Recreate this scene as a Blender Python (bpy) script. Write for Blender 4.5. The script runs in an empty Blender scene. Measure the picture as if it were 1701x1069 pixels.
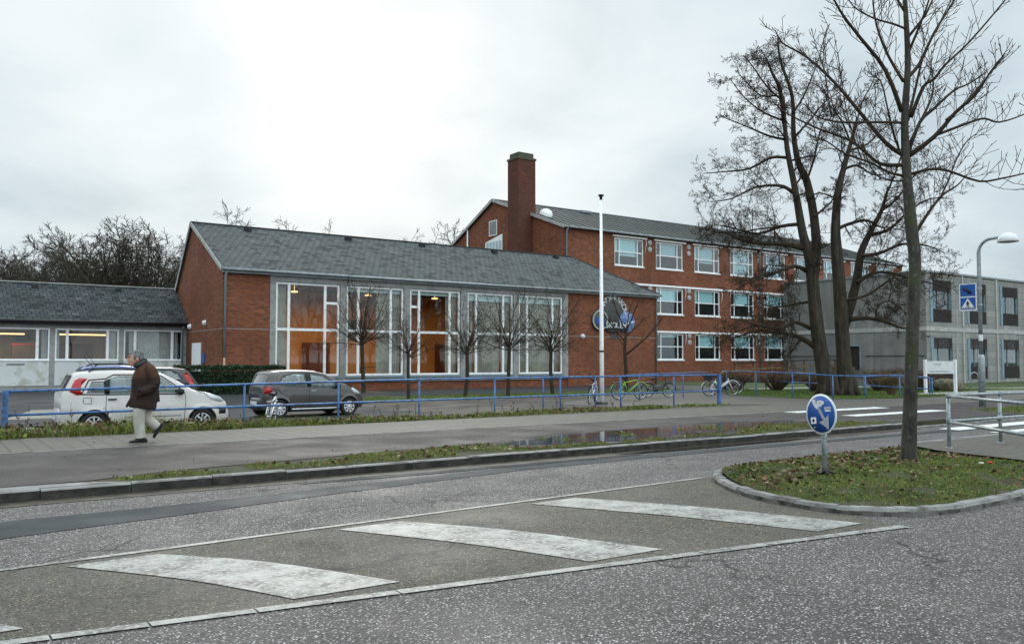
import bpy, bmesh, math, random
import numpy as np
from mathutils import Vector, Matrix, Euler, noise as mnoise
R = math.radians
SC = bpy.context.scene
COL = SC.collection

# ---------------------------------------------------------------- camera, sky, sun, exposure
CAMZ, YAW, PITCH, FPX = 1.58, R(55.0), math.atan((600 - 534.5) / 1400.0), 1400.0
cam_d = bpy.data.cameras.new('camera')
cam = bpy.data.objects.new('camera', cam_d)
COL.objects.link(cam)
cam_d.sensor_width = 36.0
cam_d.lens = 36.0 * FPX / 1701.0
cam_d.clip_start = 0.1
cam_d.clip_end = 4000
cam.location = (0, 0, CAMZ)
cam.rotation_euler = (R(90) + PITCH, 0, YAW - R(90))
SC.camera = cam

SUN_EL, SUN_AZ = R(24.0), R(64.0)            # sun behind the cloud, over the hall
world = bpy.data.worlds.new('World')
SC.world = world
world.use_nodes = True

def nd(nt, typ, ins=None, **props):
    n = nt.nodes.new(typ)
    for k, v in props.items():
        setattr(n, k, v)
    for k, v in (ins or {}).items():
        s = n.inputs[k]
        if isinstance(v, bpy.types.NodeSocket):
            nt.links.new(v, s)
        elif isinstance(v, bpy.types.Node):
            nt.links.new(v.outputs[0], s)
        else:
            if hasattr(s, 'default_value') and hasattr(s.default_value, '__len__') and isinstance(v, (tuple, list)) and len(v) == 3 and len(s.default_value) == 4:
                v = (*v, 1)
            s.default_value = v
    return n

def ramp(nt, fac, stops, interp='LINEAR'):
    n = nd(nt, 'ShaderNodeValToRGB', {'Fac': fac})
    n.color_ramp.interpolation = interp
    el = n.color_ramp.elements
    while len(el) < len(stops):
        el.new(0.5)
    for e, (p, c) in zip(el, stops):
        e.position = p
        e.color = (c, c, c, 1) if not hasattr(c, '__len__') else (*c, 1)
    return n

def mixc(nt, f, a, b, mode='MIX'):
    n = nt.nodes.new('ShaderNodeMix')
    n.data_type = 'RGBA'
    n.blend_type = mode
    for idx, v in ((0, f), (6, a), (7, b)):
        s = n.inputs[idx]
        if isinstance(v, bpy.types.NodeSocket):
            nt.links.new(v, s)
        elif isinstance(v, bpy.types.Node):
            nt.links.new(v.outputs[0], s)
        else:
            s.default_value = v if not hasattr(v, '__len__') else (*v, 1)
    return n.outputs[2]

def mth(nt, op, a, b=0.0, c=None, clamp=False):
    ins = {0: a, 1: b}
    if c is not None:
        ins[2] = c
    return nd(nt, 'ShaderNodeMath', ins, operation=op, use_clamp=clamp).outputs[0]

def build_world():
    nt = world.node_tree
    nt.nodes.clear()
    out = nd(nt, 'ShaderNodeOutputWorld')
    sky = nd(nt, 'ShaderNodeTexSky', sky_type='NISHITA', sun_disc=False, sun_elevation=SUN_EL,
             sun_rotation=R(90) - SUN_AZ, air_density=1.0, dust_density=3.0)
    b1 = nd(nt, 'ShaderNodeBackground', {'Color': sky.outputs[0], 'Strength': 0.06})
    tc = nd(nt, 'ShaderNodeTexCoord')
    sep = nd(nt, 'ShaderNodeSeparateXYZ', {0: tc.outputs['Generated']})
    z = mth(nt, 'MAXIMUM', sep.outputs[2], 0.0)
    # flatten the cloud deck: divide by height so clouds stretch towards the horizon
    zz = mth(nt, 'ADD', z, 0.35)
    inv = mth(nt, 'DIVIDE', 1.0, zz)
    vec = nd(nt, 'ShaderNodeVectorMath', {0: tc.outputs['Generated'], 'Scale': inv}, operation='SCALE').outputs[0]
    n1 = nd(nt, 'ShaderNodeTexNoise', {'Vector': vec, 'Scale': 2.1, 'Detail': 6.0, 'Roughness': 0.5, 'Distortion': 0.3})
    n2 = nd(nt, 'ShaderNodeTexNoise', {'Vector': vec, 'Scale': 0.9, 'Detail': 3.0, 'Roughness': 0.5})
    cl = mth(nt, 'ADD', mth(nt, 'MULTIPLY', n1.outputs[0], 0.55), mth(nt, 'MULTIPLY', n2.outputs[0], 0.45))
    col = ramp(nt, cl, [(0.38, (0.385, 0.465, 0.51)), (0.45, (0.465, 0.545, 0.59)), (0.52, (0.545, 0.62, 0.66)), (0.61, (0.625, 0.685, 0.71))])
    # the overcast deck is brighter overhead, and brightest where the sun stands behind it
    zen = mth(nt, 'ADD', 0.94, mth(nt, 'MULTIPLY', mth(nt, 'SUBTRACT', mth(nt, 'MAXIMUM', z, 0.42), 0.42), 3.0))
    # added brightness in the unseen sky behind the camera, to light the facades
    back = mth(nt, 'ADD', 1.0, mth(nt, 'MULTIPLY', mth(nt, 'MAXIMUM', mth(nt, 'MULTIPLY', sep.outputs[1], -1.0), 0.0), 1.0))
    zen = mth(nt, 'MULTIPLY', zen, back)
    sd = Vector((math.cos(SUN_EL) * math.cos(SUN_AZ), math.cos(SUN_EL) * math.sin(SUN_AZ), math.sin(R(19.0))))
    sd.normalize()
    dot = nd(nt, 'ShaderNodeVectorMath', {0: tc.outputs['Generated'], 1: tuple(sd)}, operation='DOT_PRODUCT').outputs['Value']
    wob = mth(nt, 'ADD', dot, mth(nt, 'MULTIPLY', mth(nt, 'SUBTRACT', n1.outputs[0], 0.5), 0.05))
    glow = nd(nt, 'ShaderNodeMapRange', {'Value': wob, 'From Min': 0.987, 'From Max': 1.0, 'To Min': 0.0, 'To Max': 1.0}, interpolation_type='SMOOTHERSTEP').outputs[0]
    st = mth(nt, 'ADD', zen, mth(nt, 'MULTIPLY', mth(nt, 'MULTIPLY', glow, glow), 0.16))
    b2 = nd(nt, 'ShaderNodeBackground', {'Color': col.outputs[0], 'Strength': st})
    mx = nd(nt, 'ShaderNodeMixShader', {0: 0.94, 1: b1.outputs[0], 2: b2.outputs[0]})
    nt.links.new(mx.outputs[0], out.inputs[0])
build_world()

sun_d = bpy.data.lights.new('sun', 'SUN')
sun_d.energy = 0.7
sun_d.angle = R(25)
sun_d.color = (1.0, 0.96, 0.9)
sun = bpy.data.objects.new('sun', sun_d)
COL.objects.link(sun)
sun.rotation_euler = Vector((-math.cos(SUN_EL) * math.cos(SUN_AZ), -math.cos(SUN_EL) * math.sin(SUN_AZ), -math.sin(SUN_EL))).to_track_quat('-Z', 'Y').to_euler()
SC.view_settings.view_transform = 'Standard'
SC.view_settings.look = 'None'
SC.view_settings.exposure = 0.52
SC.view_settings.gamma = 1.0
SC.cycles.max_bounces = 6
SC.cycles.transparent_max_bounces = 12

# ---------------------------------------------------------------- helpers
_f = Vector((math.cos(YAW) * math.cos(PITCH), math.sin(YAW) * math.cos(PITCH), math.sin(PITCH)))
_r = Vector((math.sin(YAW), -math.cos(YAW), 0))
_u = _r.cross(_f)
def at(px, py, D):
    """world point that stands D metres away in the direction measured on the photograph"""
    return Vector((0, 0, CAMZ)) + (_f + _r * ((px - 850.5) / FPX) + _u * ((534.5 - py) / FPX)) * D

class MB:
    def __init__(s):
        s.v, s.f, s.m, s.sm = [], [], [], []
    def add(s, vs, fs, mi=0, smooth=False):
        b = len(s.v)
        s.v.extend([tuple(p) for p in vs])
        for f in fs:
            s.f.append(tuple(i + b for i in f)); s.m.append(mi); s.sm.append(smooth)
        return s
    def quad(s, a, b, c, d, mi=0):
        return s.add((a, b, c, d), ((0, 1, 2, 3),), mi)
    def box(s, x0, y0, z0, x1, y1, z1, mi=0):
        x0, x1 = min(x0, x1), max(x0, x1); y0, y1 = min(y0, y1), max(y0, y1); z0, z1 = min(z0, z1), max(z0, z1)
        v = [(x0, y0, z0), (x1, y0, z0), (x1, y1, z0), (x0, y1, z0), (x0, y0, z1), (x1, y0, z1), (x1, y1, z1), (x0, y1, z1)]
        return s.add(v, ((3, 2, 1, 0), (4, 5, 6, 7), (0, 1, 5, 4), (1, 2, 6, 5), (2, 3, 7, 6), (3, 0, 4, 7)), mi)
    def extrude(s, poly, vec, mi=0, smooth=False):
        """closed prism from a 3-D polygon and an extrusion vector"""
        n = len(poly); vec = Vector(vec)
        p = [Vector(q) for q in poly]
        nrm = Vector((0, 0, 0))
        for i in range(n):
            nrm += p[i].cross(p[(i + 1) % n])
        if nrm.dot(vec) > 0:
            p.reverse()
        q = [a + vec for a in p]
        s.add(p + q, [tuple(range(n)), tuple(range(2 * n - 1, n - 1, -1))], mi)
        s.add(p + q, [(i, i + n, (i + 1) % n + n, (i + 1) % n) for i in range(n)], mi, smooth)
        return s
    def beam(s, a, b, w, h, mi=0):
        a, b = Vector(a), Vector(b)
        d = (b - a).normalized()
        up = Vector((0, 0, 1)) if abs(d.z) < 0.95 else Vector((0, 1, 0))
        x = d.cross(up).normalized() * (w / 2); y = x.cross(d).normalized() * (h / 2)
        return s.extrude([a - x - y, a + x - y, a + x + y, a - x + y], b - a, mi)
    def tube(s, pts, rad, n=8, mi=0, cap=True, smooth=True):
        pts = [Vector(p) for p in pts]
        if not hasattr(rad, '__len__'):
            rad = [rad] * len(pts)
        d0 = (pts[1] - pts[0]).normalized()
        x = d0.orthogonal().normalized()
        vs = []
        m = len(pts)
        for i, p in enumerate(pts):
            d = (pts[min(i + 1, m - 1)] - pts[max(i - 1, 0)])
            d = d.normalized() if d.length > 1e-9 else d0
            x = (x - d * x.dot(d)); x = x.normalized() if x.length > 1e-6 else d.orthogonal().normalized()
            y = d.cross(x)
            for k in range(n):
                a = 2 * math.pi * k / n
                vs.append(p + (x * math.cos(a) + y * math.sin(a)) * rad[i])
        fs = [(i * n + k, i * n + (k + 1) % n, (i + 1) * n + (k + 1) % n, (i + 1) * n + k) for i in range(m - 1) for k in range(n)]
        s.add(vs, fs, mi, smooth)
        if cap:
            b = len(s.v) - m * n
            s.f.append(tuple(b + k for k in range(n - 1, -1, -1))); s.m.append(mi); s.sm.append(False)
            s.f.append(tuple(b + (m - 1) * n + k for k in range(n))); s.m.append(mi); s.sm.append(False)
        return s
    def lathe(s, prof, c, axis=(0, 0, 1), n=24, mi=0, smooth=True):
        """prof: list of (radius, height along axis)"""
        a = Vector(axis).normalized(); x = a.orthogonal().normalized(); y = a.cross(x); c = Vector(c)
        vs = [c + a * h + (x * math.cos(2 * math.pi * k / n) + y * math.sin(2 * math.pi * k / n)) * r for r, h in prof for k in range(n)]
        m = len(prof)
        s.add(vs, [(i * n + k, i * n + (k + 1) % n, (i + 1) * n + (k + 1) % n, (i + 1) * n + k) for i in range(m - 1) for k in range(n)], mi, smooth)
        return s
    def loft(s, rings, mi=0, cap=True, smooth=True):
        n = len(rings[0]); m = len(rings)
        vs = [p for r in rings for p in r]
        s.add(vs, [(i * n + k, i * n + (k + 1) % n, (i + 1) * n + (k + 1) % n, (i + 1) * n + k) for i in range(m - 1) for k in range(n)], mi, smooth)
        if cap:
            b = len(s.v) - m * n
            s.f.append(tuple(b + k for k in range(n - 1, -1, -1))); s.m.append(mi); s.sm.append(smooth)
            s.f.append(tuple(b + (m - 1) * n + k for k in range(n))); s.m.append(mi); s.sm.append(smooth)
        return s
    def mesh(s, name, mats):
        me = bpy.data.meshes.new(name)
        me.from_pydata(s.v, [], s.f)
        for m in (mats if isinstance(mats, (list, tuple)) else [mats]):
            me.materials.append(m)
        me.polygons.foreach_set('material_index', np.array(s.m, dtype=np.int32))
        me.polygons.foreach_set('use_smooth', np.array(s.sm, dtype=bool))
        me.update()
        return me
    def build(s, name, mats, parent=None):
        o = bpy.data.objects.new(name, s.mesh(name, mats))
        COL.objects.link(o)
        if parent is not None:
            put(o, parent)
        return o

def wloc(p):
    l = Vector((0, 0, 0))
    while p is not None:
        l = l + p.location if not p.get('_local') else l
        p = p.parent
    return l
def put(o, parent):
    """parent a mesh made in world coordinates (or in the thing's own coordinates when the thing sits at the origin)"""
    o.parent = parent
    base = parent
    while base.parent is not None:
        base = base.parent
    o.matrix_parent_inverse = Matrix.Translation(-base.location) if parent is base else Matrix.Identity(4)
    return o
def tag(o, label, cat, group=None, kind=None):
    if label: o['label'] = label
    if cat: o['category'] = cat
    if group: o['group'] = group
    if kind: o['kind'] = kind
    return o
def thing(name, label, cat, loc=(0, 0, 0), group=None):
    o = bpy.data.objects.new(name, None)
    o.empty_display_size = 0.2
    COL.objects.link(o)
    o.location = loc
    return tag(o, label, cat, group)
def struct(o, label, cat='ground'):
    o['kind'] = 'structure'
    return tag(o, label, cat)
def copy_tree(o, parent=None):
    c = o.copy(); COL.objects.link(c)
    if parent is not None:
        c.parent = parent; c.matrix_parent_inverse = o.matrix_parent_inverse.copy()
    for ch in list(o.children):
        copy_tree(ch, c)
    return c
def from_eval(o, name):
    dg = bpy.context.evaluated_depsgraph_get()
    dg.update()
    return bpy.data.meshes.new_from_object(o.evaluated_get(dg))
def text_mesh(txt, size, mat, thick=0.004):
    cu = bpy.data.curves.new('lettering', 'FONT')
    cu.body = txt; cu.size = size; cu.extrude = thick; cu.offset = .018 * size; cu.align_x = 'CENTER'; cu.align_y = 'CENTER'
    o = bpy.data.objects.new('lettering', cu); COL.objects.link(o)
    me = from_eval(o, 'lettering')
    bpy.data.objects.remove(o)
    me.materials.clear(); me.materials.append(mat)
    return me
def smoothstep(a, b, x):
    t = max(0.0, min(1.0, (x - a) / (b - a)))
    return t * t * (3 - 2 * t)
def lerp(a, b, t): return a + (b - a) * t
def interp(x, pts):
    if x <= pts[0][0]: return pts[0][1]
    for (a, va), (b, vb) in zip(pts, pts[1:]):
        if x <= b: return va + (vb - va) * (x - a) / (b - a)
    return pts[-1][1]
def catmull(pts, k=4):
    P = [Vector(p) for p in pts]; out = []
    for i in range(len(P) - 1):
        p0, p1, p2, p3 = P[max(i - 1, 0)], P[i], P[i + 1], P[min(i + 2, len(P) - 1)]
        for j in range(k):
            t = j / k
            out.append(0.5 * ((2 * p1) + (p2 - p0) * t + (2 * p0 - 5 * p1 + 4 * p2 - p3) * t * t + (3 * p1 - p0 - 3 * p2 + p3) * t ** 3))
    out.append(P[-1]); return out

# ---------------------------------------------------------------- materials
def newmat(name):
    m = bpy.data.materials.new(name); m.use_nodes = True
    nt = m.node_tree
    return m, nt, nt.nodes['Principled BSDF']
def setc(nt, b, key, v):
    if isinstance(v, bpy.types.NodeSocket): nt.links.new(v, b.inputs[key])
    else: b.inputs[key].default_value = (*v, 1) if hasattr(v, '__len__') and len(v) == 3 else v
def bump(nt, b, h, strength=0.3, dist=0.01):
    n = nd(nt, 'ShaderNodeBump', {'Height': h, 'Strength': strength, 'Distance': dist})
    nt.links.new(n.outputs[0], b.inputs['Normal'])
def ocoord(nt): return nd(nt, 'ShaderNodeTexCoord').outputs['Object']
def noise(nt, vec, scale, detail=4, rough=0.55, dist=0.0):
    return nd(nt, 'ShaderNodeTexNoise', {'Vector': vec, 'Scale': scale, 'Detail': detail, 'Roughness': rough, 'Distortion': dist}).outputs[0]
def surf(name, c1, c2, scale=3.0, rough=0.7, bmp=0.0, bscale=40, metal=0.0, lo=0.35, hi=0.65, coat=0.0, c3=None, s3=20, spec=0.3):
    m, nt, b = newmat(name)
    v = ocoord(nt)
    f = ramp(nt, noise(nt, v, scale), [(lo, 0.0), (hi, 1.0)]).outputs[0]
    c = mixc(nt, f, c1, c2)
    if c3:
        f3 = ramp(nt, noise(nt, v, s3, 6), [(0.5, 0.0), (0.62, 1.0)]).outputs[0]
        c = mixc(nt, f3, c, c3)
    setc(nt, b, 'Base Color', c)
    b.inputs['Roughness'].default_value = rough
    b.inputs['Metallic'].default_value = metal
    b.inputs['Specular IOR Level'].default_value = spec
    if coat:
        b.inputs['Coat Weight'].default_value = coat; b.inputs['Coat Roughness'].default_value = 0.04
    if bmp: bump(nt, b, noise(nt, v, bscale), bmp)
    return m
def flat(name, c, rough=0.5, metal=0.0, coat=0.0, emit=None, es=0.0, var=0.12):
    m = surf(name, tuple(x * (1 - var) for x in c), tuple(min(1, x * (1 + var)) for x in c), 6.0, rough, metal=metal, coat=coat)
    if emit:
        b = m.node_tree.nodes['Principled BSDF']
        b.inputs['Emission Color'].default_value = (*emit, 1); b.inputs['Emission Strength'].default_value = es
    return m
def wallvec(nt):
    """wall coordinates for walls that stand along x or y: (x + y, z)"""
    s = nd(nt, 'ShaderNodeSeparateXYZ', {0: ocoord(nt)})
    return nd(nt, 'ShaderNodeCombineXYZ', {0: mth(nt, 'ADD', s.outputs[0], s.outputs[1]), 1: s.outputs[2], 2: 0.0}).outputs[0]
def brickmat(name, ca, cb, mortar, dirt, grime=0.5):
    m, nt, b = newmat(name)
    v = wallvec(nt); o = ocoord(nt)
    br = nd(nt, 'ShaderNodeTexBrick', {'Vector': v, 'Color1': ca, 'Color2': cb, 'Mortar': mortar, 'Scale': 1.0, 'Mortar Size': 0.009,
            'Mortar Smooth': 0.2, 'Bias': 0.0, 'Brick Width': 0.24, 'Row Height': 0.0667}, offset=0.5)
    c = mixc(nt, ramp(nt, noise(nt, o, 0.55, 6, 0.6), [(0.35, 0.0), (0.7, 0.75)]).outputs[0], br.outputs[0], dirt)
    # single dark and pale bricks
    vv = nd(nt, 'ShaderNodeVectorMath', {0: v, 1: (1 / 0.24, 1 / 0.0667, 1)}, operation='MULTIPLY').outputs[0]
    wn = nd(nt, 'ShaderNodeTexWhiteNoise', {'Vector': nd(nt, 'ShaderNodeVectorMath', {0: vv}, operation='FLOOR').outputs[0]}, noise_dimensions='3D').outputs[0]
    c = mixc(nt, ramp(nt, wn, [(0.0, 0.55), (0.12, 0.0), (0.8, 0.0), (1.0, 0.35)]).outputs[0], c, (0.07, 0.03, 0.025))
    st = ramp(nt, noise(nt, nd(nt, 'ShaderNodeVectorMath', {0: v, 1: (2.2, 0.18, 1)}, operation='MULTIPLY').outputs[0], 1.0, 5), [(0.52, 0.0), (0.72, grime)]).outputs[0]
    c = mixc(nt, st, c, (0.09, 0.05, 0.035))
    setc(nt, b, 'Base Color', c)
    b.inputs['Roughness'].default_value = 0.85
    b.inputs['Specular IOR Level'].default_value = 0.25
    bump(nt, b, br.outputs['Fac'], -0.4, 0.01)
    return m
def slatemat(name, c1, c2, moss, w, h, speck=0.5):
    m, nt, b = newmat(name)
    o = ocoord(nt)
    s = nd(nt, 'ShaderNodeSeparateXYZ', {0: o})
    v = nd(nt, 'ShaderNodeCombineXYZ', {0: mth(nt, 'ADD', s.outputs[0], mth(nt, 'MULTIPLY', s.outputs[1], 0.05)), 1: mth(nt, 'MULTIPLY', s.outputs[2], 2.2), 2: 0.0}).outputs[0]
    br = nd(nt, 'ShaderNodeTexBrick', {'Vector': v, 'Color1': c1, 'Color2': c2, 'Mortar': (0.012, 0.013, 0.014), 'Scale': 1.0, 'Mortar Size': 0.024,
            'Mortar Smooth': 0.1, 'Brick Width': w, 'Row Height': h}, offset=0.5)
    vv = nd(nt, 'ShaderNodeVectorMath', {0: v, 1: (1 / w, 1 / h, 1)}, operation='MULTIPLY').outputs[0]
    wn = nd(nt, 'ShaderNodeTexWhiteNoise', {'Vector': nd(nt, 'ShaderNodeVectorMath', {0: vv}, operation='FLOOR').outputs[0]}, noise_dimensions='3D').outputs[0]
    sp = mth(nt, 'MULTIPLY', ramp(nt, wn, [(0.74, 0.0), (0.86, 1.0)]).outputs[0], speck)
    c = mixc(nt, sp, br.outputs[0], (0.014, 0.016, 0.017))
    pale = mth(nt, 'MULTIPLY', ramp(nt, wn, [(0.0, 1.0), (0.10, 0.0)]).outputs[0], 0.18)
    c = mixc(nt, pale, c, (0.19, 0.21, 0.21))
    ms = ramp(nt, noise(nt, o, 0.7, 7, 0.65), [(0.48, 0.0), (0.72, 0.7)]).outputs[0]
    c = mixc(nt, ms, c, moss)
    lich = ramp(nt, noise(nt, o, 4.5, 5), [(0.64, 0.0), (0.72, 0.6)]).outputs[0]
    c = mixc(nt, lich, c, (0.11, 0.105, 0.08))
    setc(nt, b, 'Base Color', c)
    b.inputs['Roughness'].default_value = 0.8
    b.inputs['Specular IOR Level'].default_value = 0.18
    bump(nt, b, mth(nt, 'ADD', br.outputs['Fac'], mth(nt, 'MULTIPLY', wn, -0.5)), -0.6, 0.02)
    return m
def glassmat(name, tint, refl=1.0, rough=0.02):
    m, nt, b = newmat(name)
    nt.nodes.remove(b)
    lw = nd(nt, 'ShaderNodeLayerWeight', {'Blend': 0.5})
    f = mth(nt, 'MULTIPLY', mth(nt, 'ADD', 0.04, mth(nt, 'MULTIPLY', mth(nt, 'POWER', lw.outputs['Facing'], 5.0), 0.96)), refl, clamp=True)
    wv = noise(nt, ocoord(nt), 0.8, 2)
    bp = nd(nt, 'ShaderNodeBump', {'Height': wv, 'Strength': 0.04, 'Distance': 0.05})
    t = nd(nt, 'ShaderNodeBsdfTransparent', {'Color': tint})
    g = nd(nt, 'ShaderNodeBsdfGlossy', {'Color': (1, 1, 1), 'Roughness': rough, 'Normal': bp.outputs[0]})
    mx = nd(nt, 'ShaderNodeMixShader', {0: f, 1: t.outputs[0], 2: g.outputs[0]})
    nt.links.new(mx.outputs[0], nt.nodes['Material Output'].inputs[0])
    return m
def asphalt(name, base, dark, chip, cs=55.0, amount=0.5, chipcol2=None, wet=0.5, reddish=0.0):
    m, nt, b = newmat(name)
    o = ocoord(nt)
    vo = nd(nt, 'ShaderNodeTexVoronoi', {'Vector': o, 'Scale': cs}, feature='F1')
    rnd = nd(nt, 'ShaderNodeSeparateColor', {0: vo.outputs['Color']})
    big = ramp(nt, noise(nt, o, 0.5, 5, 0.6), [(0.35, 0.0), (0.68, 1.0)]).outputs[0]
    # wear runs along the traffic direction
    run = noise(nt, nd(nt, 'ShaderNodeVectorMath', {0: o, 1: (0.12, 2.4, 1)}, operation='MULTIPLY').outputs[0], 1.0, 4)
    c = mixc(nt, big, base, dark)
    c = mixc(nt, mth(nt, 'MULTIPLY', ramp(nt, run, [(0.42, 0.0), (0.65, 1.0)]).outputs[0], 0.5), c, dark)
    thr = 1.0 - amount
    cm = ramp(nt, rnd.outputs[0], [(max(thr - 0.08, 0), 0.0), (min(thr + 0.1, 1), 1.0)]).outputs[0]
    cm = mth(nt, 'MULTIPLY', cm, ramp(nt, vo.outputs['Distance'], [(0.25, 1.0), (0.5, 0.0)]).outputs[0])
    # chips polished away in the wheel tracks and in worn spots
    wear = ramp(nt, noise(nt, nd(nt, 'ShaderNodeVectorMath', {0: o, 1: (0.25, 1.3, 1)}, operation='MULTIPLY').outputs[0], 1.0, 5, 0.65), [(0.36, 1.0), (0.62, 0.6)]).outputs[0]
    cm = mth(nt, 'MULTIPLY', cm, wear)
    cc = mixc(nt, rnd.outputs[1], chip, chipcol2 or tuple(x * 0.5 for x in chip))
    c = mixc(nt, cm, c, cc)
    gr = ramp(nt, rnd.outputs[2], [(0.0, 0.7), (0.3, 0.0)]).outputs[0]
    c = mixc(nt, gr, c, (0.015, 0.015, 0.015))
    dist = nd(nt, 'ShaderNodeVectorMath', {0: o, 1: nd(nt, 'ShaderNodeVectorMath', {0: nd(nt, 'ShaderNodeTexNoise', {'Vector': o, 'Scale': 1.6, 'Detail': 4.0}).outputs['Color'], 'Scale': 0.9}, operation='SCALE').outputs[0]}, operation='ADD').outputs[0]
    crk = nd(nt, 'ShaderNodeTexVoronoi', {'Vector': dist, 'Scale': 0.42}, feature='DISTANCE_TO_EDGE')
    ck = mth(nt, 'MULTIPLY', ramp(nt, crk.outputs['Distance'], [(0.0, 1.0), (0.012, 0.0)]).outputs[0], ramp(nt, noise(nt, o, 0.35, 3), [(0.46, 0.0), (0.56, 0.85)]).outputs[0])
    c = mixc(nt, ck, c, (0.012, 0.011, 0.010))
    oil = ramp(nt, noise(nt, o, 1.7, 4, 0.6), [(0.66, 0.0), (0.74, 0.55)]).outputs[0]
    c = mixc(nt, oil, c, tuple(x * 0.35 for x in dark))
    setc(nt, b, 'Base Color', c)
    rg = ramp(nt, noise(nt, o, 0.9, 4), [(0.35, 0.66 - 0.12 * wet), (0.65, 0.8)]).outputs[0]
    setc(nt, b, 'Roughness', rg)
    b.inputs['Specular IOR Level'].default_value = 0.16
    bump(nt, b, vo.outputs['Distance'], 0.5, 0.006)
    return m

M = {}
def mats():
    M['brick'] = brickmat('brick_red', (0.32, 0.097, 0.040), (0.13, 0.039, 0.018), (0.20, 0.12, 0.085), (0.135, 0.046, 0.022))
    M['brickdark'] = brickmat('brick_dark', (0.17, 0.052, 0.026), (0.085, 0.028, 0.018), (0.10, 0.05, 0.04), (0.07, 0.03, 0.020), 0.8)
    M['slate'] = slatemat('slate_roof', (0.104, 0.112, 0.110), (0.08, 0.086, 0.085), (0.062, 0.066, 0.06), 0.36, 0.32, 0.6)
    M['slate2'] = slatemat('slate_roof_low', (0.062, 0.070, 0.073), (0.043, 0.05, 0.052), (0.032, 0.036, 0.033), 0.36, 0.32, 0.7)
    M['felt'] = surf('roof_sheet', (0.042, 0.046, 0.042), (0.066, 0.07, 0.06), 0.4, 0.6, c3=(0.038, 0.042, 0.034), s3=1.5)
    M['render'] = surf('grey_render', (0.27, 0.27, 0.255), (0.33, 0.33, 0.31), 0.7, 0.8, 0.15, 60, c3=(0.23, 0.23, 0.215), s3=3)
    M['white'] = surf('white_paint', (0.84, 0.85, 0.85), (0.89, 0.90, 0.90), 2.0, 0.4, c3=(0.76, 0.76, 0.75), s3=6)
    M['panel'] = surf('white_panel', (0.56, 0.58, 0.57), (0.64, 0.66, 0.64), 0.8, 0.5, c3=(0.42, 0.43, 0.36), s3=1.6)
    M['zinc'] = surf('zinc', (0.19, 0.21, 0.22), (0.28, 0.30, 0.31), 3, 0.45, metal=0.4)
    M['bluezinc'] = surf('blue_grey_pipe', (0.16, 0.24, 0.29), (0.21, 0.30, 0.34), 2, 0.5)
    M['rust'] = surf('rusty_pipe', (0.35, 0.17, 0.06), (0.42, 0.40, 0.36), 3, 0.8)
    M['black'] = flat('black_plastic', (0.014, 0.014, 0.015), 0.45)
    M['rubber'] = flat('tyre_rubber', (0.018, 0.018, 0.019), 0.8)
    M['dark'] = flat('dark_interior', (0.025, 0.027, 0.03), 0.9)
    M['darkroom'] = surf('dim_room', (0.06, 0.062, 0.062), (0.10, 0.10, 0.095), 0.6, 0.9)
    M['chrome'] = flat('chrome', (0.6, 0.6, 0.62), 0.18, 1.0)
    M['alu'] = surf('hubcap_silver', (0.55, 0.56, 0.57), (0.66, 0.66, 0.67), 8, 0.3, metal=0.35)
    M['galv'] = surf('galvanised_steel', (0.26, 0.30, 0.31), (0.36, 0.40, 0.41), 9, 0.42, metal=0.35, c3=(0.2, 0.22, 0.22), s3=14)
    M['bluepaint'] = surf('blue_paint', (0.035, 0.115, 0.30), (0.07, 0.18, 0.38), 3, 0.4, c3=(0.045, 0.07, 0.13), s3=7)
    M['glass'] = glassmat('window_glass', (0.92, 0.925, 0.91), 0.75)
    M['glassblue'] = glassmat('school_glass', (0.86, 0.93, 0.94), 1.3)
    M['carglass'] = glassmat('car_glass', (0.80, 0.89, 0.88), 2.3)
    M['bark'] = surf('bark_small', (0.026, 0.021, 0.015), (0.05, 0.04, 0.029), 4, 0.9, 0.9, 12, c3=(0.035, 0.038, 0.018), s3=3)
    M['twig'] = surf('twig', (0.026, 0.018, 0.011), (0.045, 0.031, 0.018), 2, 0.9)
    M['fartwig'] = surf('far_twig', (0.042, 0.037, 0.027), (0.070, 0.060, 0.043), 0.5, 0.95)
    M['hedge'] = surf('hedge_leaf', (0.012, 0.030, 0.010), (0.03, 0.065, 0.02), 3, 0.6)
    # furrowed bark of the old tree
    m, nt, b = newmat('bark'); o = ocoord(nt)
    v = nd(nt, 'ShaderNodeVectorMath', {0: o, 1: (7, 7, .9)}, operation='MULTIPLY').outputs[0]
    f = noise(nt, v, 1.3, 7, .65, .4)
    c = mixc(nt, ramp(nt, f, [(.36, 0.), (.64, 1.)]).outputs[0], (.016, .012, .008), (.062, .048, .032))
    c = mixc(nt, ramp(nt, noise(nt, o, 1.1, 5), [(.55, 0.), (.7, .6)]).outputs[0], c, (.045, .045, .02))
    setc(nt, b, 'Base Color', c); b.inputs['Roughness'].default_value = .95; bump(nt, b, f, 1.0, .06)
    M['oldbark'] = m
    for i, c in enumerate([(0.075, 0.135, 0.018), (0.15, 0.19, 0.03), (0.23, 0.21, 0.055)]):
        M['grass%d' % i] = surf('grass_blade_%d' % i, tuple(x * 0.75 for x in c), tuple(x * 1.2 for x in c), 2, 0.7)
    for i, c in enumerate([(0.10, 0.045, 0.022), (0.16, 0.09, 0.045), (0.045, 0.022, 0.014), (0.26, 0.20, 0.13)]):
        M['leaf%d' % i] = surf('dead_leaf_%d' % i, tuple(x * 0.7 for x in c), tuple(x * 1.2 for x in c), 5, 0.7)
    M['lawn'] = surf('lawn_soil', (0.035, 0.062, 0.014), (0.06, 0.095, 0.02), 1.5, 0.9, 0.6, 30, c3=(0.05, 0.045, 0.025), s3=5)
    M['verge'] = surf('verge_soil', (0.032, 0.036, 0.012), (0.05, 0.048, 0.02), 2, 0.9, 0.7, 30, c3=(0.030, 0.023, 0.015), s3=3)
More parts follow.
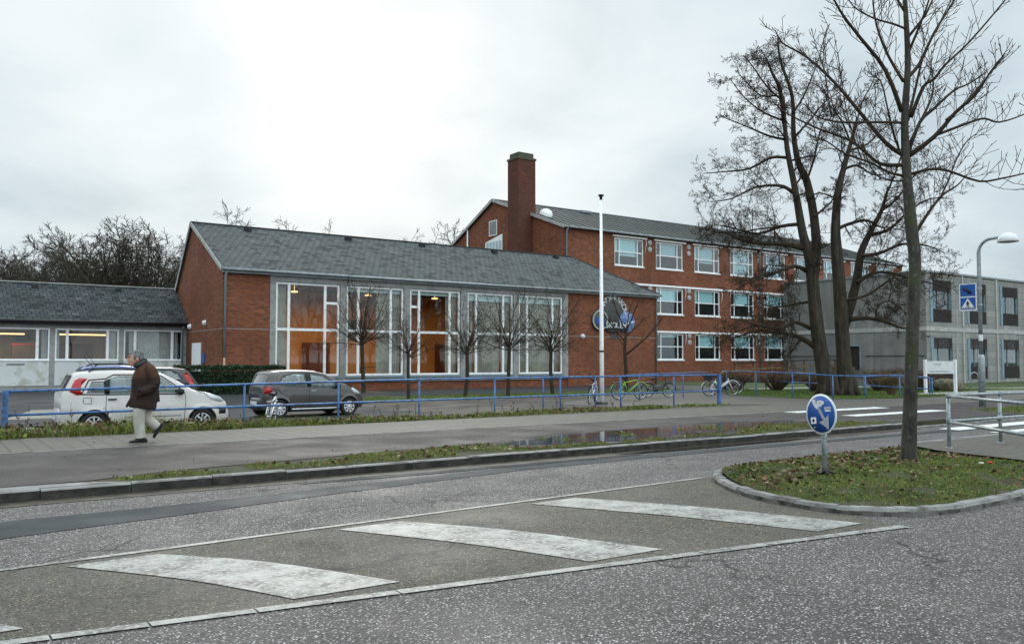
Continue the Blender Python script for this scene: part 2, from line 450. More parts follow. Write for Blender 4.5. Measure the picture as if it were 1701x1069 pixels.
    M['road'] = asphalt('road_asphalt', (0.098, 0.088, 0.081), (0.062, 0.057, 0.053), (0.80, 0.76, 0.74), 60, 0.50, (0.34, 0.255, 0.25))
    M['median'] = asphalt('worn_asphalt', (0.098, 0.088, 0.072), (0.064, 0.057, 0.047), (0.46, 0.42, 0.29), 58, 0.42, (0.17, 0.145, 0.09))
    M['patch'] = asphalt('tar_strip', (0.040, 0.047, 0.048), (0.031, 0.037, 0.038), (0.07, 0.075, 0.075), 120, 0.25, wet=0.8)
    M['cycle'] = asphalt('path_asphalt', (0.072, 0.061, 0.056), (0.055, 0.047, 0.043), (0.11, 0.10, 0.095), 110, 0.22)
    M['yard'] = asphalt('yard_asphalt', (0.048, 0.048, 0.05), (0.036, 0.036, 0.038), (0.09, 0.09, 0.09), 90, 0.2)
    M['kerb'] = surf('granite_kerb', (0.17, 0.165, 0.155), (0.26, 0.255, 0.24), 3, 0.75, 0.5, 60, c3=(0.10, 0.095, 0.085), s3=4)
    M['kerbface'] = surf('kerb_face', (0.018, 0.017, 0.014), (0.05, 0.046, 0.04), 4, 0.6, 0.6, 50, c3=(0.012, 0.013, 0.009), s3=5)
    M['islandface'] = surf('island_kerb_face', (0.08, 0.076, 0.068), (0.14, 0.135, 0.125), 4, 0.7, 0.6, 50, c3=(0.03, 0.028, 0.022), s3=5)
    M['cabin'] = flat('car_cabin', (0.20, 0.205, 0.20), 0.9)
    M['dirt'] = surf('wet_dirt', (0.022, 0.017, 0.012), (0.055, 0.043, 0.028), 3, 0.6, 0.6, 40, c3=(0.075, 0.06, 0.035), s3=5)
    M['gravel'] = asphalt('gravel', (0.085, 0.074, 0.060), (0.05, 0.043, 0.034), (0.17, 0.155, 0.13), 30, 0.3)
    M['lightpave'] = surf('pale_paving', (0.19, 0.18, 0.155), (0.25, 0.24, 0.205), 1.5, 0.8, 0.2, 60)
    # worn road paint
    m, nt, b = newmat('road_paint'); o = ocoord(nt)
    w = ramp(nt, noise(nt, o, 2.6, 8, 0.7), [(0.38, 0.0), (0.58, 1.0)]).outputs[0]
    fine = ramp(nt, noise(nt, o, 26, 3, 0.6), [(0.36, 0.0), (0.52, 1.0)]).outputs[0]
    w = mth(nt, 'MULTIPLY', w, fine)
    c = mixc(nt, w, mixc(nt, noise(nt, o, 1.2, 4), (0.29, 0.285, 0.26), (0.40, 0.395, 0.36)), (0.09, 0.086, 0.078))
    vo = nd(nt, 'ShaderNodeTexVoronoi', {'Vector': o, 'Scale': 7.0}, feature='DISTANCE_TO_EDGE')
    c = mixc(nt, ramp(nt, vo.outputs['Distance'], [(0.0, 0.8), (0.012, 0.0)]).outputs[0], c, (0.13, 0.125, 0.115))
    setc(nt, b, 'Base Color', c); b.inputs['Roughness'].default_value = 0.6
    bump(nt, b, fine, 0.15, 0.004)
    M['paint'] = m
    M['zebra'] = surf('zebra_paint', (0.62, 0.62, 0.60), (0.74, 0.74, 0.72), 2, 0.5, c3=(0.5, 0.5, 0.48), s3=5)
    # pavement slabs
    m, nt, b = newmat('pavement_slab'); o = ocoord(nt)
    sp = nd(nt, 'ShaderNodeSeparateXYZ', {0: o})
    v = nd(nt, 'ShaderNodeCombineXYZ', {0: sp.outputs[1], 1: sp.outputs[0], 2: 0.0}).outputs[0]
    br = nd(nt, 'ShaderNodeTexBrick', {'Vector': v, 'Color1': (0.068, 0.060, 0.042), 'Color2': (0.09, 0.08, 0.058), 'Mortar': (0.014, 0.012, 0.008), 'Scale': 1.0,
            'Mortar Size': 0.02, 'Mortar Smooth': 0.1, 'Brick Width': 0.62, 'Row Height': 0.305}, offset=0.5)
    c = mixc(nt, ramp(nt, noise(nt, o, 1.1, 6), [(0.35, 0.0), (0.7, 0.7)]).outputs[0], br.outputs[0], (0.05, 0.044, 0.03))
    c = mixc(nt, ramp(nt, noise(nt, o, 60, 3), [(0.5, 0.0), (0.7, 0.5)]).outputs[0], c, (0.08, 0.075, 0.06))
    setc(nt, b, 'Base Color', c); b.inputs['Roughness'].default_value = 0.7
    bump(nt, b, br.outputs['Fac'], -0.5, 0.01)
    M['slab'] = m
    # puddle
    m, nt, b = newmat('puddle_water'); o = ocoord(nt)
    setc(nt, b, 'Base Color', (0.035, 0.032, 0.026)); b.inputs['Roughness'].default_value = 0.06; b.inputs['IOR'].default_value = 1.45
    b.inputs['Specular IOR Level'].default_value = 0.8
    bump(nt, b, noise(nt, o, 9, 2), 0.03, 0.02)
    M['water'] = m
    M['wet'] = asphalt('wet_margin', (0.030, 0.027, 0.024), (0.022, 0.02, 0.018), (0.05, 0.045, 0.04), 110, 0.2, wet=1.0)
    # concrete with boards and run-off streaks
    def conc(name, ca, cb, wv, hv, lines):
        m, nt, b = newmat(name); v = wallvec(nt); o = ocoord(nt)
        br = nd(nt, 'ShaderNodeTexBrick', {'Vector': v, 'Color1': ca, 'Color2': cb, 'Mortar': tuple(x * 0.45 for x in ca), 'Scale': 1.0, 'Mortar Size': lines,
                'Mortar Smooth': 0.3, 'Brick Width': wv, 'Row Height': hv}, offset=0.0)
        st = noise(nt, nd(nt, 'ShaderNodeVectorMath', {0: v, 1: (1.6, 0.10, 1)}, operation='MULTIPLY').outputs[0], 1.0, 6)
        c = mixc(nt, ramp(nt, st, [(0.45, 0.0), (0.7, 0.6)]).outputs[0], br.outputs[0], tuple(x * 0.6 for x in ca))
        st2 = noise(nt, nd(nt, 'ShaderNodeVectorMath', {0: v, 1: (0.9, 0.06, 1)}, operation='MULTIPLY').outputs[0], 1.3, 3)
        c = mixc(nt, ramp(nt, st2, [(0.56, 0.0), (0.66, 0.5)]).outputs[0], c, tuple(min(1, x * 1.45) for x in cb))
        c = mixc(nt, ramp(nt, noise(nt, o, 0.8, 6), [(0.4, 0.0), (0.7, 0.5)]).outputs[0], c, tuple(x * 0.75 for x in ca))
        setc(nt, b, 'Base Color', c); b.inputs['Roughness'].default_value = 0.85
        bump(nt, b, br.outputs['Fac'], -0.5, 0.02)
        return m
    M['conc'] = conc('concrete_panel', (0.19, 0.19, 0.18), (0.22, 0.22, 0.208), 2.4, 3.1, 0.008)
    M['concboard'] = conc('concrete_board', (0.235, 0.235, 0.215), (0.29, 0.29, 0.265), 3.05, 0.62, 0.02)
    M['concpale'] = surf('pale_concrete', (0.36, 0.36, 0.34), (0.45, 0.45, 0.43), 1.0, 0.8, 0.1, 40, c3=(0.3, 0.3, 0.28), s3=2)
    M['timber'] = surf('dark_timber', (0.022, 0.018, 0.016), (0.04, 0.032, 0.028), 4, 0.8, 0.3, 30)
    M['brownwood'] = surf('brown_wood', (0.10, 0.065, 0.035), (0.15, 0.10, 0.055), 3, 0.75)
    M['ochre'] = surf('ochre_wall', (0.36, 0.17, 0.045), (0.42, 0.20, 0.06), 0.8, 0.8)
    M['redbrown'] = flat('red_brown', (0.10, 0.025, 0.015), 0.5)
    M['ceil'] = flat('dark_ceiling', (0.07, 0.045, 0.03), 0.8)
    M['tan'] = surf('tan_wall', (0.33, 0.24, 0.14), (0.38, 0.29, 0.18), 0.8, 0.8)
    M['curtain'] = surf('curtain', (0.30, 0.30, 0.25), (0.38, 0.37, 0.32), 2, 0.9)
    M['curtain2'] = surf('grey_curtain', (0.34, 0.37, 0.38), (0.46, 0.49, 0.5), 2, 0.9)
    M['blind'] = surf('teal_blind', (0.46, 0.63, 0.63), (0.54, 0.71, 0.71), 1, 0.7)
    M['greyblind'] = surf('grey_blind', (0.36, 0.46, 0.50), (0.44, 0.54, 0.57), 1, 0.7)
    M['lamp'] = flat('lamp_light', (0.9, 0.8, 0.6), 0.5, emit=(1.0, 0.62, 0.26), es=1.7)
    M['skin'] = surf('skin', (0.42, 0.22, 0.15), (0.50, 0.27, 0.19), 14, 0.55)
    M['hair'] = surf('grey_hair', (0.045, 0.045, 0.045), (0.20, 0.20, 0.20), 22, 0.7, 0.5, 60)
    M['coat'] = surf('brown_coat', (0.020, 0.011, 0.008), (0.034, 0.019, 0.013), 5, 0.85, 0.4, 16)
    M['coat2'] = surf('brown_coat_yoke', (0.048, 0.022, 0.013), (0.066, 0.032, 0.018), 7, 0.85, 0.4, 16)
    M['trouser'] = surf('beige_trousers', (0.36, 0.34, 0.29), (0.47, 0.45, 0.39), 7, 0.85, 0.5, 9)
    M['shoe'] = flat('black_shoe', (0.012, 0.012, 0.013), 0.4)
    M['scarf'] = flat('grey_scarf', (0.05, 0.055, 0.06), 0.9)
    M['signblue'] = surf('sign_blue', (0.012, 0.075, 0.30), (0.018, 0.09, 0.34), 3, 0.35)
    M['signwhite'] = surf('sign_white', (0.66, 0.67, 0.67), (0.76, 0.77, 0.77), 6, 0.35)
    M['signgrey'] = flat('sign_grey', (0.36, 0.37, 0.38), 0.4)
    M['boulder'] = surf('boulder', (0.10, 0.085, 0.055), (0.17, 0.15, 0.105), 3, 0.9, 0.6, 12, c3=(0.07, 0.075, 0.04), s3=5)
    M['redlamp'] = flat('red_lens', (0.42, 0.012, 0.012), 0.15, coat=0.8)
    M['clearlamp'] = flat('clear_lens', (0.55, 0.57, 0.58), 0.1, coat=1.0)
    M['paintwhite'] = surf('car_paint_white', (0.56, 0.525, 0.49), (0.61, 0.575, 0.54), 1.2, 0.35, coat=0.8)
    M['paintgrey'] = surf('car_paint_grey', (0.062, 0.057, 0.053), (0.075, 0.07, 0.065), 1.2, 0.3, metal=0.3, coat=0.9)
    M['paintblue'] = surf('car_paint_blue', (0.012, 0.055, 0.22), (0.02, 0.07, 0.27), 1.2, 0.3, coat=0.9)
    M['paintblack'] = surf('car_paint_black', (0.012, 0.013, 0.015), (0.018, 0.02, 0.022), 1.2, 0.3, coat=0.9)
    M['bikewhite'] = flat('bike_white', (0.72, 0.73, 0.73), 0.35)
    M['bikegreen'] = flat('bike_green', (0.24, 0.52, 0.06), 0.35)
    M['bikedark'] = flat('bike_dark', (0.03, 0.033, 0.04), 0.4)
    M['red'] = flat('red', (0.5, 0.03, 0.02), 0.5)
    M['letter'] = surf('weathered_letter', (0.42, 0.43, 0.44), (0.62, 0.63, 0.63), 6, 0.6)
    M['darkgrey'] = surf('dark_grey_relief', (0.05, 0.05, 0.05), (0.10, 0.10, 0.095), 9, 0.7, 0.8, 14)
mats()
# ---------------------------------------------------------------- setting: ground, road, paths
def gz(x, y):
    l = lerp(-0.15, 0.02, smoothstep(11, 17, x))
    if x < 20: l = lerp(l, 0.06, smoothstep(33, 38, y))
    l = lerp(l, -0.30, smoothstep(46, 64, x))
    return lerp(0.115, l, smoothstep(18.4, 21.2, y))
def sheet(name, mat, poly, dz, step=1.0, zf=gz, label='', cat='ground', kind='structure'):
    bm = bmesh.new()
    bm.faces.new([bm.verts.new((x, y, 0)) for x, y in poly])
    xs = [p[0] for p in poly]; ys = [p[1] for p in poly]
    if step:
        for ax, lo, hi in ((0, min(xs), max(xs)), (1, min(ys), max(ys))):
            c = math.ceil(lo / step + 1e-6) * step
            while c < hi - 1e-6:
                co = (c, 0, 0) if ax == 0 else (0, c, 0)
                no = (1, 0, 0) if ax == 0 else (0, 1, 0)
                bmesh.ops.bisect_plane(bm, geom=bm.verts[:] + bm.edges[:] + bm.faces[:], plane_co=co, plane_no=no)
                c += step
    for v in bm.verts:
        v.co.z = zf(v.co.x, v.co.y) + dz
    bmesh.ops.recalc_face_normals(bm, faces=bm.faces[:])
    for f in bm.faces:
        if f.normal.z < 0: f.normal_flip()
    me = bpy.data.meshes.new(name); bm.to_mesh(me); bm.free()
    me.materials.append(mat)
    o = bpy.data.objects.new(name, me); COL.objects.link(o)
    if kind == 'structure': struct(o, label, cat)
    else: tag(o, label, cat, None, kind)
    return o
flat0 = lambda x, y: 0.0
flat12 = lambda x, y: 0.12
def wavy(pts, amp, seed, n=6):
    """a polygon with a ragged outline"""
    out = []; m = len(pts)
    for i in range(m):
        a, b = Vector(pts[i]).to_2d() if len(pts[i]) > 2 else Vector((pts[i][0], pts[i][1])), Vector((pts[(i + 1) % m][0], pts[(i + 1) % m][1]))
        for k in range(n):
            p = a.lerp(b, k / n)
            d = mnoise.noise_vector((p.x * 1.7 + seed, p.y * 1.7, seed * 3.1))
            out.append((p.x + d.x * amp, p.y + d.y * amp))
    return out
def setting():
    t = MB(); t.quad((-1500, -1500, -0.7), (1500, -1500, -0.7), (1500, 1500, -0.7), (-1500, 1500, -0.7))
    struct(t.build('terrain', M['lawn']), 'flat grassy land reaching to the horizon')
    sheet('road', M['road'], [(-80, -40), (220, -40), (220, 11.0), (-80, 11.0)], 0, 0, flat0, 'wide chip-surfaced grey asphalt road', 'road')
    # ground behind the pavement, one sheet
    g = MB(); xs = [-80, -40, -20] + [x * 1.0 for x in range(-10, 90)] + [100, 130, 220]; ys = [18.3 + 0.6 * i for i in range(60)] + [56, 60, 80, 120, 200, 400]
    vs = [(x, y, gz(x, y)) for y in ys for x in xs]; nx = len(xs)
    g.add(vs, [(j * nx + i, j * nx + i + 1, (j + 1) * nx + i + 1, (j + 1) * nx + i) for j in range(len(ys) - 1) for i in range(nx - 1)], 0, True)
    struct(g.build('forecourt_ground', M['gravel']), 'brown gravel and dirt forecourt between the fence and the brick hall')
    sheet('car_park', M['yard'], [(-60, 20.9), (12.5, 20.9), (13.5, 24), (13.5, 39), (11.8, 41.4), (11.8, 48), (-60, 48)], 0.005, 1.0, gz, 'dark asphalt car park in front of the low wing', 'car park')
    sheet('parking_bay', M['lightpave'], [(-9, 22.6), (2.4, 22.6), (3.0, 25.4), (-9, 25.4)], 0.010, 1.0, gz, 'pale paved strip of the car park behind the white car', 'paving')
    sheet('parking_bay', M['lightpave'], [(2.0, 29.0), (4.8, 29.0), (6.4, 34.0), (3.2, 34.0)], 0.010, 1.0, gz, 'pale paved strip of the car park beside the blue car', 'paving')
    sheet('grass_strip', M['lawn'], wavy([(13.8, 30.2), (33, 30.6), (34.5, 33.8), (13.8, 33.9)], 0.25, 3.0), 0.012, 1.0, gz, 'narrow green strip under the row of small trees', 'grass')
    sheet('hall_apron', M['yard'], [(13.5, 34.2), (41, 34.2), (41, 41.4), (13.5, 41.4)], 0.006, 1.0, gz, 'dark paved apron along the hall front', 'paving')
    sheet('entrance_paving', M['slab'], [(19.5, 21.2), (23.0, 20.6), (23.6, 18.35), (32.0, 18.35), (30.9, 19.6), (30.3, 21.5), (30.1, 25.4), (32.5, 29.5), (41.3, 34.0), (41.3, 50), (36, 34.2), (24.0, 27.6), (19.0, 24.5)], 0.009, 1.0, gz, 'beige slab paving of the school entrance by the bicycles', 'paving')
    sheet('lawn', M['lawn'], wavy([(30.4, 25.3), (30.5, 21.6), (31.1, 19.9), (32.6, 19.0), (38, 18.7), (80, 18.7), (80, 37.4), (69, 37.4), (68, 44), (42, 44), (42, 34.1), (33, 29)], 0.08, 5.0, 4), 0.012, 1.0, gz, 'green lawn around the old tree and the concrete annex', 'lawn')
    sheet('garden_path', M['lightpave'], [(38, 30.6), (45, 29.8), (66, 27.5), (66, 28.9), (45, 31.4), (38, 32.0)], 0.020, 1.0, gz, 'pale path crossing the lawn behind the old tree', 'path')
    sheet('garden_path', M['lightpave'], [(38.5, 21.2), (90, 20.4), (90, 21.8), (38.5, 22.4)], 0.020, 1.0, gz, 'pale path on the lawn in front of the notice board', 'path')
    # raised pavement band: sub-base with paths on it
    b = MB(); b.box(-80, 11.24, -0.5, 19.6, 18.3, 0.112); b.box(19.6, 11.24, -0.5, 25.2, 18.3, 0.112); b.box(25.2, 11.24, -0.5, 220, 18.3, 0.112)
    struct(b.build('verge_ground', M['verge']), 'soil and moss of the strip beside the kerb', 'verge')
    edge = [(-80, 11.5), (-3, 11.5), (0.8, 11.5), (1.7, 11.52), (2.9, 11.95), (6.2, 12.45), (10.0, 12.95), (13.7, 13.3), (16.0, 13.25), (17.8, 12.6), (18.9, 11.7), (19.3, 11.26), (25.2, 11.26), (25.5, 12.3), (26.3, 13.0), (27.2, 13.1), (28.0, 13.1), (40, 13.2), (220, 13.2)]
    sheet('cycle_path', M['cycle'], edge + [(220, 15.62), (-80, 15.62)], 0.0, 0, flat12, 'smooth dark asphalt cycle path between pavement and verge', 'cycle path')
    sheet('pavement', M['slab'], [(-80, 15.66), (220, 15.66), (220, 18.35), (-80, 18.35)], 0.003, 0, flat12, 'beige slab pavement the man walks on', 'pavement')
    e = MB(); e.box(-80, 15.6, 0.0, 220, 15.67, 0.127)
    struct(e.build('edging', M['kerb']), 'thin pale edging line between pavement and cycle path', 'edging')
    rng = random.Random(4)
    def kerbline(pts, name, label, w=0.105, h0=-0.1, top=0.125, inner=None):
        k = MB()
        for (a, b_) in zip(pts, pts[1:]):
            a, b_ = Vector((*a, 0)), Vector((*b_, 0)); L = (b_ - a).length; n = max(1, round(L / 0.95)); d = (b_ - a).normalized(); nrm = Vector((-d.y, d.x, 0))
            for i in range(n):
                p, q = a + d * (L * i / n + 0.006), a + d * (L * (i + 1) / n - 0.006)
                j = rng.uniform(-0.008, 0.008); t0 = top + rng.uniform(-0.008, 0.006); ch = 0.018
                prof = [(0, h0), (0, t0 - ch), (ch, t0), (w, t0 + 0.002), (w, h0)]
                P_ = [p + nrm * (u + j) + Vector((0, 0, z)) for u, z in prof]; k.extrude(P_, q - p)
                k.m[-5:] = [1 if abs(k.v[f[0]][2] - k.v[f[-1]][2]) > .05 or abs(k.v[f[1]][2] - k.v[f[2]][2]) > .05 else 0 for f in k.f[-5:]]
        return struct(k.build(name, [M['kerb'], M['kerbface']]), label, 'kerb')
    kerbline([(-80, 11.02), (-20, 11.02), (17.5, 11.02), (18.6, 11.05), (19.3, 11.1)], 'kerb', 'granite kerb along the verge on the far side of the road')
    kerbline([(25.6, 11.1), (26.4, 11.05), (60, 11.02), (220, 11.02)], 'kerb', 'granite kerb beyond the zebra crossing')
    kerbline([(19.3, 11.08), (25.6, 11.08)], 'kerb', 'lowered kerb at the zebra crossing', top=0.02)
    # dirt along the kerb, tar strips, worn median, puddles, markings
    sheet('gutter_dirt', M['dirt'], wavy([(-10, 10.72), (4, 10.66), (12, 10.62), (19.2, 10.75), (19.2, 11.03), (-10, 11.03)], 0.07, 1.0, 26), 0.006, 0, flat0, 'brown wet dirt lying along the kerb', 'dirt')
    sheet('tar_strip', M['patch'], wavy([(-12, 8.75), (0.6, 8.82), (2.3, 9.15), (4.2, 9.55), (7.2, 10.02), (10.5, 10.1), (17, 10.0), (24, 9.9), (24, 10.25), (16.9, 10.28), (10.5, 10.5), (7.2, 10.40), (4.2, 10.02), (2.3, 9.80), (0.6, 9.75), (-12, 9.6)], 0.03, 2.0, 5), 0.005, 0, flat0, 'smooth darker tar strip along the far lane', 'road repair')
    sheet('tar_strip', M['patch'], wavy([(4.0, 10.5), (6, 10.42), (10, 10.52), (10.2, 10.64), (6, 10.62), (4.2, 10.64)], 0.02, 7.0, 5), 0.007, 0, flat0, 'short darker tar strip close to the kerb', 'road repair')
    lo = lambda x: 5.62 - 0.142 * x
    up = lambda x: 7.47 + 0.055 * x
    sheet('median', M['median'], [(-7, up(-7) - .02), (-7, lo(-7)), (7.7, lo(7.7)), (8.2, 6.2), (8.8, up(8.8))], 0.003, 0, flat0, 'worn brownish asphalt between the two white lines', 'road')
    def line(name, f, x0, x1, w, label):
        k = MB(); x = x0
        while x < x1:
            L = min(rng.uniform(0.5, 1.1), x1 - x); g_ = rng.choice([0.0, 0.004, 0.012])
            j = rng.uniform(-.006, .006)
            k.quad((x, f(x) - w / 2 + j, 0.009), (x + L - g_, f(x + L) - w / 2 + j, 0.009), (x + L - g_, f(x + L) + w / 2 - j, 0.009), (x, f(x) + w / 2 - j, 0.009))
            x += L
        struct(k.build(name, M['paint']), label, 'road marking')
    line('edge_line', up, -7, 8.75, 0.075, 'white line on the far edge of the hatched median')
    line('edge_line', lo, -7, 7.75, 0.10, 'cracked white line on the near edge of the hatched median')
    for i, (x, lab) in enumerate([(-1.36, 'worn white hatch bar left of the picture edge'), (0.95, 'worn white hatch bar nearest to the left, in the median'), (3.24, 'worn white hatch bar in the middle of the median'), (5.56, 'worn white hatch bar just in front of the island')]):
        a, b_ = (x, up(x) - 0.17), (x + 0.68, up(x) - 0.14)
        c, d = (x + 1.90, lo(x + 1.9) + 0.25), (x + 1.12, lo(x + 1.12) + 0.15)
        if i == 3: c, d = (7.55, lo(7.5) + .28), (6.85, lo(6.85) + .2)
        bend = lambda p, q, e: [tuple(v)[:2] for v in catmull([(*p, 0), (lerp(p[0], q[0], .45) + e * .8, lerp(p[1], q[1], .45) + e, 0), (*q, 0)], 4)]
        sheet('hatch_bar', M['paint'], [a] + bend(b_, c, .10) + bend(d, a, .07)[:-1], 0.009, 0.5, flat0, lab, 'road marking')
    for yy, lab in ((15.0, 'white zebra bar on the cycle path nearest to the pavement'), (13.15, 'white zebra bar on the cycle path close to the kerb')):
        sheet('zebra_bar', M['zebra'], [(20.4, yy), (25.0, yy - 0.05), (25.0, yy + 0.52), (20.4, yy + 0.5)], 0.006, 0, flat12, lab, 'zebra crossing')
    for yy, lab in ((10.0, 'white zebra bar on the road next to the kerb'), (8.85, 'white zebra bar on the road beside the refuge'), (7.7, 'white zebra bar behind the grey railing')):
        sheet('zebra_bar', M['zebra'], [(19.5, yy), (24.0, yy), (24.0, yy + 0.5), (19.5, yy + 0.5)], 0.012, 0, flat0, lab, 'zebra crossing')
    sheet('wet_margin', M['wet'], wavy([(7.4, 12.0), (8.6, 12.8), (10.3, 13.5), (12.6, 13.75), (15.6, 13.8), (17.9, 13.2), (16.0, 12.3), (14.0, 11.6), (12.4, 11.18), (10.6, 11.25), (8.6, 11.5)], 0.16, 8.5, 6), 0.004, 0, flat12, 'dark wet margin of asphalt and mud around the wide puddle', 'wet ground')
    sheet('puddle', M['water'], wavy([(8.3, 12.2), (9.2, 12.75), (10.6, 13.2), (12.6, 13.5), (15.4, 13.55), (17.2, 13.1), (15.6, 12.5), (13.8, 11.9), (12.4, 11.35), (11.0, 11.5), (9.2, 11.8)], 0.16, 8.0, 6), 0.007, 0, flat12, 'wide shallow puddle on the grass verge', 'puddle')
    sheet('puddle', M['water'], wavy([(9.6, 10.72), (11.0, 10.58), (14.2, 10.62), (15.0, 10.74), (14.0, 10.86), (11.0, 10.92)], 0.05, 6.0, 6), 0.012, 0, flat0, 'narrow puddle in the gutter mirroring the sky', 'puddle')
    sheet('verge_dirt', M['kerb'], wavy([(-3, 11.17), (2.2, 11.17), (1.6, 11.45), (-3, 11.49)], 0.02, 9.0, 4), -0.001, 0, flat12, 'bare pale stone edge of the verge at the left', 'verge')
    # traffic island
    base = [(14.2, 8.4), (11.8, 8.36), (10.2, 8.27), (9.3, 8.12), (8.85, 7.9), (8.42, 7.45), (8.02, 6.8), (7.83, 6.25), (7.78, 5.6), (7.88, 5.2), (8.1, 4.92), (8.45, 4.70), (9.1, 4.60), (10.5, 4.62), (13, 4.7), (19, 4.75)]
    pts = [(p.x, p.y) for p in catmull([(x, y, 0) for x, y in base], 3)]
    k = MB(); n = len(pts)
    offs = []
    for i in range(n):
        a, b_ = Vector(pts[max(i - 1, 0)]), Vector(pts[min(i + 1, n - 1)])
        d = (b_ - a).normalized(); offs.append(Vector((-d.y, d.x)))
    W = 0.14
    for i in range(n - 1):
        t0 = 0.082 + rng.uniform(-.006, .006)
        r = []
        for j in (i, i + 1):
            p = Vector(pts[j]); nn = offs[j]; sh = 0.994 if j > i else 0.006
            p = Vector(pts[i]).lerp(Vector(pts[i + 1]), sh)
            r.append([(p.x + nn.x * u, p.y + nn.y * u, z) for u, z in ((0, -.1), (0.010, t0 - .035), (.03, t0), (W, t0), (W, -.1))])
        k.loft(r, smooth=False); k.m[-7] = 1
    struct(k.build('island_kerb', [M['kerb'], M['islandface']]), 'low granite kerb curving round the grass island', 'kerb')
    inner = [(p[0] + o.x * (W - .01), p[1] + o.y * (W - .01)) for p, o in zip(pts, offs)]
    isl = [p for p in inner if p[0] < 14.1]
    hz = lambda x, y: 0.10 + 0.10 * smoothstep(7.7, 9.2, x) * smoothstep(4.6, 5.6, y) * smoothstep(8.3, 7.6, y) - 0.05 * smoothstep(12.5, 14, x)
    hz2 = lambda x, y: 0.078 + 0.09 * smoothstep(7.8, 9.4, x) * smoothstep(4.7, 5.8, y) * (1 - smoothstep(7.4, 8.3, y)) * (1 - smoothstep(12.2, 13.6, x))
    isl_poly = [p for p in isl] + [(13.35, 4.85)] if False else [p for p in inner if p[0] < 13.2 or p[1] > 7]
    sheet('island_ground', M['verge'], isl_poly + [(13.2, 4.9), (13.75, 7.4)], 0.0, 0.35, hz2, 'mossy ground of the traffic island', 'island')
    globals()['ISL'] = (isl_poly + [(13.2, 4.9), (13.75, 7.4)], hz2)
    sheet('refuge', M['slab'], [(13.2, 4.9), (19.5, 4.9), (19.5, 8.25), (14.3, 8.25), (13.75, 7.4)], 0.0, 0, flat12, 'beige paved refuge behind the island', 'paving')
    r = MB(); r.box(14.3, 8.26, -.1, 19.5, 8.4, .125); struct(r.build('kerb', M['kerb']), 'kerb along the far side of the paved refuge', 'kerb')
setting()

# ---------------------------------------------------------------- building kit
def wall(mb, ax, plane, a0, a1, z0, z1, holes=(), depth=0.3, inward=1, mi=0, back=True):
    """a wall with real openings; ax 'y' stands along x at y = plane. holes: (a0, a1, z0, z1)"""
    def P(a, d, z): return (a, plane + d, z) if ax == 'y' else (plane + d, a, z)
    A = sorted({a0, a1} | {h for q in holes for h in q[:2] if a0 < h < a1}); Z = sorted({z0, z1} | {h for q in holes for h in q[2:] if z0 < h < z1})
    D = depth * inward
    for i in range(len(A) - 1):
        for j in range(len(Z) - 1):
            ca, cz = (A[i] + A[i + 1]) / 2, (Z[j] + Z[j + 1]) / 2
            if any(h[0] < ca < h[1] and h[2] < cz < h[3] for h in holes): continue
            mb.quad(P(A[i], 0, Z[j]), P(A[i + 1], 0, Z[j]), P(A[i + 1], 0, Z[j + 1]), P(A[i], 0, Z[j + 1]), mi)
            if back: mb.quad(P(A[i], D, Z[j + 1]), P(A[i + 1], D, Z[j + 1]), P(A[i + 1], D, Z[j]), P(A[i], D, Z[j]), mi)
    for h in list(holes) + [(a0, a1, z0, z1)]:
        mb.quad(P(h[0], 0, h[2]), P(h[0], D, h[2]), P(h[0], D, h[3]), P(h[0], 0, h[3]), mi)
        mb.quad(P(h[1], 0, h[2]), P(h[1], 0, h[3]), P(h[1], D, h[3]), P(h[1], D, h[2]), mi)
        mb.quad(P(h[0], 0, h[3]), P(h[0], D, h[3]), P(h[1], D, h[3]), P(h[1], 0, h[3]), mi)
        mb.quad(P(h[0], 0, h[2]), P(h[1], 0, h[2]), P(h[1], D, h[2]), P(h[0], D, h[2]), mi)
def frame(mb, x0, x1, z0, z1, y, xs=(), zs=(), w=0.09, t=0.09, d=0.1, mi=0, segs=()):
    """window frame in a wall along x; xs/zs: mullions and rails; segs: (x0, x1, z) short rails"""
    mb.box(x0, y, z0, x0 + w, y + d, z1, mi); mb.box(x1 - w, y, z0, x1, y + d, z1, mi)
    mb.box(x0 + w, y, z1 - w, x1 - w, y + d, z1, mi); mb.box(x0 + w, y, z0, x1 - w, y + d, z0 + w, mi)
    for x in xs: mb.box(x - t / 2, y + .004, z0 + w, x + t / 2, y + d - .004, z1 - w, mi)
    cuts = [x0 + w] + sorted(xs) + [x1 - w]
    for z in zs:
        for i in range(len(cuts) - 1):
            a = cuts[i] + (t / 2 if i else 0); b = cuts[i + 1] - (t / 2 if i < len(cuts) - 2 else 0)
            mb.box(a, y + .008, z - t / 2, b, y + d - .008, z + t / 2, mi)
    for a, b, z in segs: mb.box(a, y + .012, z - t / 2, b, y + d - .012, z + t / 2, mi)
def curtain(x0, x1, z0, z1, y, mat, parent, seed=0, pitch=0.17, gather=0.05):
    k = MB(); n = max(6, int((x1 - x0) / 0.025)); rng = random.Random(seed)
    ph = rng.uniform(0, 6)
    f = lambda x: math.sin(x * 2 * math.pi / pitch + ph + 1.5 * math.sin(x * 2.1 + ph)) * gather * (0.6 + 0.4 * math.sin(x * 1.7 + ph))
    fr = [(x0 + (x1 - x0) * i / n, y + f(x0 + (x1 - x0) * i / n)) for i in range(n + 1)]
    k.extrude([(x, yy, z0) for x, yy in fr] + [(x, yy + 0.012, z0) for x, yy in reversed(fr)], (0, 0, z1 - z0), smooth=True)
    return k.build('curtain', mat, parent)
def slab_roof(mb, pts, th, mi=0):
    """roof plane with thickness from its outer corners"""
    a, b, c = Vector(pts[0]), Vector(pts[1]), Vector(pts[2])
    n = (b - a).cross(c - a).normalized()
    if n.z < 0: n = -n
    mb.extrude(pts, n * -th, mi)

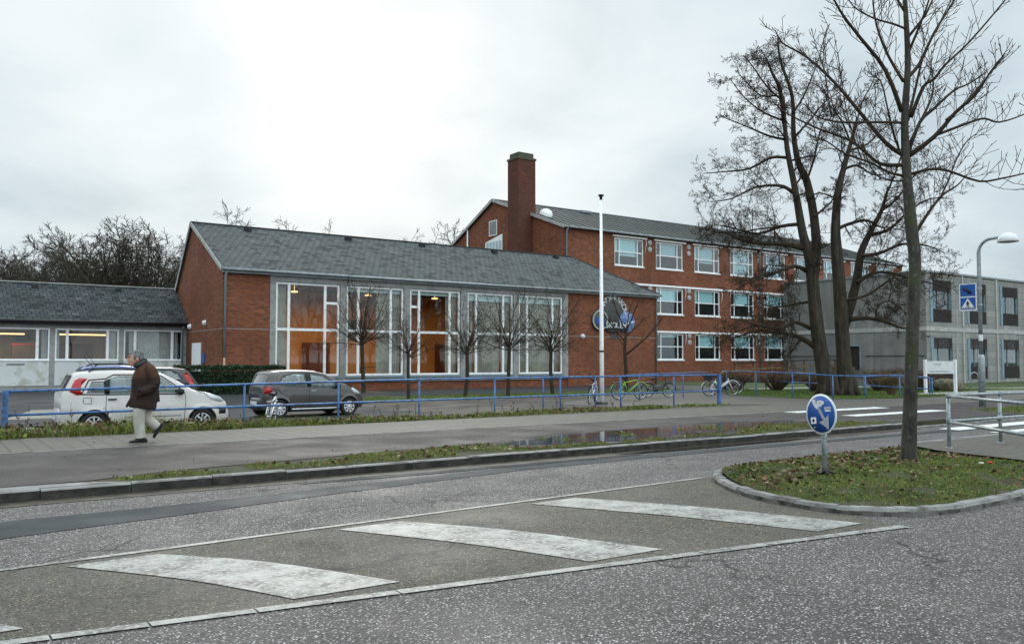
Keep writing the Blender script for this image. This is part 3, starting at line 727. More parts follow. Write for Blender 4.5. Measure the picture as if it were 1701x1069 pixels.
# ---------------------------------------------------------------- the hall
def hall():
    X0, X1, Y0, YR = 11.88, 41.1, 41.5, 47.2
    t = thing('school_hall', 'red brick hall with slate roof and five tall white-framed windows', 'hall', (X0, Y0, 0))
    W = [(14.56, 17.99, 15.25, 17.20), (18.38, 21.76, 19.08, 21.00), (22.16, 25.42, 22.76, 24.75), (25.92, 29.15, 26.55, 28.47), (29.58, 32.95, 30.25, 32.19)]
    zb, zt = 0.83, 5.60
    k = MB()
    wall(k, 'y', Y0, X0, 14.25, -.4, 6.12); wall(k, 'y', Y0, 33.36, X1, -.4, 6.12)
    wall(k, 'y', Y0 + .06, 14.25, 33.36, -.4, 0.5)
    # gable to the left, stepping down to the steeper back roof
    g = [(X0, Y0, -.4), (X0, Y0, 6.05), (X0, 42.2, 6.35), (X0, YR, 8.90), (X0, 50.3, 5.50), (X0, 52.6, 3.0), (X0, 52.6, -.4)]
    yb = lambda z: interp(z, [(3.0, 52.6), (5.5, 50.3), (8.9, YR)])
    k.extrude([(X0 + .004, y + (.002 if i < 2 else 0), z) for i, (_, y, z) in enumerate(g)], (0.3, 0, 0))
    k.extrude([(X1 - .3, Y0 + .3, -.4), (X1 - .3, Y0 + .3, 6.0), (X1 - .3, 52.6, 6.0), (X1 - .3, 52.6, -.4)], (0.296, 0, 0))
    k.quad((X0 + .3, 52.6, -.4), (X1 - .3, 52.6, -.4), (X1 - .3, 52.6, 3.4), (X0 + .3, 52.6, 3.4))
    w = k.build('wall', M['brick'], t)
    for q in ((X0 - .006, Y0 + .0, 3.16, X0 + .1, 48.1, 3.19), (X0, Y0 - .006, 3.16, 14.2, Y0 + .1, 3.19), (33.4, Y0 - .006, 3.16, X1, Y0 + .1, 3.19)):
        mo = MB(); mo.box(*q); mo.build('mortar_band', M['render'], w)
    pan = MB()
    wall(pan, 'y', Y0 - .03, 14.25, 33.36, 0.5, 6.10, [(a - .02, b + .02, zb - .02, zt + .02) for a, b, _, _ in W], 0.28)
    pan.build('render_panel', M['render'], t)
    for i, (a, b, m1, m2) in enumerate(W):
        f = MB()
        segs = [(m2 + .06, b - .08, 4.62)] if i in (0,) else ([(a + .08, m1 - .06, 4.62)] if i == 2 else [])
        frame(f, a, b, zb, zt, Y0 + .06, (m1, m2), (3.21,), 0.10, 0.13, 0.1, 0, segs)
        fo = f.build('window', M['white'], t)
        p = MB(); p.box(a + .1, Y0 + .105, zb + .1, b - .1, Y0 + .113, zt - .1); p.build('pane', M['glass'], fo)
        s = MB(); s.box(a - .06, Y0 - .12, zb - .11, b + .06, Y0 + .05, zb - .03); s.build('sill', M['bluezinc'], fo)
        cur = {0: [(a, m1 + .02)], 1: [(m2 - .75, b)], 2: [(a, a + .25), (m2 - .12, b)], 3: [(a, m1), (m1 + .05, m2 - .05), (m2, b)], 4: [(a, b)]}[i]
        for q, (c0, c1) in enumerate(cur):
            curtain(c0 + .04, c1 - .04, zb + .1, zt - (.1 if i < 3 else .45), Y0 + .42, M['curtain'], fo, i * 7 + q)
        if i >= 1:
            bl = MB(); bl.box(a + .1, Y0 + .24, zt - .48 if i > 2 else zt - .3, b - .1, Y0 + .25, zt - .1); bl.build('blind', M['blind'], fo)
    # the room behind the glass
    r = MB()
    r.quad((14.2, 50.0, .55), (33.4, 50.0, .55), (33.4, 50.0, 5.98), (14.2, 50.0, 5.98), 0)
    r.quad((14.2, 41.9, .55), (14.2, 50, .55), (14.2, 50, 5.98), (14.2, 41.9, 5.98), 0); r.quad((33.4, 50, .55), (33.4, 41.9, .55), (33.4, 41.9, 5.98), (33.4, 50, 5.98), 0)
    r.quad((14.2, 41.8, .55), (33.4, 41.8, .55), (33.4, 50, .55), (14.2, 50, .55), 1)
    r.quad((14.2, 50, 5.98), (33.4, 50, 5.98), (33.4, 41.8, 5.98), (14.2, 41.8, 5.98), 2)
    room = r.build('room', [M['ochre'], M['redbrown'], M['ceil']], t)
    for x0, x1 in ((19.2, 21.0), (24.5, 26.2), (28.6, 31.5)): d = MB(); d.box(x0, 49.9, .56, x1, 49.99, 2.75); d.build('door', M['redbrown'], room)
    bx = MB(); bx.box(21.9, 49.4, 3.2, 22.9, 49.98, 4.2); bx.build('loudspeaker', M['black'], room)
    for x0 in (21.5, 23.3):
        tb = MB(); tb.box(x0, 46.0, 1.22, x0 + 1.4, 46.7, 1.27)
        for xx in (x0 + .05, x0 + 1.3):
            for yy in (46.05, 46.6): tb.box(xx, yy, .56, xx + .05, yy + .05, 1.22)
        tb.build('table', M['brownwood'], room)
    for x in (17, 21.5, 26, 30.5):
        l = MB(); l.lathe([(0.001, -.06), (0.19, -.06), (0.19, 0), (0.001, 0)], (x, 45.5, 5.5), n=20); l.tube([(x, 45.5, 5.5), (x, 45.5, 5.97)], .01, 5)
        l.build('ceiling_lamp', M['lamp'], room)
        ld = bpy.data.lights.new('lamp_glow', 'AREA'); ld.shape = 'DISK'; ld.size = 0.5; ld.energy = 150 if x < 24 else 60; ld.color = (1.0, 0.74, 0.42)
        lo = bpy.data.objects.new('lamp_glow', ld); COL.objects.link(lo); lo.parent = room; lo.location = (x - X0, 45.5 - Y0, 5.36)
        lo.matrix_parent_inverse = Matrix.Identity(4); lo.location = (x, 45.5, 5.36)
    # roof: front slope with a hipped right end, steep back slope
    e = 0.28
    rf = MB(); H = X1 - 2.9
    ov = X0 - 0.12
    slab_roof(rf, [(ov, Y0 - e, 6.12), (X1 + .15, Y0 - e, 6.12), (H, YR, 9.12), (ov, YR, 9.12)], 0.14)
    slab_roof(rf, [(ov, YR + .006, 9.115), (H, YR + .006, 9.115), (X1 + .15, 52.9, 2.9), (ov, 52.9, 2.9)], 0.14)
    slab_roof(rf, [(X1 + .154, Y0 - e, 6.118), (X1 + .154, 52.9, 2.9), (H + .004, YR + .003, 9.118)], 0.14)
    ro = rf.build('roof', M['slate'], t)
    c = MB(); c.beam((ov - .01, YR, 9.135), (H, YR, 9.135), .22, .05); c.beam((H, YR, 9.14), (X1 + .15, Y0 - e, 6.14), .16, .05)
    c.build('ridge_cap', M['felt'], ro)
    for x in (14.5, 20.5, 25.5, 31.0, 36.2):
        v = MB(); yv = YR - .62; v.box(x, yv - .12, 8.78, x + .36, yv + .15, 8.96); v.build('roof_vent', M['black'], ro)
    vg = MB(); vg.beam((X0 - .135, Y0 - e, 6.05), (X0 - .135, YR, 9.05), .03, .2); vg.beam((X0 - .135, YR, 9.05), (X0 - .135, 50.3, 5.62), .03, .2); vg.build('verge_board', M['concpale'], ro)
    gu = MB(); gu.tube([(ov, Y0 - e - .06, 6.05), (X1 + .2, Y0 - e - .06, 6.05)], .075, 8); gu.box(X0 - .05, Y0 - e + .03, 5.90, X1 + .1, Y0 - .04, 6.02)
    gu.build('gutter', M['zinc'], ro)
    dp = MB(); dp.tube([(X0 + .12, Y0 - .3, 6.0), (X0 + .12, Y0 - .12, 5.75), (X0 + .12, Y0 - .09, 1.75)], .055, 8)
    dp.build('downpipe', M['bluezinc'], t)
    dp = MB(); dp.tube([(X0 + .12, Y0 - .09, 1.752), (X0 + .12, Y0 - .09, -.1)], .058, 8); dp.build('downpipe', M['rust'], t)
    dp = MB(); dp.tube([(X1 - .08, Y0 - .3, 6.0), (X1 - .08, Y0 - .12, 5.75), (X1 - .08, Y0 - .09, -.1)], .05, 8); dp.build('downpipe', M['galv'], t)
    # gable door, wall lamps, meter plate
    do = MB(); do.box(X0 - .05, 45.05, 0.2, X0 - .006, 46.75, 2.55); do = do.build('door', M['white'], t)
    hd = MB(); hd.box(X0 - .10, 45.2, 1.2, X0 - .056, 45.3, 1.28); hd.build('handle', M['chrome'], do)
    pl = MB(); pl.box(X0 - .04, 44.35, 1.5, X0 - .006, 44.8, 2.0); pl.build('wall_plate', M['signblue'], t)
    for (x, y, z, ax) in ((X0 - .02, 47.2, 3.45, 'x'), (X0 - .02, 44.3, 3.55, 'x'), (34.55, Y0 - .02, 3.18, 'y')):
        l = MB(); n = (-1, 0, 0) if ax == 'x' else (0, -1, 0)
        l.lathe([(.001, .16), (.09, .15), (.13, .09), (.13, .02), (.16, .02), (.16, 0.0), (.001, 0)], (x, y, z), n, 14); l.build('wall_lamp', M['signwhite'], t)
    # faded smudge on the brick
    # the round emblem: a large disc, two small ones, lettering
    em = MB(); em.lathe([(.001, .10), (.82, .10), (.86, .06), (.86, 0), (.001, 0)], (37.12, Y0 - .005, 4.78), (0, -1, 0), 40)
    em = em.build('emblem', M['darkgrey'], t)
    ring = MB()
    ring.lathe([(.86, 0), (1.24, 0), (1.24, .07), (.86, .07), (.86, 0)], (37.12, Y0 - .012, 4.66), (0, -1, 0), 48)
    bm = ring.build('emblem_ring', M['darkgrey'], em)
    a = MB(); a.lathe([(.001, .13), (.62, .13), (.66, .08), (.66, 0), (.001, 0)], (35.95, Y0 - .006, 4.24), (0, -1, 0), 32); d1 = a.build('emblem_disc', M['darkgrey'], em)
    for k_ in range(14):
        an = k_ * 2 * math.pi / 14; 
    rr = MB(); rr.lathe([(.54, .131), (.66, .131), (.66, .15), (.54, .15), (.54, .131)], (35.95, Y0 - .006, 4.24), (0, -1, 0), 32); rr.build('emblem_rim', M['concpale'], d1)
    q = MB(); q.box(35.58, Y0 - .17, 4.0, 35.86, Y0 - .137, 4.42); q.box(35.96, Y0 - .17, 4.0, 36.24, Y0 - .137, 4.42); q.build('emblem_tile', M['signblue'], d1)
    a = MB(); a.lathe([(.001, .14), (.66, .14), (.70, .09), (.70, 0), (.001, 0)], (38.3, Y0 - .007, 4.18), (0, -1, 0), 32)
    d2 = a.build('emblem_disc', surf('blue_mosaic', (0.03, 0.08, 0.26), (0.16, 0.26, 0.46), 7, 0.3, c3=(0.35, 0.42, 0.5), s3=5), em)
    fi = MB(); fi.tube([(37.75, Y0 - .17, 3.98), (38.1, Y0 - .17, 3.95), (38.4, Y0 - .17, 4.1), (38.85, Y0 - .17, 4.22)], .035, 6); fi.build('emblem_line', M['white'], d2)
    lt = MB()
    def place(ch, x, z, size, ang, yy):
        me = text_mesh(ch, size, M['letter'], .006)
        co = [v.co.copy() for v in me.vertices]; fs = [tuple(p.vertices) for p in me.polygons]
        ca, sa = math.cos(ang), math.sin(ang)
        lt.add([(x + c_.x * ca - c_.y * sa, yy - c_.z, z + c_.x * sa + c_.y * ca) for c_ in co], fs)
        bpy.data.meshes.remove(me)
    word = 'S\u00d8NDERSKOV'
    for i, ch in enumerate(word):
        an = R(168 - 156 * i / (len(word) - 1)); rad = 1.05
        place(ch, 37.12 + rad * math.cos(an), 4.66 + rad * math.sin(an), .56, an - R(90), Y0 - .095)
    lt.build('lettering', M['letter'], em); lt.__init__()
    for i, ch in enumerate('SKOLEN'):
        place(ch, 36.50 + i * .30, 3.93, .52, 0, Y0 - .185)
    lt.build('lettering', M['letter'], em)
    bk = MB(); bk.box(36.35, Y0 - .17, 3.70, 38.15, Y0 - .12, 4.14); bk.build('lettering_board', M['black'], em)
    bo = MB(); bo.box(36.95, Y0 - .03, 3.05, 37.5, Y0 - .004, 3.72); bo.build('wall_box', M['darkgrey'], t)
    return t
hall()

# ---------------------------------------------------------------- low classroom wing
def wing():
    Y0 = 48.0; XE = 11.86
    t = thing('classroom_wing', 'low grey wing with white panels, wide windows and dark slate roof', 'school wing', (-12, Y0, 0))
    starts = [-9.96 + 3.2 * i for i in range(4)] + [2.35, 5.52, 8.70]
    starts = [5.50 - 3.2 * i for i in range(5, 0, -1)] + [5.50, 8.70]
    Wd = 2.98
    k = MB(); wall(k, 'y', Y0, -12, XE, -.2, 3.52, [(s, s + Wd - .02, 1.64, 3.25) for s in starts], .25)
    k.box(-12, 53.5, -.2, XE, 53.8, 3.5); k.box(-12.25, Y0, -.2, -12.005, 53.8, 3.5)
    k.build('wall', M['render'], t)
    for s in starts:
        p = MB(); p.box(s + .0, Y0 - .03, 0.38, s + Wd - .03, Y0 - .002, 1.60); p.build('wall_panel', M['panel'], t)
        f = MB(); frame(f, s, s + Wd - .02, 1.64, 3.25, Y0 + .03, (s + .55, s + 2.42), (), .07, .13, .09)
        fo = f.build('window', M['white'], t)
        q = MB(); q.box(s + .07, Y0 + .07, 1.71, s + Wd - .09, Y0 + .078, 3.18); q.build('pane', M['glass'], fo)
        sl = MB(); sl.box(s - .02, Y0 - .07, 1.605, s + Wd, Y0 + .02, 1.637); sl.build('sill', M['white'], fo)
        if s > 8:
            curtain(s + .3, s + .56, 1.7, 3.15, Y0 + .3, M['curtain2'], fo, 1, .12); curtain(s + .62, s + 2.42, 1.7, 3.15, Y0 + .3, M['curtain2'], fo, 2, .13); curtain(s + 2.45, s + 2.75, 1.7, 3.15, Y0 + .3, M['curtain2'], fo, 3, .12)
        elif s > 5:
            curtain(s + 2.5, s + 2.9, 1.7, 3.15, Y0 + .3, M['curtain2'], fo, 4, .14); curtain(s + .07, s + .22, 1.7, 3.15, Y0 + .3, M['curtain2'], fo, 5, .1)
        else:
            curtain(s + 2.62, s + 2.9, 1.7, 3.15, Y0 + .3, M['curtain2'], fo, int(s * 3), .12)
    dv = MB(); dv.box(3.4, Y0 - .06, 1.42, 4.2, Y0 - .035, 1.46); dv.build('vent_slot', M['black'], t)
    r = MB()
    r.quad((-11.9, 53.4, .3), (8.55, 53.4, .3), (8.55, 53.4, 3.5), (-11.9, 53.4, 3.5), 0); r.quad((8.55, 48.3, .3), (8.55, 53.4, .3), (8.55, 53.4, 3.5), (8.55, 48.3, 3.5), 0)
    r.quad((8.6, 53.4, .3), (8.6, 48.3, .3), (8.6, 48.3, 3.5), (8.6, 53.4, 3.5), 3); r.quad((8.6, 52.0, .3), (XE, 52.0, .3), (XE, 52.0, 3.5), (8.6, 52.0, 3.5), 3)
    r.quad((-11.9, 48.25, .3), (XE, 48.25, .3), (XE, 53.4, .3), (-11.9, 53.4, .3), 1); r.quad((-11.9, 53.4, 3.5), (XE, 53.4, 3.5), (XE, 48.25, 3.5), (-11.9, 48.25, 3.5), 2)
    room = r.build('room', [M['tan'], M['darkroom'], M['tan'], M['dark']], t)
    b = MB(); b.box(5.4, 53.2, 1.0, 8.0, 53.36, 2.6); b.build('blackboard', M['redbrown'], room)
    b = MB(); b.box(3.9, 51.5, .3, 5.0, 52.2, 2.45); b.build('cupboard', M['brownwood'], room)
    b = MB(); b.box(3.86, 51.46, 2.453, 5.04, 52.24, 2.52); b.build('cupboard_top', M['red'], room)
    b = MB(); b.box(4.2, 53.1, 2.7, 4.9, 53.38, 3.2); b.build('screen', M['black'], room)
    for x in (-3, .2, 2.6, 6.9):
        b = MB(); b.box(x - .7, 49.6, 1.0, x + .7, 50.3, 1.05)
        for xx in (x - .65, x + .6): b.box(xx, 49.65, .3, xx + .05, 49.7, 1.0); b.box(xx, 50.2, .3, xx + .05, 50.25, 1.0)
        b.build('table', M['brownwood'], room)
    for x0, x1, y in ((5.7, 8.2, 50.4), (1.6, 4.4, 50.9), (-2.5, .3, 50.6)):
        l = MB(); l.box(x0, y - .10, 2.98, x1, y + .10, 3.05); l.build('tube_lamp', M['lamp'], room)
        hz_ = MB(); hz_.box(x0, y - .12, 3.055, x1, y + .12, 3.14); hz_.build('lamp_housing', M['ceil'], room)
        ld = bpy.data.lights.new('lamp_glow', 'AREA'); ld.shape = 'RECTANGLE'; ld.size = x1 - x0; ld.size_y = .2; ld.energy = 22; ld.color = (1, .76, .45)
        lo = bpy.data.objects.new('lamp_glow', ld); COL.objects.link(lo); lo.parent = room; lo.location = ((x0 + x1) / 2, y, 2.95)
    rf = MB()
    slab_roof(rf, [(-12.4, 47.62, 3.66), (XE, 47.62, 3.66), (XE, 50.5, 5.70), (-12.4, 50.5, 5.70)], .12)
    slab_roof(rf, [(-12.4, 50.506, 5.70), (XE, 50.506, 5.70), (XE, 54.2, 3.2), (-12.4, 54.2, 3.2)], .12)
    ro = rf.build('roof', M['slate2'], t)
    c = MB(); c.beam((-12.4, 50.5, 5.72), (XE, 50.5, 5.72), .2, .06); c.build('ridge_cap', M['concpale'], ro)
    for x in (4.6, 8.6, 1.0):
        v = MB(); v.box(x, 50.02, 5.36, x + .3, 50.22, 5.56); v.build('roof_vent', M['black'], ro)
    g = MB(); g.tube([(-12.4, 47.56, 3.58), (XE - .02, 47.56, 3.58)], .08, 8); g.box(-12.4, 47.66, 3.44, XE - .02, 47.72, 3.56); g.build('gutter', M['black'], ro)
    d = MB(); d.tube([(XE - .25, 47.6, 3.5), (XE - .25, 47.88, 3.3), (XE - .25, 47.9, 0)], .05, 8); d.build('downpipe', M['bluezinc'], t)
    for a in (0, ):
        g = MB(); g.extrude([(-12.38, 47.7, 3.55), (-12.38, 50.5, 5.6), (-12.38, 54, 3.2), (-12.38, 53.8, 3.4), (-12.38, 48, 3.4)], (.12, 0, 0)); g.build('gable', M['render'], t)
wing()

# ---------------------------------------------------------------- three-storey block with chimney
def block():
    X0, X1, Y0, YR, YB = 41.45, 89.8, 52.0, 62.05, 70.0
    t = thing('school_block', 'three-storey red brick school block with a tall square chimney', 'school building', (X0, Y0, 0))
    pitch = 4.755; st = [46.78 + pitch * i for i in range(9)]; Wd = 3.28
    floors = [(1.74, 3.98), (5.66, 7.92), (9.57, 11.86)]
    holes = [(s, s + Wd, a, b) for s in st for a, b in floors]
    k = MB(); wall(k, 'y', Y0, X0, X1, -.6, 12.2, holes, .35)
    g = [(X0, Y0 + .004, -.6), (X0, Y0 + .004, 12.2), (X0, YR, 15.75), (X0, YB, 12.0), (X0, YB, -.6)]
    k.extrude([(X0 + .003, y, z) for _, y, z in g], (.35, 0, 0)); k.extrude([(X1 - .353, y, z) for _, y, z in g], (.35, 0, 0))
    k.quad((X0, YB, -.6), (X1, YB, -.6), (X1, YB, 12), (X0, YB, 12))
    w = k.build('wall', M['brick'], t)
    bands = MB()
    for z in (4.04, 7.99): bands.box(X0 + 5.0, Y0 - .10, z, X1, Y0 - .003, z + .16)
    for s in st: bands.box(s - .25, Y0 - .10, 11.92, s + Wd + .35, Y0 - .003, 12.06)
    bands.build('lintel_band', M['white'], t)
    rng = random.Random(2)
    vis = lambda s, a: not (s > 67 and a < 9)
    for s in st:
        for (a, b) in floors:
            f = MB(); frame(f, s, s + Wd, a, b, Y0 + .05, (s + .56, s + 2.62), (a + (b - a) * .5,), .085, .075, .09)
            f.box(s - .05, Y0 - .07, a - .1, s + Wd + .05, Y0 + .04, a - .002)
            fo = f.build('window', M['white'], t)
            p = MB(); p.box(s + .085, Y0 + .095, a + .085, s + Wd - .085, Y0 + .103, b - .085); p.build('pane', M['glassblue'], fo)
            top = a > 9; kind = rng.random(); kb = rng.random()
            if not (a < 2 and s < 51):
                z0 = a + (b - a) * (.04 if (top and kind < .5) else (.52 if kind < .8 else .36))
                if a < 2 and 51 < s < 52: z0 = b - .3
                bl = MB(); bl.box(s + .62, Y0 + .2, z0, s + 2.55, Y0 + .215, b - .09)
                bl.build('blind', M['greyblind'] if (top and kb < .6) else M['blind'], fo)
            if kb > .45:
                bl = MB(); bl.box(s + .1, Y0 + .2, a + (b - a) * .5, s + .5, Y0 + .215, b - .09); bl.build('blind', M['blind'], fo)
    # dim rooms behind
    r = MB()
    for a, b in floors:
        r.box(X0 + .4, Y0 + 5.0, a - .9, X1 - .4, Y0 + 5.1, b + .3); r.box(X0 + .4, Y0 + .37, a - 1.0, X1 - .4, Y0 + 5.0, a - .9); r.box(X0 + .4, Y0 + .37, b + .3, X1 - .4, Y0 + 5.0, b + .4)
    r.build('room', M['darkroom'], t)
    for i in (0, 1, 3, 5):
        for (a, b) in floors:
            x = st[i] + Wd + (pitch - Wd) / 2
            for dz in (-.28, .30):
                v = MB(); v.lathe([(.001, .05), (.13, .05), (.15, .03), (.22, .06), (.24, .02), (.24, 0), (.001, 0)], (x, Y0 - .003, b - .45 + dz), (0, -1, 0), 18); v.build('round_vent', M['signgrey'], t)
    # sun blind cords beside some windows
    cd = MB()
    for i, (a, b) in ((0, floors[2]), (1, floors[1]), (2, floors[1]), (1, floors[0]), (3, floors[0])):
        x = st[i] + Wd + .2; cd.tube([(x, Y0 - .05, b + .05), (x, Y0 - .16, b - .2), (x - .05, Y0 - .05, b - 1.1)], .022, 5)
    cd.build('awning_arm', M['white'], t)
    e = .3; rf = MB()
    slab_roof(rf, [(X0 - .2, Y0 - e, 12.30), (X1 + .3, Y0 - e, 12.30), (X1 + .3, YR, 15.98), (X0 - .2, YR, 15.98)], .16)
    slab_roof(rf, [(X0 - .2, YR + .006, 15.975), (X1 + .3, YR + .006, 15.975), (X1 + .3, YB + .4, 12.1), (X0 - .2, YB + .4, 12.1)], .16)
    ro = rf.build('roof', M['felt'], t)
    rb = MB(); n = 46
    for i in range(n):
        x = X0 + (X1 - X0) * (i + .5) / n; rb.beam((x, Y0 - e + .02, 12.335), (x, YR - .1, 15.99), .07, .05)
    rb.build('standing_seam', M['felt'], ro)
    c = MB(); c.beam((X0 - .2, YR, 16.0), (X1 + .3, YR, 16.0), .3, .06); c.build('ridge_cap', M['zinc'], ro)
    vb = MB(); vb.beam((X0 - .215, Y0 - e, 12.24), (X0 - .215, YR, 15.92), .03, .26); vb.beam((X0 - .215, YR, 15.92), (X0 - .215, YB + .4, 12.04), .03, .26); vb.build('verge_board', M['concpale'], ro)
    for x in (50.5, 70.0):
        v = MB(); v.box(x, YR - 1.35, 15.6, x + 1.3, YR - .9, 15.8); v.build('roof_vent', M['zinc'], ro)
    sk = MB(); sk.lathe([(.55, 0), (.55, .25), (.42, .5), (.2, .62), (.001, .66)], (42.6, 55.9, 13.72), (0, -.25, 1), 18); sk.build('roof_dome', M['white'], ro)
    gu = MB(); gu.tube([(X0 - .2, Y0 - e - .06, 12.22), (X1 + .3, Y0 - e - .06, 12.22)], .085, 8); gu.build('gutter', M['zinc'], ro)
    for x in (41.5, 65.0):
        d = MB(); d.tube([(x + .1, Y0 - .33, 12.15), (x + .1, Y0 - .15, 11.9), (x + .1, Y0 - .1, 0)], .07, 8); d.build('downpipe', M['bluezinc'] if x < 50 else M['galv'], t)
    d = MB(); d.tube([(X0 - .08, 66.3, 13.8), (X0 - .08, 66.3, 8)], .07, 8); d.build('downpipe', M['white'], t)
    v = MB(); frame(v, 0, 1.25, 12.75, 14.1, 0, (), (), .07, .05, .06)
    v2 = MB(); v2.v = [(X0 - .06 + y, 61.47 + x, z) for x, y, z in v.v]; v2.f = v.f; v2.m = v.m; v2.sm = v.sm
    fo = v2.build('gable_window', M['white'], t)
    p = MB(); p.box(X0 - .04, 61.55, 12.83, X0 - .01, 62.64, 14.02); p.build('pane', M['zinc'], fo)
    v = MB(); v.extrude([(X0 - .06, 60.6, 11.0), (X0 - .06, 63.3, 11.0), (X0 - .06, 63.3, 12.25), (X0 - .06, 60.6, 12.75)], (.05, 0, 0)); fo = v.build('gable_window', M['white'], t)
    for i in range(5):
        yy = 60.75 + i * .5; p = MB(); p.box(X0 - .075, yy, 11.1, X0 - .062, yy + .38, 12.2); p.build('pane', M['greyblind'], fo)
    # chimney
    cx0, cx1, cy0, cy1 = 40.0, 41.75, 56.2, 57.75
    c = MB(); c.box(cx0, cy0, -.5, X0 + .003, cy1, 12.5); c.box(cx0 + .002, cy0 + .002, 12.5, cx1, cy1 - .002, 18.55)
    ch = c.build('chimney', M['brickdark'], t)
    cp = MB(); cp.box(cx0 + .12, cy0 + .12, 18.55, cx1 - .12, cy1 - .12, 18.95); cp.box(cx0 - .06, cy0 - .06, 18.35, cx1 + .06, cy1 + .06, 18.5)
    cp.build('chimney_cap', surf('mossy_cap', (0.06, 0.065, 0.04), (0.10, 0.10, 0.07), 3, 0.9), ch)
    fl = MB(); fl.box(cx1 - .2, cy0 - .08, 13.35, cx1 + .15, cy1 + .1, 13.5); fl.build('flashing', M['concpale'], ch)
    an = MB(); an.tube([(69.2, 56, 13.5), (69.2, 56, 17.2)], .05, 6); an.beam((68.6, 56, 17.0), (69.8, 56, 17.0), .04, .04); an.build('antenna', M['black'], ro)
    # entrance side: stair rail and lamp post by the hall corner
    s = MB(); s.tube([(46.3, 50.6, 0), (46.3, 50.6, 1.5), (46.3, 50.4, 1.75), (46.3, 50.1, 1.7)], .05, 6); s.build('vent_pipe', M['white'], t)
block()

# ---------------------------------------------------------------- concrete annex
def annex():
    X0, Y0, X1, YB = 68.6, 37.72, 100.0, 51.98
    t = thing('concrete_annex', 'flat-roofed two-storey grey concrete annex behind the bare trees', 'annex', (X0, Y0, 0))
    bays = [69.2, 75.25, 81.3, 87.35, 93.4]; Wd = 3.55
    rngb = random.Random(3); holes = [(s, s + Wd, a, b) for s in bays for a, b in ((-.0, 3.6), (4.88, 8.5))]
    k = MB(); wall(k, 'y', Y0, X0 + .004, X1, -.8, 9.0, holes, .5)
    k.build('front_wall', M['concboard'], t)
    k = MB(); wall(k, 'x', X0, Y0 + .004, YB, -.8, 9.05, [(43.75, 45.35, .78, 3.05)], .4)
    k.build('side_wall', M['conc'], t); k = MB(); k.quad((X1, Y0, -.8), (X1, YB, -.8), (X1, YB, 9), (X1, Y0, 9)); k.build('end_wall', M['conc'], t)
    b = MB(); b.box(X0 - .06, Y0 - .06, 4.14, X1, Y0 - .003, 4.50); b.box(X0 - .06, Y0, 4.14, X0 - .003, YB, 4.50)
    for s in bays[1:]: b.box(s - .85, Y0 - .10, -.5, s - .62, Y0 - .004, 4.135); b.box(s - .85, Y0 - .10, 4.505, s - .62, Y0 - .004, 9.1)
    b.build('concrete_band', M['concpale'], t)
    r = MB(); r.box(X0 - .1, Y0 - .1, 9.06, X1 + .1, YB - .02, 9.22); ro = r.build('roof', M['zinc'], t)
    for x, y in ((72.5, 41.5), (77, 42)):
        v = MB(); v.lathe([(.6, 0), (.6, .25), (.45, .5), (.2, .62), (.001, .66)], (x, y, 9.22), (0, 0, 1), 16); v.build('roof_dome', M['greyblind'], ro)
    for s in bays:
        for a, b_ in ((0.0, 3.6), (4.88, 8.5)):
            f = MB(); frame(f, s, s + Wd, a, b_, Y0 + .12, (s + .42, s + 1.5), (), .1, .08, .12)
            fo = f.build('window', M['bluezinc'], t)
            p = MB(); p.box(s + .1, Y0 + .18, a + .95, s + Wd - .1, Y0 + .188, b_ - .1); p.build('pane', M['glassblue'], fo)
            lo = MB(); lo.box(s + .55, Y0 + .06, a + .05, s + Wd - .05, Y0 + .11, a + 1.15)
            for i in range(9): lo.box(s + .55, Y0 + .03, a + .08 + i * .118, s + Wd - .05, Y0 + .058, a + .165 + i * .118)
            lo.build('louvre', M['timber'], fo)
            up = MB()
            for i in range(7): up.box(s + .45, Y0 + .03, b_ - .92 + i * .125, s + Wd - .05, Y0 + .09, b_ - .82 + i * .125)
            up.build('louvre', M['timber'], fo)
            sd = MB(); sd.box(s + .02, Y0 - .06, a + .02, s + .40, Y0 + .1, b_ - .03); sd.build('side_panel', M['bluezinc'], fo)
            if rngb.random() < .5: cu = MB(); cu.box(s + 1.75, Y0 + .9, a + 1.0, s + 1.75 + rngb.uniform(.6, 1.3), Y0 + .92, b_ - .2); cu.build('blind', M['zinc'], fo)
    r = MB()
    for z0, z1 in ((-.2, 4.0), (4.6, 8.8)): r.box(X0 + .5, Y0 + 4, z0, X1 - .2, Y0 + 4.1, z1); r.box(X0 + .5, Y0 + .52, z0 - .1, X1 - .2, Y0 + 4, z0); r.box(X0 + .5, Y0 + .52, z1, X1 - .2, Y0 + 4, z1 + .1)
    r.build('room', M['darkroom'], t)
    d = MB(); d.box(X0 + .15, 43.8, .8, X0 + .22, 45.3, 3.0); do = d.build('door', M['timber'], t)
    f = MB()
    f.box(X0 - .02, 43.75, .78, X0 + .14, 43.87, 3.05); f.box(X0 - .02, 45.23, .78, X0 + .14, 45.35, 3.05); f.box(X0 - .02, 43.87, 2.93, X0 + .14, 45.23, 3.05); f.build('door_frame', M['bluezinc'], do)
    l = MB(); l.lathe([(.001, .2), (.14, .19), (.2, .1), (.2, 0), (.001, 0)], (X0 - .01, 45.5, 3.45), (-1, 0, 0), 16); l.build('wall_lamp', M['black'], t)
    rl = MB(); rl.box(X0 - .06, 37.9, 2.05, X0 - .004, 43.3, 2.09); rl.box(X0 - .06, 46, 2.05, X0 - .004, 51.9, 2.09); rl.build('joint_strip', M['timber'], t)
    return t
annex()
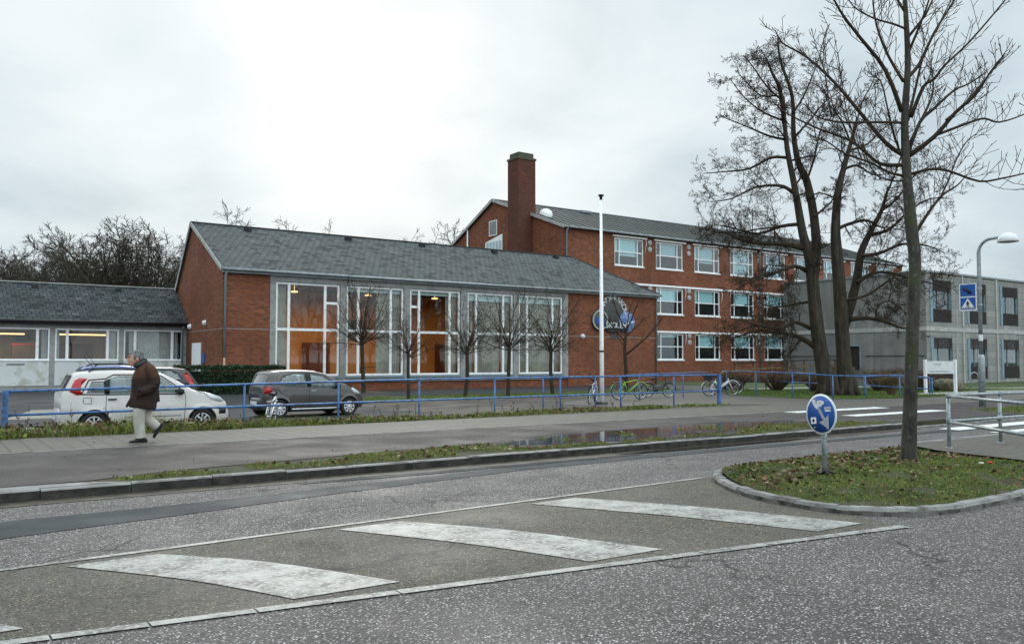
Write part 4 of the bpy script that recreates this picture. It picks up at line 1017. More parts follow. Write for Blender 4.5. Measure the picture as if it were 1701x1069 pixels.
# ---------------------------------------------------------------- cars
class Car:
    """body lofted along its length; x forward, origin on the ground in the middle of the car"""
    def __init__(s, L, W, top, belt, hubs, hubr, base=0.22, arch=0.33, tumble=0.17, nose=0.16, tail=0.10):
        s.L, s.W, s.top, s.belt, s.hubs, s.hubr, s.base, s.arch, s.tumble, s.nose, s.tail = L, W, top, belt, hubs, hubr, base, arch, tumble, nose, tail
        s.x0, s.x1 = top[0][0], top[-1][0]
    def zt(s, x): return interp(x, s.top)
    def zb(s, x):
        z = s.base + (0.10 * max(0, (abs(x) / (s.L / 2)) - 0.86) / 0.14 if abs(x) > s.L * .43 else 0)
        for h in s.hubs:
            d = abs(x - h)
            if d < s.arch: z = max(z, s.hubr + math.sqrt(s.arch ** 2 - d * d))
        return z
    def plan(s, x):
        if x > 0: return 1 - s.nose * max(0, (x / s.x1 - .45) / .55) ** 2.6
        return 1 - s.tail * max(0, (x / s.x0 - .55) / .45) ** 2.6
    def hw(s, x, z):
        w = s.W / 2 * s.plan(x); zb = interp(x, s.belt)
        if z > zb: w -= s.tumble * ((z - zb) / .5) ** 1.15 + .015
        else:
            w -= 0.05 * ((z - .58) / .4) ** 2 if z < .58 else 0.03 * ((z - .58) / max(.05, zb - .58)) ** 2 * .5
            if abs(z - .66) < .05: w += .006 * math.cos((z - .66) / .05 * math.pi / 2)
        for h in s.hubs:
            d = math.hypot(x - h, z - s.hubr)
            if d < s.arch + .07: w += .016 * smoothstep(s.arch + .07, s.arch + .02, d)
        return w
    def body(s, name, mat, parent, cuts):
        xs = set(np.linspace(s.x0, s.x1, 60))
        for h in s.hubs:
            for k in range(17): xs.add(h + s.arch * math.cos(math.pi * k / 16) * .9999)
            xs.update((h - s.arch - .012, h + s.arch + .012, h - s.arch - .05, h + s.arch + .05))
        xs.update(p[0] for p in s.top)
        xs = sorted(x for x in xs if s.x0 <= x <= s.x1)
        xs = [x for i, x in enumerate(xs) if i == 0 or x - xs[i - 1] > .004]
        rings = []
        for x in xs:
            zb, zt = s.zb(x), s.zt(x)
            zb = min(zb, zt - .12)
            N = 13; r = []
            for i in range(N):
                t = i / (N - 1); z = zb + (zt - .05 - zb) * t
                r.append((x, s.hw(x, z), z))
            w = r[-1][1]
            r += [(x, w * .975, zt - .024), (x, w * .90, zt - .008), (x, w * .6, zt + .006), (x, w * .25, zt + .014)]
            rings.append(r + [(a, -b, c) for a, b, c in reversed(r)])
        m = MB(); m.loft(rings)
        o = m.build('body', [mat, M['cabin']], parent)
        cut = []
        for c in cuts:
            k = MB(); k.extrude(*c); q = k.build('cutter', M['cabin']); cut.append(q)
            md = o.modifiers.new('cut', 'BOOLEAN'); md.operation = 'DIFFERENCE'; md.object = q; md.solver = 'EXACT'
            try: md.material_mode = 'TRANSFER'
            except Exception: pass
        me = from_eval(o, 'body'); o.modifiers.clear(); o.data = me
        for q in cut: bpy.data.objects.remove(q)
        bm = bmesh.new(); bm.from_mesh(me)
        for e in bm.edges:
            if len(e.link_faces) == 2 and e.calc_face_angle(0) > R(38): e.smooth = False
        bm.to_mesh(me); bm.free()
        return o
    def patch(s, poly, side, off, th=.02, step=.07):
        """thin panel hugging the side of the body; poly in (x, z)"""
        P = []
        for i in range(len(poly)):
            a, b = poly[i], poly[(i + 1) % len(poly)]; n = max(1, int(math.dist(a, b) / step))
            P += [(lerp(a[0], b[0], k / n), lerp(a[1], b[1], k / n)) for k in range(n)]
        bm = bmesh.new()
        bm.faces.new([bm.verts.new((x, 0, z)) for x, z in P])
        for ax, i in (((1, 0, 0), 0), ((0, 0, 1), 2)):
            lo, hi = min(v.co[i] for v in bm.verts), max(v.co[i] for v in bm.verts); c = lo + .11
            while c < hi - .03:
                bmesh.ops.bisect_plane(bm, geom=bm.verts[:] + bm.edges[:] + bm.faces[:], plane_co=Vector(ax) * c, plane_no=ax); c += .11
        m = MB(); bm.verts.index_update()
        out = [(v.co.x, side * (s.hw(v.co.x, v.co.z) + off), v.co.z) for v in bm.verts]
        inn = [(v.co.x, side * (s.hw(v.co.x, v.co.z) + off - th), v.co.z) for v in bm.verts]
        n = len(out)
        fs = [tuple(v.index for v in f.verts) for f in bm.faces]
        fs = [f if side > 0 else tuple(reversed(f)) for f in fs]
        ed = [(e.verts[0].index, e.verts[1].index) for e in bm.edges if len(e.link_faces) == 1]
        m.add(out + inn, fs, 0, True); m.f += [tuple(i + n for i in reversed(f)) for f in fs]; m.m += [0] * len(fs); m.sm += [False] * len(fs)
        for a, b in ed: m.f.append((a, b, b + n, a + n)); m.m.append(0); m.sm.append(False)
        bm.free(); return m
    def seam(s, pts, side, w=.011, off=.0035):
        m = MB(); P = []
        for a, b in zip(pts, pts[1:]):
            n = max(1, int(math.dist(a, b) / .06)); P += [(lerp(a[0], b[0], k / n), lerp(a[1], b[1], k / n)) for k in range(n)]
        P.append(pts[-1])
        m.tube([(x, side * (s.hw(x, z) + off - w * .6), z) for x, z in P], w * .75, 5)
        return m
def wheel(x, y, r, w, side, spokes, parent, rimmat, style):
    t = MB(); c = (x, y, r)
    t.lathe([(r * .66, -w / 2), (r * .9, -w / 2), (r * .98, -w * .42), (r, -w * .3), (r, w * .3), (r * .98, w * .42), (r * .9, w / 2), (r * .66, w / 2 - .01), (r * .64, w * .2), (r * .60, w * .1), (.001, w * .1)], c, (0, side, 0), 30)
    o = t.build('wheel', M['rubber'], parent)
    q = MB(); rr = r * .66; yo = y + side * (w / 2 - .015)
    q.lathe([(rr, -.01), (rr, .008), (rr * .9, .012), (rr * .88, -.01)], (x, yo, r), (0, side, 0), 30)
    q.lathe([(.001, .02), (rr * .24, .016), (rr * .27, -.005)], (x, yo, r), (0, side, 0), 16)
    for k in range(spokes):
        a = 2 * math.pi * (k + .3) / spokes
        pa = [(rr * .2, -1), (rr * .2, 1), (rr * .93, 1), (rr * .93, -1)]
        wd0, wd1 = style
        P = []
        for (rad, sg) in pa:
            hwid = (wd0 if rad < rr * .5 else wd1) * rr * sg
            P.append((x + rad * math.cos(a) - hwid * math.sin(a), yo + side * .010, r + rad * math.sin(a) + hwid * math.cos(a)))
        q.extrude(P, (0, -side * .02, 0))
    q.build('rim', rimmat, o)
def make_car(label, spec, paint, loc, yaw):
    c = Car(**spec['dims'])
    t = thing('parked_car', label, 'car')
    wins = spec['wins']; cuts = []
    ci = spec['cavity']
    cuts.append(([(x, -ci[1], z) for x, z in ci[0]], (0, 2 * ci[1], 0)))
    for w in wins: cuts.append(([(x, -1.3, z) for x, z in w], (0, 2.6, 0)))
    for key in ('screen', 'rear'):
        (xa, za), (xb, zb), ya, yb = spec[key]     # bottom, top, half widths
        d = Vector((xb - xa, 0, zb - za)).normalized(); n = Vector((-d.z, 0, d.x)) * .16
        A, B = Vector((xa, 0, za)), Vector((xb, 0, zb))
        cuts.append(([A + n + Vector((0, -ya, 0)), A + n + Vector((0, ya, 0)), B + n + Vector((0, yb, 0)), B + n + Vector((0, -yb, 0))], n * -2))
    b = c.body('body', paint, t, cuts)
    for key in ('screen', 'rear'):
        (xa, za), (xb, zb), ya, yb = spec[key]
        m = MB(); e = .02; sg = 1 if key == 'screen' else -1
        rows = []
        for k in range(5):
            tt = -.03 + 1.06 * k / 4; x, z = lerp(xa, xb, tt), lerp(za, zb, tt); x = x; z = c.zt(x) + .002; w = lerp(ya, yb, tt) + e
            rows.append([(x - sg * .018 * abs(u) ** 2, w * u, z - .012 - .02 * u * u) for u in (-1, -.5, 0, .5, 1)])
        m.add([p for r in rows for p in r], [(i * 5 + k, i * 5 + k + 1, (i + 1) * 5 + k + 1, (i + 1) * 5 + k) for i in range(4) for k in range(4)], 0, True)
        m.build('windscreen' if key == 'screen' else 'rear_window', M['carglass'], t)
    for side in (1, -1):
        for i, w in enumerate(wins):
            c.patch(w, side, -.012, .006).build('side_window', M['carglass'], t)
        for w in spec['seals']:
            for a, b2 in zip(w, w[1:] + w[:1]): pass
            s_ = MB(); P = []
            for a, b2 in zip(w, w[1:] + w[:1]):
                n = max(1, int(math.dist(a, b2) / .06)); P += [(lerp(a[0], b2[0], k / n), lerp(a[1], b2[1], k / n)) for k in range(n)]
            P.append(P[0]); s_.tube([(x, side * (c.hw(x, z) - .004), z) for x, z in P], spec.get('sealw', .014), 5); s_.build('window_seal', M['black'], t)
        for w in spec.get('pillars', []): c.patch(w, side, .003, .01).build('pillar_trim', M['black'], t)
        for w in spec['seams']: c.seam(w, side).build('door_seam', M['black'], t)
        for (hx, hz) in spec['handles']:
            h = MB(); y = side * (c.hw(hx, hz) + .012); h.extrude([(hx - .09, y - .014, hz - .018), (hx + .09, y - .014, hz - .014), (hx + .09, y - .014, hz + .018), (hx - .09, y - .014, hz + .014)], (0, .03, 0)); h.build('door_handle', spec['handlemat'], t)
        mx, mz = spec['mirror']; y = side * (c.hw(mx, mz) + .10)
        mm = MB(); mm.loft([[(mx + dx * q, y + side * dy, mz + dz * q) for dx, dz in ((-.07, -.07), (.03, -.08), (.08, -.03), (.07, .05), (0, .085), (-.07, .07))] for dy, q in ((-.09, .45), (-.05, .9), (.03, 1.0), (.09, .85), (.105, .5))])
        mm.build('wing_mirror', spec['mirrormat'], t)
        c.patch(spec['headlight'], side, .006, .05).build('headlight', M['clearlamp'], t)
        c.patch(spec['taillight'], side, .008, .05).build('tail_light', M['redlamp'], t)
        for w, mt, nm in spec.get('extras', []): c.patch(w, side, .006, .03).build(nm, mt, t)
        for h in c.hubs: wheel(h, side * (c.W / 2 - .105), c.hubr, .175, side, spec['spokes'], t, M['alu'], spec['spokestyle'])
        if spec.get('rails'):
            a, b2 = spec['rails']; r = MB()
            xs = [lerp(a, b2, k / 10) for k in range(11)]
            r.tube([(x, side * (c.hw(x, c.zt(x) - .05) * .90), c.zt(x) + (.048 if 0 < k < 10 else .005)) for k, x in enumerate(xs)], .018, 6); r.build('roof_rail', M['black'], t)
    # ends
    for xe, sg, nm in ((c.x1, 1, 'front_bumper'), (c.x0, -1, 'rear_bumper')):
        m = MB(); hwid = c.W / 2 * c.plan(xe)
        zt = spec['bumptop'] - (0 if sg > 0 else -.05)
        rings = []
        for u in np.linspace(-1, 1, 13):
            yy = u * (hwid - .01); bx = xe + sg * (.055 - .10 * abs(u) ** 3)
            rings.append([(bx - sg * .22, yy, .26), (bx - sg * .03, yy, .24), (bx, yy, .32), (bx + sg * .0, yy, zt - .06), (bx - sg * .04, yy, zt), (bx - sg * .22, yy, zt)])
        m.loft(rings); bo = m.build(nm, spec.get('bumpmat', paint), t)
        p = MB(); p.box(xe + sg * .058, -.26, .40, xe + sg * .066, .26, .51); p.build('number_plate', M['signwhite'], bo)
        g = MB(); g.box(xe + sg * .035, -.42, .27, xe + sg * .0585, .42, .36); g.build('lower_grille', M['black'], bo)
    u = MB(); u.box(c.x0 + .2, -c.W / 2 + .2, .17, c.x1 - .2, c.W / 2 - .2, .5)
    for h in c.hubs: u.box(h - .30, -c.W / 2 + .14, .3, h + .30, c.W / 2 - .14, .62)
    u.build('underbody', M['dark'], t)
    # seats, steering wheel
    st = MB()
    for x in spec['seats']:
        for y in (-.34, .34):
            st.loft([[(x - .02 + z * -.22 + dx, y + dy * ww, z + .55) for dx, dy in ((-.05, -1), (.07, -1), (.07, 1), (-.05, 1))] for z, ww in ((0, .22), (.35, .22), (.5, .18), (.53, .11), (.72, .11), (.74, .07))], smooth=False)
    st.build('seat', M['dark'], t)
    sw = MB(); sx, sz = spec['steer']; sw.tube([(sx + .05 * math.sin(a), .34 + .18 * math.cos(a), sz + .17 * math.sin(a)) for a in [k * math.pi / 9 for k in range(19)]], .016, 6); sw.build('steering_wheel', M['black'], t)
    an = MB(); ax = spec['antenna']; an.tube([(ax, 0, c.zt(ax)), (ax - .28, .03, c.zt(ax) + .36)], [.009, .005], 5); an.build('antenna', M['black'], t)
    wp = MB(); (xa, za), (xb, zb), ya, yb = spec['screen']
    wp.tube([(xa + .0, .5, za + .015), (xa - .06, 0, za + .055)], .012, 5); wp.tube([(xa + .02, -.05, za + .015), (xa - .08, -.55, za + .06)], .012, 5); wp.build('wiper', M['black'], t)
    t.location = loc; t.rotation_euler = (0, 0, yaw)
    return t

panda = dict(
    dims=dict(L=3.66, W=1.64, hubs=(-1.13, 1.26), hubr=.29, base=.235, arch=.35, tumble=.10, nose=.12, tail=.17,
        top=[(-1.80, .62), (-1.795, .98), (-1.72, 1.10), (-1.56, 1.43), (-1.48, 1.475), (-1.2, 1.50), (-.5, 1.515), (.1, 1.49), (.36, 1.44), (.6, 1.315), (1.0, 1.075), (1.1, 1.03), (1.45, .955), (1.68, .87), (1.82, .76), (1.88, .60), (1.90, .48)],
        belt=[(-1.8, 1.0), (-1, .985), (.9, .955), (1.2, .93)]),
    wins=[[(-1.30, 1.01), (-.93, 1.0), (-.93, 1.27), (-1.20, 1.27)], [(-.82, .99), (-.13, .985), (-.13, 1.385), (-.66, 1.39), (-.82, 1.33)], [(-.01, .985), (.74, .975), (.72, 1.05), (.30, 1.345), (-.01, 1.39)]],
    seals=[[(-1.40, .985), (-.86, .97), (.78, .955), (.80, 1.03), (.30, 1.385), (-.1, 1.42), (-.74, 1.42), (-.9, 1.33), (-1.25, 1.305)]], sealw=.017,
    pillars=[[(-.93, .99), (-.82, .985), (-.82, 1.33), (-.93, 1.29)], [(-.13, .98), (-.01, .98), (-.01, 1.40), (-.13, 1.40)]],
    cavity=([(-1.66, .62), (-1.66, 1.0), (-1.5, 1.34), (-1.35, 1.42), (.05, 1.42), (.34, 1.37), (.95, 1.02), (1.0, .62)], .66),
    screen=((1.0, 1.075), (.42, 1.41), .60, .54), rear=((-1.71, 1.10), (-1.57, 1.41), .56, .52),
    seams=[[(-.88, .99), (-.90, .62), (-.80, .38), (-.66, .27)], [(-.08, .98), (-.07, .30)], [(.83, 1.0), (.86, .8), (.83, .30)], [(-.66, .28), (.8, .28)], [(1.08, 1.03), (1.62, .86)], [(-1.36, .78), (-1.36, .9), (-1.2, .9), (-1.2, .77), (-1.34, .77)], [(-.5, .44), (.76, .44)]],
    handles=[(-.76, .86), (.10, .845)], handlemat=M['black'], mirror=(.72, 1.01), mirrormat=M['black'],
    headlight=[(1.32, .93), (1.46, .80), (1.68, .74), (1.78, .77), (1.66, .87), (1.46, .94)], taillight=[(-1.50, .97), (-1.36, .975), (-1.42, 1.07), (-1.40, 1.2), (-1.28, 1.34), (-1.44, 1.36), (-1.54, 1.30), (-1.64, 1.05)],
    extras=[([(1.66, .45), (1.83, .45), (1.83, .58), (1.66, .57)], M['black'], 'fog_lamp')],
    spokes=9, spokestyle=(.11, .10), rails=(-1.25, .25), bumptop=.60, seats=(-.05, -.85), steer=(.42, .98), antenna=-1.0)
aygo = dict(
    dims=dict(L=3.41, W=1.615, hubs=(-1.19, 1.15), hubr=.28, base=.21, arch=.335, tumble=.15, nose=.20, tail=.30,
        top=[(-1.66, .55), (-1.655, .92), (-1.60, 1.02), (-1.46, 1.34), (-1.38, 1.41), (-1.1, 1.45), (-.45, 1.465), (0, 1.435), (.3, 1.36), (.6, 1.225), (1.0, 1.02), (1.12, .97), (1.4, .87), (1.58, .76), (1.68, .62), (1.72, .45)],
        belt=[(-1.7, 1.0), (-1, .985), (.9, .90), (1.2, .88)]),
    wins=[[(-1.18, 1.04), (-.80, .985), (-.30, .965), (-.34, 1.345), (-.75, 1.345), (-1.08, 1.25)], [(-.17, .955), (.74, .915), (.72, .975), (.26, 1.27), (-.18, 1.35)]],
    seals=[[(-1.22, 1.07), (-1.12, 1.0), (-.80, .965), (.80, .90), (.82, .95), (.28, 1.30), (-.18, 1.375), (-.75, 1.375), (-1.10, 1.28)]], sealw=.012,
    pillars=[[(-.30, .95), (-.17, .945), (-.18, 1.36), (-.34, 1.36)]],
    cavity=([(-1.55, .6), (-1.53, 1.0), (-1.38, 1.30), (-1.2, 1.37), (-.1, 1.38), (.25, 1.30), (.92, .97), (.95, .6)], .63),
    screen=((.98, 1.03), (.34, 1.34), .58, .50), rear=((-1.59, 1.03), (-1.46, 1.33), .55, .50),
    seams=[[(-1.25, 1.30), (-1.28, .98), (-1.2, .80), (-.90, .62), (-.78, .30)], [(-.24, .95), (-.24, .28)], [(.83, .93), (.80, .60), (.76, .28)], [(-.78, .28), (.76, .28)], [(1.05, .98), (1.45, .83)]],
    handles=[(-1.12, .86), (-.10, .82)], handlemat=M['chrome'], mirror=(.68, .95), mirrormat=M['black'],
    headlight=[(1.20, .85), (1.32, .72), (1.52, .66), (1.56, .71), (1.40, .82), (1.28, .89)], taillight=[(-1.63, .74), (-1.44, .76), (-1.40, .90), (-1.48, .98), (-1.62, .95)],
    extras=[([(-.80, .235), (.74, .235), (.74, .275), (-.80, .275)], M['chrome'], 'sill_strip')],
    spokes=8, spokestyle=(.10, .17), rails=None, bumptop=.56, seats=(-.1, -.85), steer=(.4, .92), antenna=.2)
corsa = dict(
    dims=dict(L=3.95, W=1.69, hubs=(-1.22, 1.28), hubr=.30, base=.22, arch=.345, tumble=.15, nose=.19, tail=.10,
        top=[(-1.93, .55), (-1.925, .92), (-1.86, 1.02), (-1.62, 1.34), (-1.5, 1.42), (-1.1, 1.465), (-.4, 1.48), (.1, 1.44), (.4, 1.36), (.7, 1.22), (1.1, 1.0), (1.25, .95), (1.6, .85), (1.84, .72), (1.94, .58), (1.98, .45)],
        belt=[(-1.9, 1.02), (-1, .99), (.9, .91), (1.2, .88)]),
    wins=[[(-1.35, 1.06), (-.78, 1.0), (-.78, 1.36), (-1.02, 1.34), (-1.25, 1.24)], [(-.70, .99), (-.22, .965), (-.24, 1.365), (-.70, 1.365)], [(-.12, .965), (.80, .925), (.76, .985), (.30, 1.28), (-.13, 1.36)]],
    seals=[[(-1.40, 1.07), (-1.3, 1.02), (-.80, .975), (.84, .905), (.84, .96), (.32, 1.31), (-.13, 1.385), (-.98, 1.375), (-1.26, 1.27)]],
    pillars=[[(-.22, .96), (-.12, .955), (-.13, 1.37), (-.24, 1.37)]],
    cavity=([(-1.78, .6), (-1.74, 1.02), (-1.52, 1.31), (-1.3, 1.385), (-.1, 1.39), (.3, 1.31), (1.0, .97), (1.05, .6)], .64),
    screen=((1.08, 1.015), (.42, 1.345), .60, .52), rear=((-1.83, 1.05), (-1.63, 1.32), .56, .50),
    seams=[[(-.72, .98), (-.8, .6), (-.7, .3)], [(-.17, .95), (-.15, .28)], [(.88, .92), (.85, .28)]],
    handles=[(-.62, .86), (.0, .84)], handlemat=M['black'], mirror=(.74, .97), mirrormat=M['black'],
    headlight=[(1.36, .86), (1.5, .70), (1.76, .62), (1.82, .68), (1.66, .80), (1.5, .88)], taillight=[(-1.82, .86), (-1.66, .86), (-1.52, 1.02), (-1.44, 1.24), (-1.56, 1.30), (-1.74, 1.08)],
    spokes=7, spokestyle=(.1, .1), rails=None, bumptop=.58, seats=(-.1, -.95), steer=(.45, .93), antenna=-1.2)
estate = dict(corsa); estate['rails'] = (-1.3, .1); estate['antenna'] = .15
ZP = -0.15
make_car('small pale beige hatchback with tall red tail lights parked behind the blue railing', panda, M['paintwhite'], (4.40, 22.03, ZP), R(-0.6))
make_car('small dark grey five-door hatchback with silver spoked hubcaps', aygo, M['paintgrey'], (10.17, 26.1, ZP), R(3.0))
bluecar = dict(aygo); bluecar['rails'] = (-1.15, -.1); bluecar['antenna'] = -1.0
make_car('blue hatchback with roof bars, half hidden behind the pale beige car', bluecar, M['paintblue'], (5.36, 28.4, ZP + .03), R(2)).scale = (0.99, 1.02, 1.08)
make_car('black hatchback parked beside the dark green hedge', corsa, M['paintblack'], (6.3, 32.4, ZP + .05), R(179))

# ---------------------------------------------------------------- the walking man
def person():
    OX, OY, OZ = 3.36, 16.45, 0.123
    t = thing('person', 'stooping man in dark brown coat and beige trousers walking along the pavement', 'person')
    # local frame: a forward (world -x), y to the side, z up
    def wp(a, y, z): return (-a, y, z)
    def ell(a, y, z, ra, ry, n=18, tilt=0.0):
        return [wp(a + ra * math.cos(k * 2 * math.pi / n) , y + ry * math.sin(k * 2 * math.pi / n), z + tilt * math.cos(k * 2 * math.pi / n)) for k in range(n)]
    def blob(name, mb, mat, vox, smooth=3, parent=t):
        o = mb.build(name, mat, parent)
        r = o.modifiers.new('remesh', 'REMESH'); r.mode = 'VOXEL'; r.voxel_size = vox; r.use_smooth_shade = True
        s = o.modifiers.new('smooth', 'SMOOTH'); s.factor = .5; s.iterations = smooth
        me = from_eval(o, name); o.modifiers.clear(); o.data = me
        for p in me.polygons: p.use_smooth = True
        return o
    def limb_pts(m, pts, rad, n=12):
        P = catmull([wp(*p) for p in pts], 4); rr = []
        for i in range(len(rad) - 1): rr += [lerp(rad[i], rad[i + 1], k / 4) for k in range(4)]
        rr.append(rad[-1]); m.tube(P, rr, n)
    def ball(m, a, y, z, ra, ry, rz, n=14):
        rings = []
        for i in range(1, 10):
            ph = math.pi * i / 10
            rings.append([wp(a + ra * math.sin(ph) * math.cos(k * 2 * math.pi / n), y + ry * math.sin(ph) * math.sin(k * 2 * math.pi / n), z - rz * math.cos(ph)) for k in range(n)])
        m.loft(rings)
    # body: head, neck, trunk, legs and hands as one surface
    b = MB()
    hy = 0.0
    ball(b, .175, hy, 1.545, .100, .076, .110)                  # skull
    ball(b, .225, hy, 1.48, .072, .060, .095)                   # face
    ball(b, .235, hy, 1.415, .050, .046, .045)                  # jaw and chin
    ball(b, .283, hy, 1.425, .022, .024, .022)                  # chin point
    b.loft([[wp(*p) for p in q] for q in ([(.285, -.012, 1.545), (.285, .012, 1.545), (.275, 0, 1.545)], [(.342, -.019, 1.483), (.342, .019, 1.483), (.27, 0, 1.50)], [(.305, -.018, 1.468), (.305, .018, 1.468), (.265, 0, 1.47)])])   # nose
    ball(b, .287, hy, 1.552, .014, .045, .012)                  # brow
    ball(b, .288, hy, 1.447, .013, .024, .008); ball(b, .284, hy, 1.433, .013, .022, .008)   # lips
    for s in (1, -1): ball(b, .16, hy + s * .077, 1.497, .024, .011, .036)   # ears
    limb_pts(b, [(.17, 0, 1.47), (.10, 0, 1.40), (.02, 0, 1.32)], [.062, .062, .08])
    limb_pts(b, [(.02, 0, 1.32), (.0, 0, 1.1), (.02, 0, .85)], [.14, .15, .14])
    for s, kn, an in ((-1, (.115, .45), (.085, .10)), (1, (-.02, .42), (-.235, .25))):
        limb_pts(b, [(.0, s * .09, .86), (kn[0], s * .09, kn[1]), (an[0], s * .085, an[1])], [.085, .06, .042])
        limb_pts(b, [(-.02, s * .19, 1.35), (-.06, s * .25, 1.08), (.05, s * .235, .93), (.08, s * .22, .90)], [.055, .045, .036, .03])
    body = blob('body', b, M['skin'], .009, 2)
    # face details and hair
    h = MB()
    for s in (1, -1):
        h2 = MB(); ball(h2, .287, s * .030, 1.530, .010, .012, .007); h2.build('eye', M['black'], body)
        h3 = MB(); ball(h3, .292, s * .032, 1.555, .010, .020, .006); h3.build('eyebrow', M['hair'], body)
    ball(h, .150, 0, 1.575, .112, .084, .098); ball(h, .095, 0, 1.52, .062, .074, .085)
    for s in (1, -1): ball(h, .15, s * .066, 1.55, .055, .020, .06); ball(h, .205, s * .070, 1.535, .018, .012, .045)
    ball(h, .262, .01, 1.605, .030, .055, .018); ball(h, .285, .015, 1.610, .030, .030, .010)
    for v, f in ((0, 0),):
        pass
    blob('hair', h, M['hair'], .008, 2)
    # trousers
    q = MB()
    limb_pts(q, [(.01, 0, .92), (.0, 0, .80), (.0, 0, .72)], [.155, .165, .15])
    limb_pts(q, [(.02, -.09, .80), (.105, -.095, .60), (.115, -.095, .42), (.10, -.09, .22), (.085, -.09, .075)], [.125, .115, .098, .092, .090])
    limb_pts(q, [(-.02, .09, .80), (-.0, .09, .58), (-.035, .09, .43), (-.14, .088, .335), (-.235, .085, .245)], [.125, .112, .10, .092, .086])
    for z in (.50, .41, .36): limb_pts(q, [(.16, -.16, z), (.19, -.09, z - .02), (.16, -.03, z + .01)], [.012, .018, .012])
    for z in (.13, .10): limb_pts(q, [(.02, -.13, z), (.165, -.09, z + .02), (.10, -.02, z)], [.012, .016, .012])
    for d in (.0, .05): limb_pts(q, [(-.10 - d, .17, .40 - d * .6), (-.07 - d, .09, .44 - d * .5), (-.10 - d, .02, .40 - d * .6)], [.012, .016, .012])
    blob('trousers', q, M['trouser'], .011, 3)
    # shoes
    for nm, s, heel, toe, lift in (('shoe', -1, (-.03, .0), (.275, .0), 0), ('shoe', 1, (-.345, .30), (-.185, .045), 1)):
        m = MB(); A, B = Vector((heel[0], heel[1])), Vector((toe[0], toe[1])); d = (B - A).normalized(); n = Vector((-d.y, d.x))
        if n.y < 0 and not lift: n = -n
        if lift: n = Vector((d.y, -d.x)) * -1
        L = (B - A).length; rings = []
        for tt, w, hgt in ((0, .030, .055), (.08, .040, .085), (.25, .042, .10), (.42, .044, .088), (.62, .050, .066), (.82, .046, .052), (.95, .032, .04), (1.0, .015, .02)):
            p = A + d * (L * tt); ring = []
            for k in range(12):
                an = k * 2 * math.pi / 12; yy = w * math.cos(an); hh = hgt * (.5 + .5 * math.sin(an)) if True else 0
                pt = p + n * hh; ring.append(wp(pt.x, s * .088 + yy, max(pt.y, .003)))
            rings.append(ring)
        m.loft(rings); sh = m.build('shoe', M['shoe'], t)
        so = MB(); P = []
        for u, w in ((0, .034), (.12, .041), (.3, .04), (.6, .05), (.85, .045), (1.0, .02)):
            P.append((A + d * (L * u), w))
        top = [(p.x, s * .088 + w, p.y) for p, w in P] + [(p.x, s * .088 - w, p.y) for p, w in reversed(P)]
        so.extrude([wp(a, y, z + .001) for a, y, z in top], wp(n.x * .018, 0, n.y * .018)); so.build('sole', M['black'], sh)
    # coat: trunk rings, sleeves, collar
    c = MB(); rings = []
    for a, z, ra, ry, tl in ((.045, .60, .225, .235, .035), (.04, .66, .235, .245, .03), (.03, .76, .232, .245, .01), (.015, .90, .225, .245, 0), (.015, 1.03, .220, .25, -.01), (.02, 1.15, .215, .255, -.03), (.02, 1.25, .195, .245, -.05), (.03, 1.33, .160, .215, -.06), (.05, 1.385, .115, .15, -.055), (.075, 1.42, .085, .095, -.05)):
        rings.append(ell(a, 0, z, ra, ry, 24, tl))
    c.loft(rings)
    for s in (-1, 1):
        limb_pts(c, [(.0, s * .17, 1.36), (-.055, s * .245, 1.27), (-.10, s * .285, 1.10), (-.06, s * .285, .985), (.06, s * .27, .93), (.12, s * .25, .90)], [.085, .10, .095, .088, .078, .066])
    for z, a0 in ((1.08, -.12), (1.02, -.08)): limb_pts(c, [(a0 - .07, -.30, z), (a0, -.375, z - .015), (a0 + .07, -.35, z - .03)], [.014, .02, .014])
    limb_pts(c, [(-.19, -.02, 1.10), (-.205, -.05, .9), (-.215, -.06, .72)], [.02, .025, .03])
    limb_pts(c, [(.16, -.22, .97), (.17, -.22, .9), (.18, -.215, .8)], [.015, .02, .018])
    limb_pts(c, [(.24, -.06, .80), (.29, -.05, .70), (.325, -.04, .64)], [.03, .03, .022])
    coat = blob('coat', c, [M['coat'], M['coat2']], .014, 3)
    for p in coat.data.polygons:
        z = p.center.z; a = -p.center.x
        if z > 1.17 - .05 * (a) and (abs(p.center.y) < .22 or z > 1.16): p.material_index = 1
    col = MB()
    for r_, z0, z1, th in ((1.0, 1.36, 1.475, .03), ):
        rg = []
        for z, k in ((1.375, 1.0), (1.42, .95), (1.47, .92), (1.475, .80), (1.42, .80), (1.38, .84)):
            f = (z - 1.375) / .1
            rg.append([wp(.065 + .045 * f + (.125 * k) * math.cos(q_ * 2 * math.pi / 20), .112 * k * math.sin(q_ * 2 * math.pi / 20), z - .045 * math.cos(q_ * 2 * math.pi / 20) ) for q_ in range(20)])
        col.loft(rg, cap=False)
    blob('collar', col, M['coat'], .009, 2, t)
    sc = MB(); limb_pts(sc, [(.20, .0, 1.385), (.14, -.085, 1.405), (.05, -.075, 1.455), (.02, 0, 1.47), (.05, .075, 1.455), (.14, .085, 1.405), (.20, .0, 1.385)], [.035] * 7, 8)
    blob('scarf', sc, M['scarf'], .009, 2, t)
    for z in (1.05, .93, .82):
        bt = MB(); ball(bt, .225, -.07, z, .012, .014, .014); bt.build('button', M['black'], coat)
    pk = MB(); pk.beam(wp(.075, -.262, .93), wp(.155, -.238, .86), .02, .05); pk.build('pocket_flap', M['coat2'], coat)
    t.location = (OX, OY, OZ)
    return t
person()

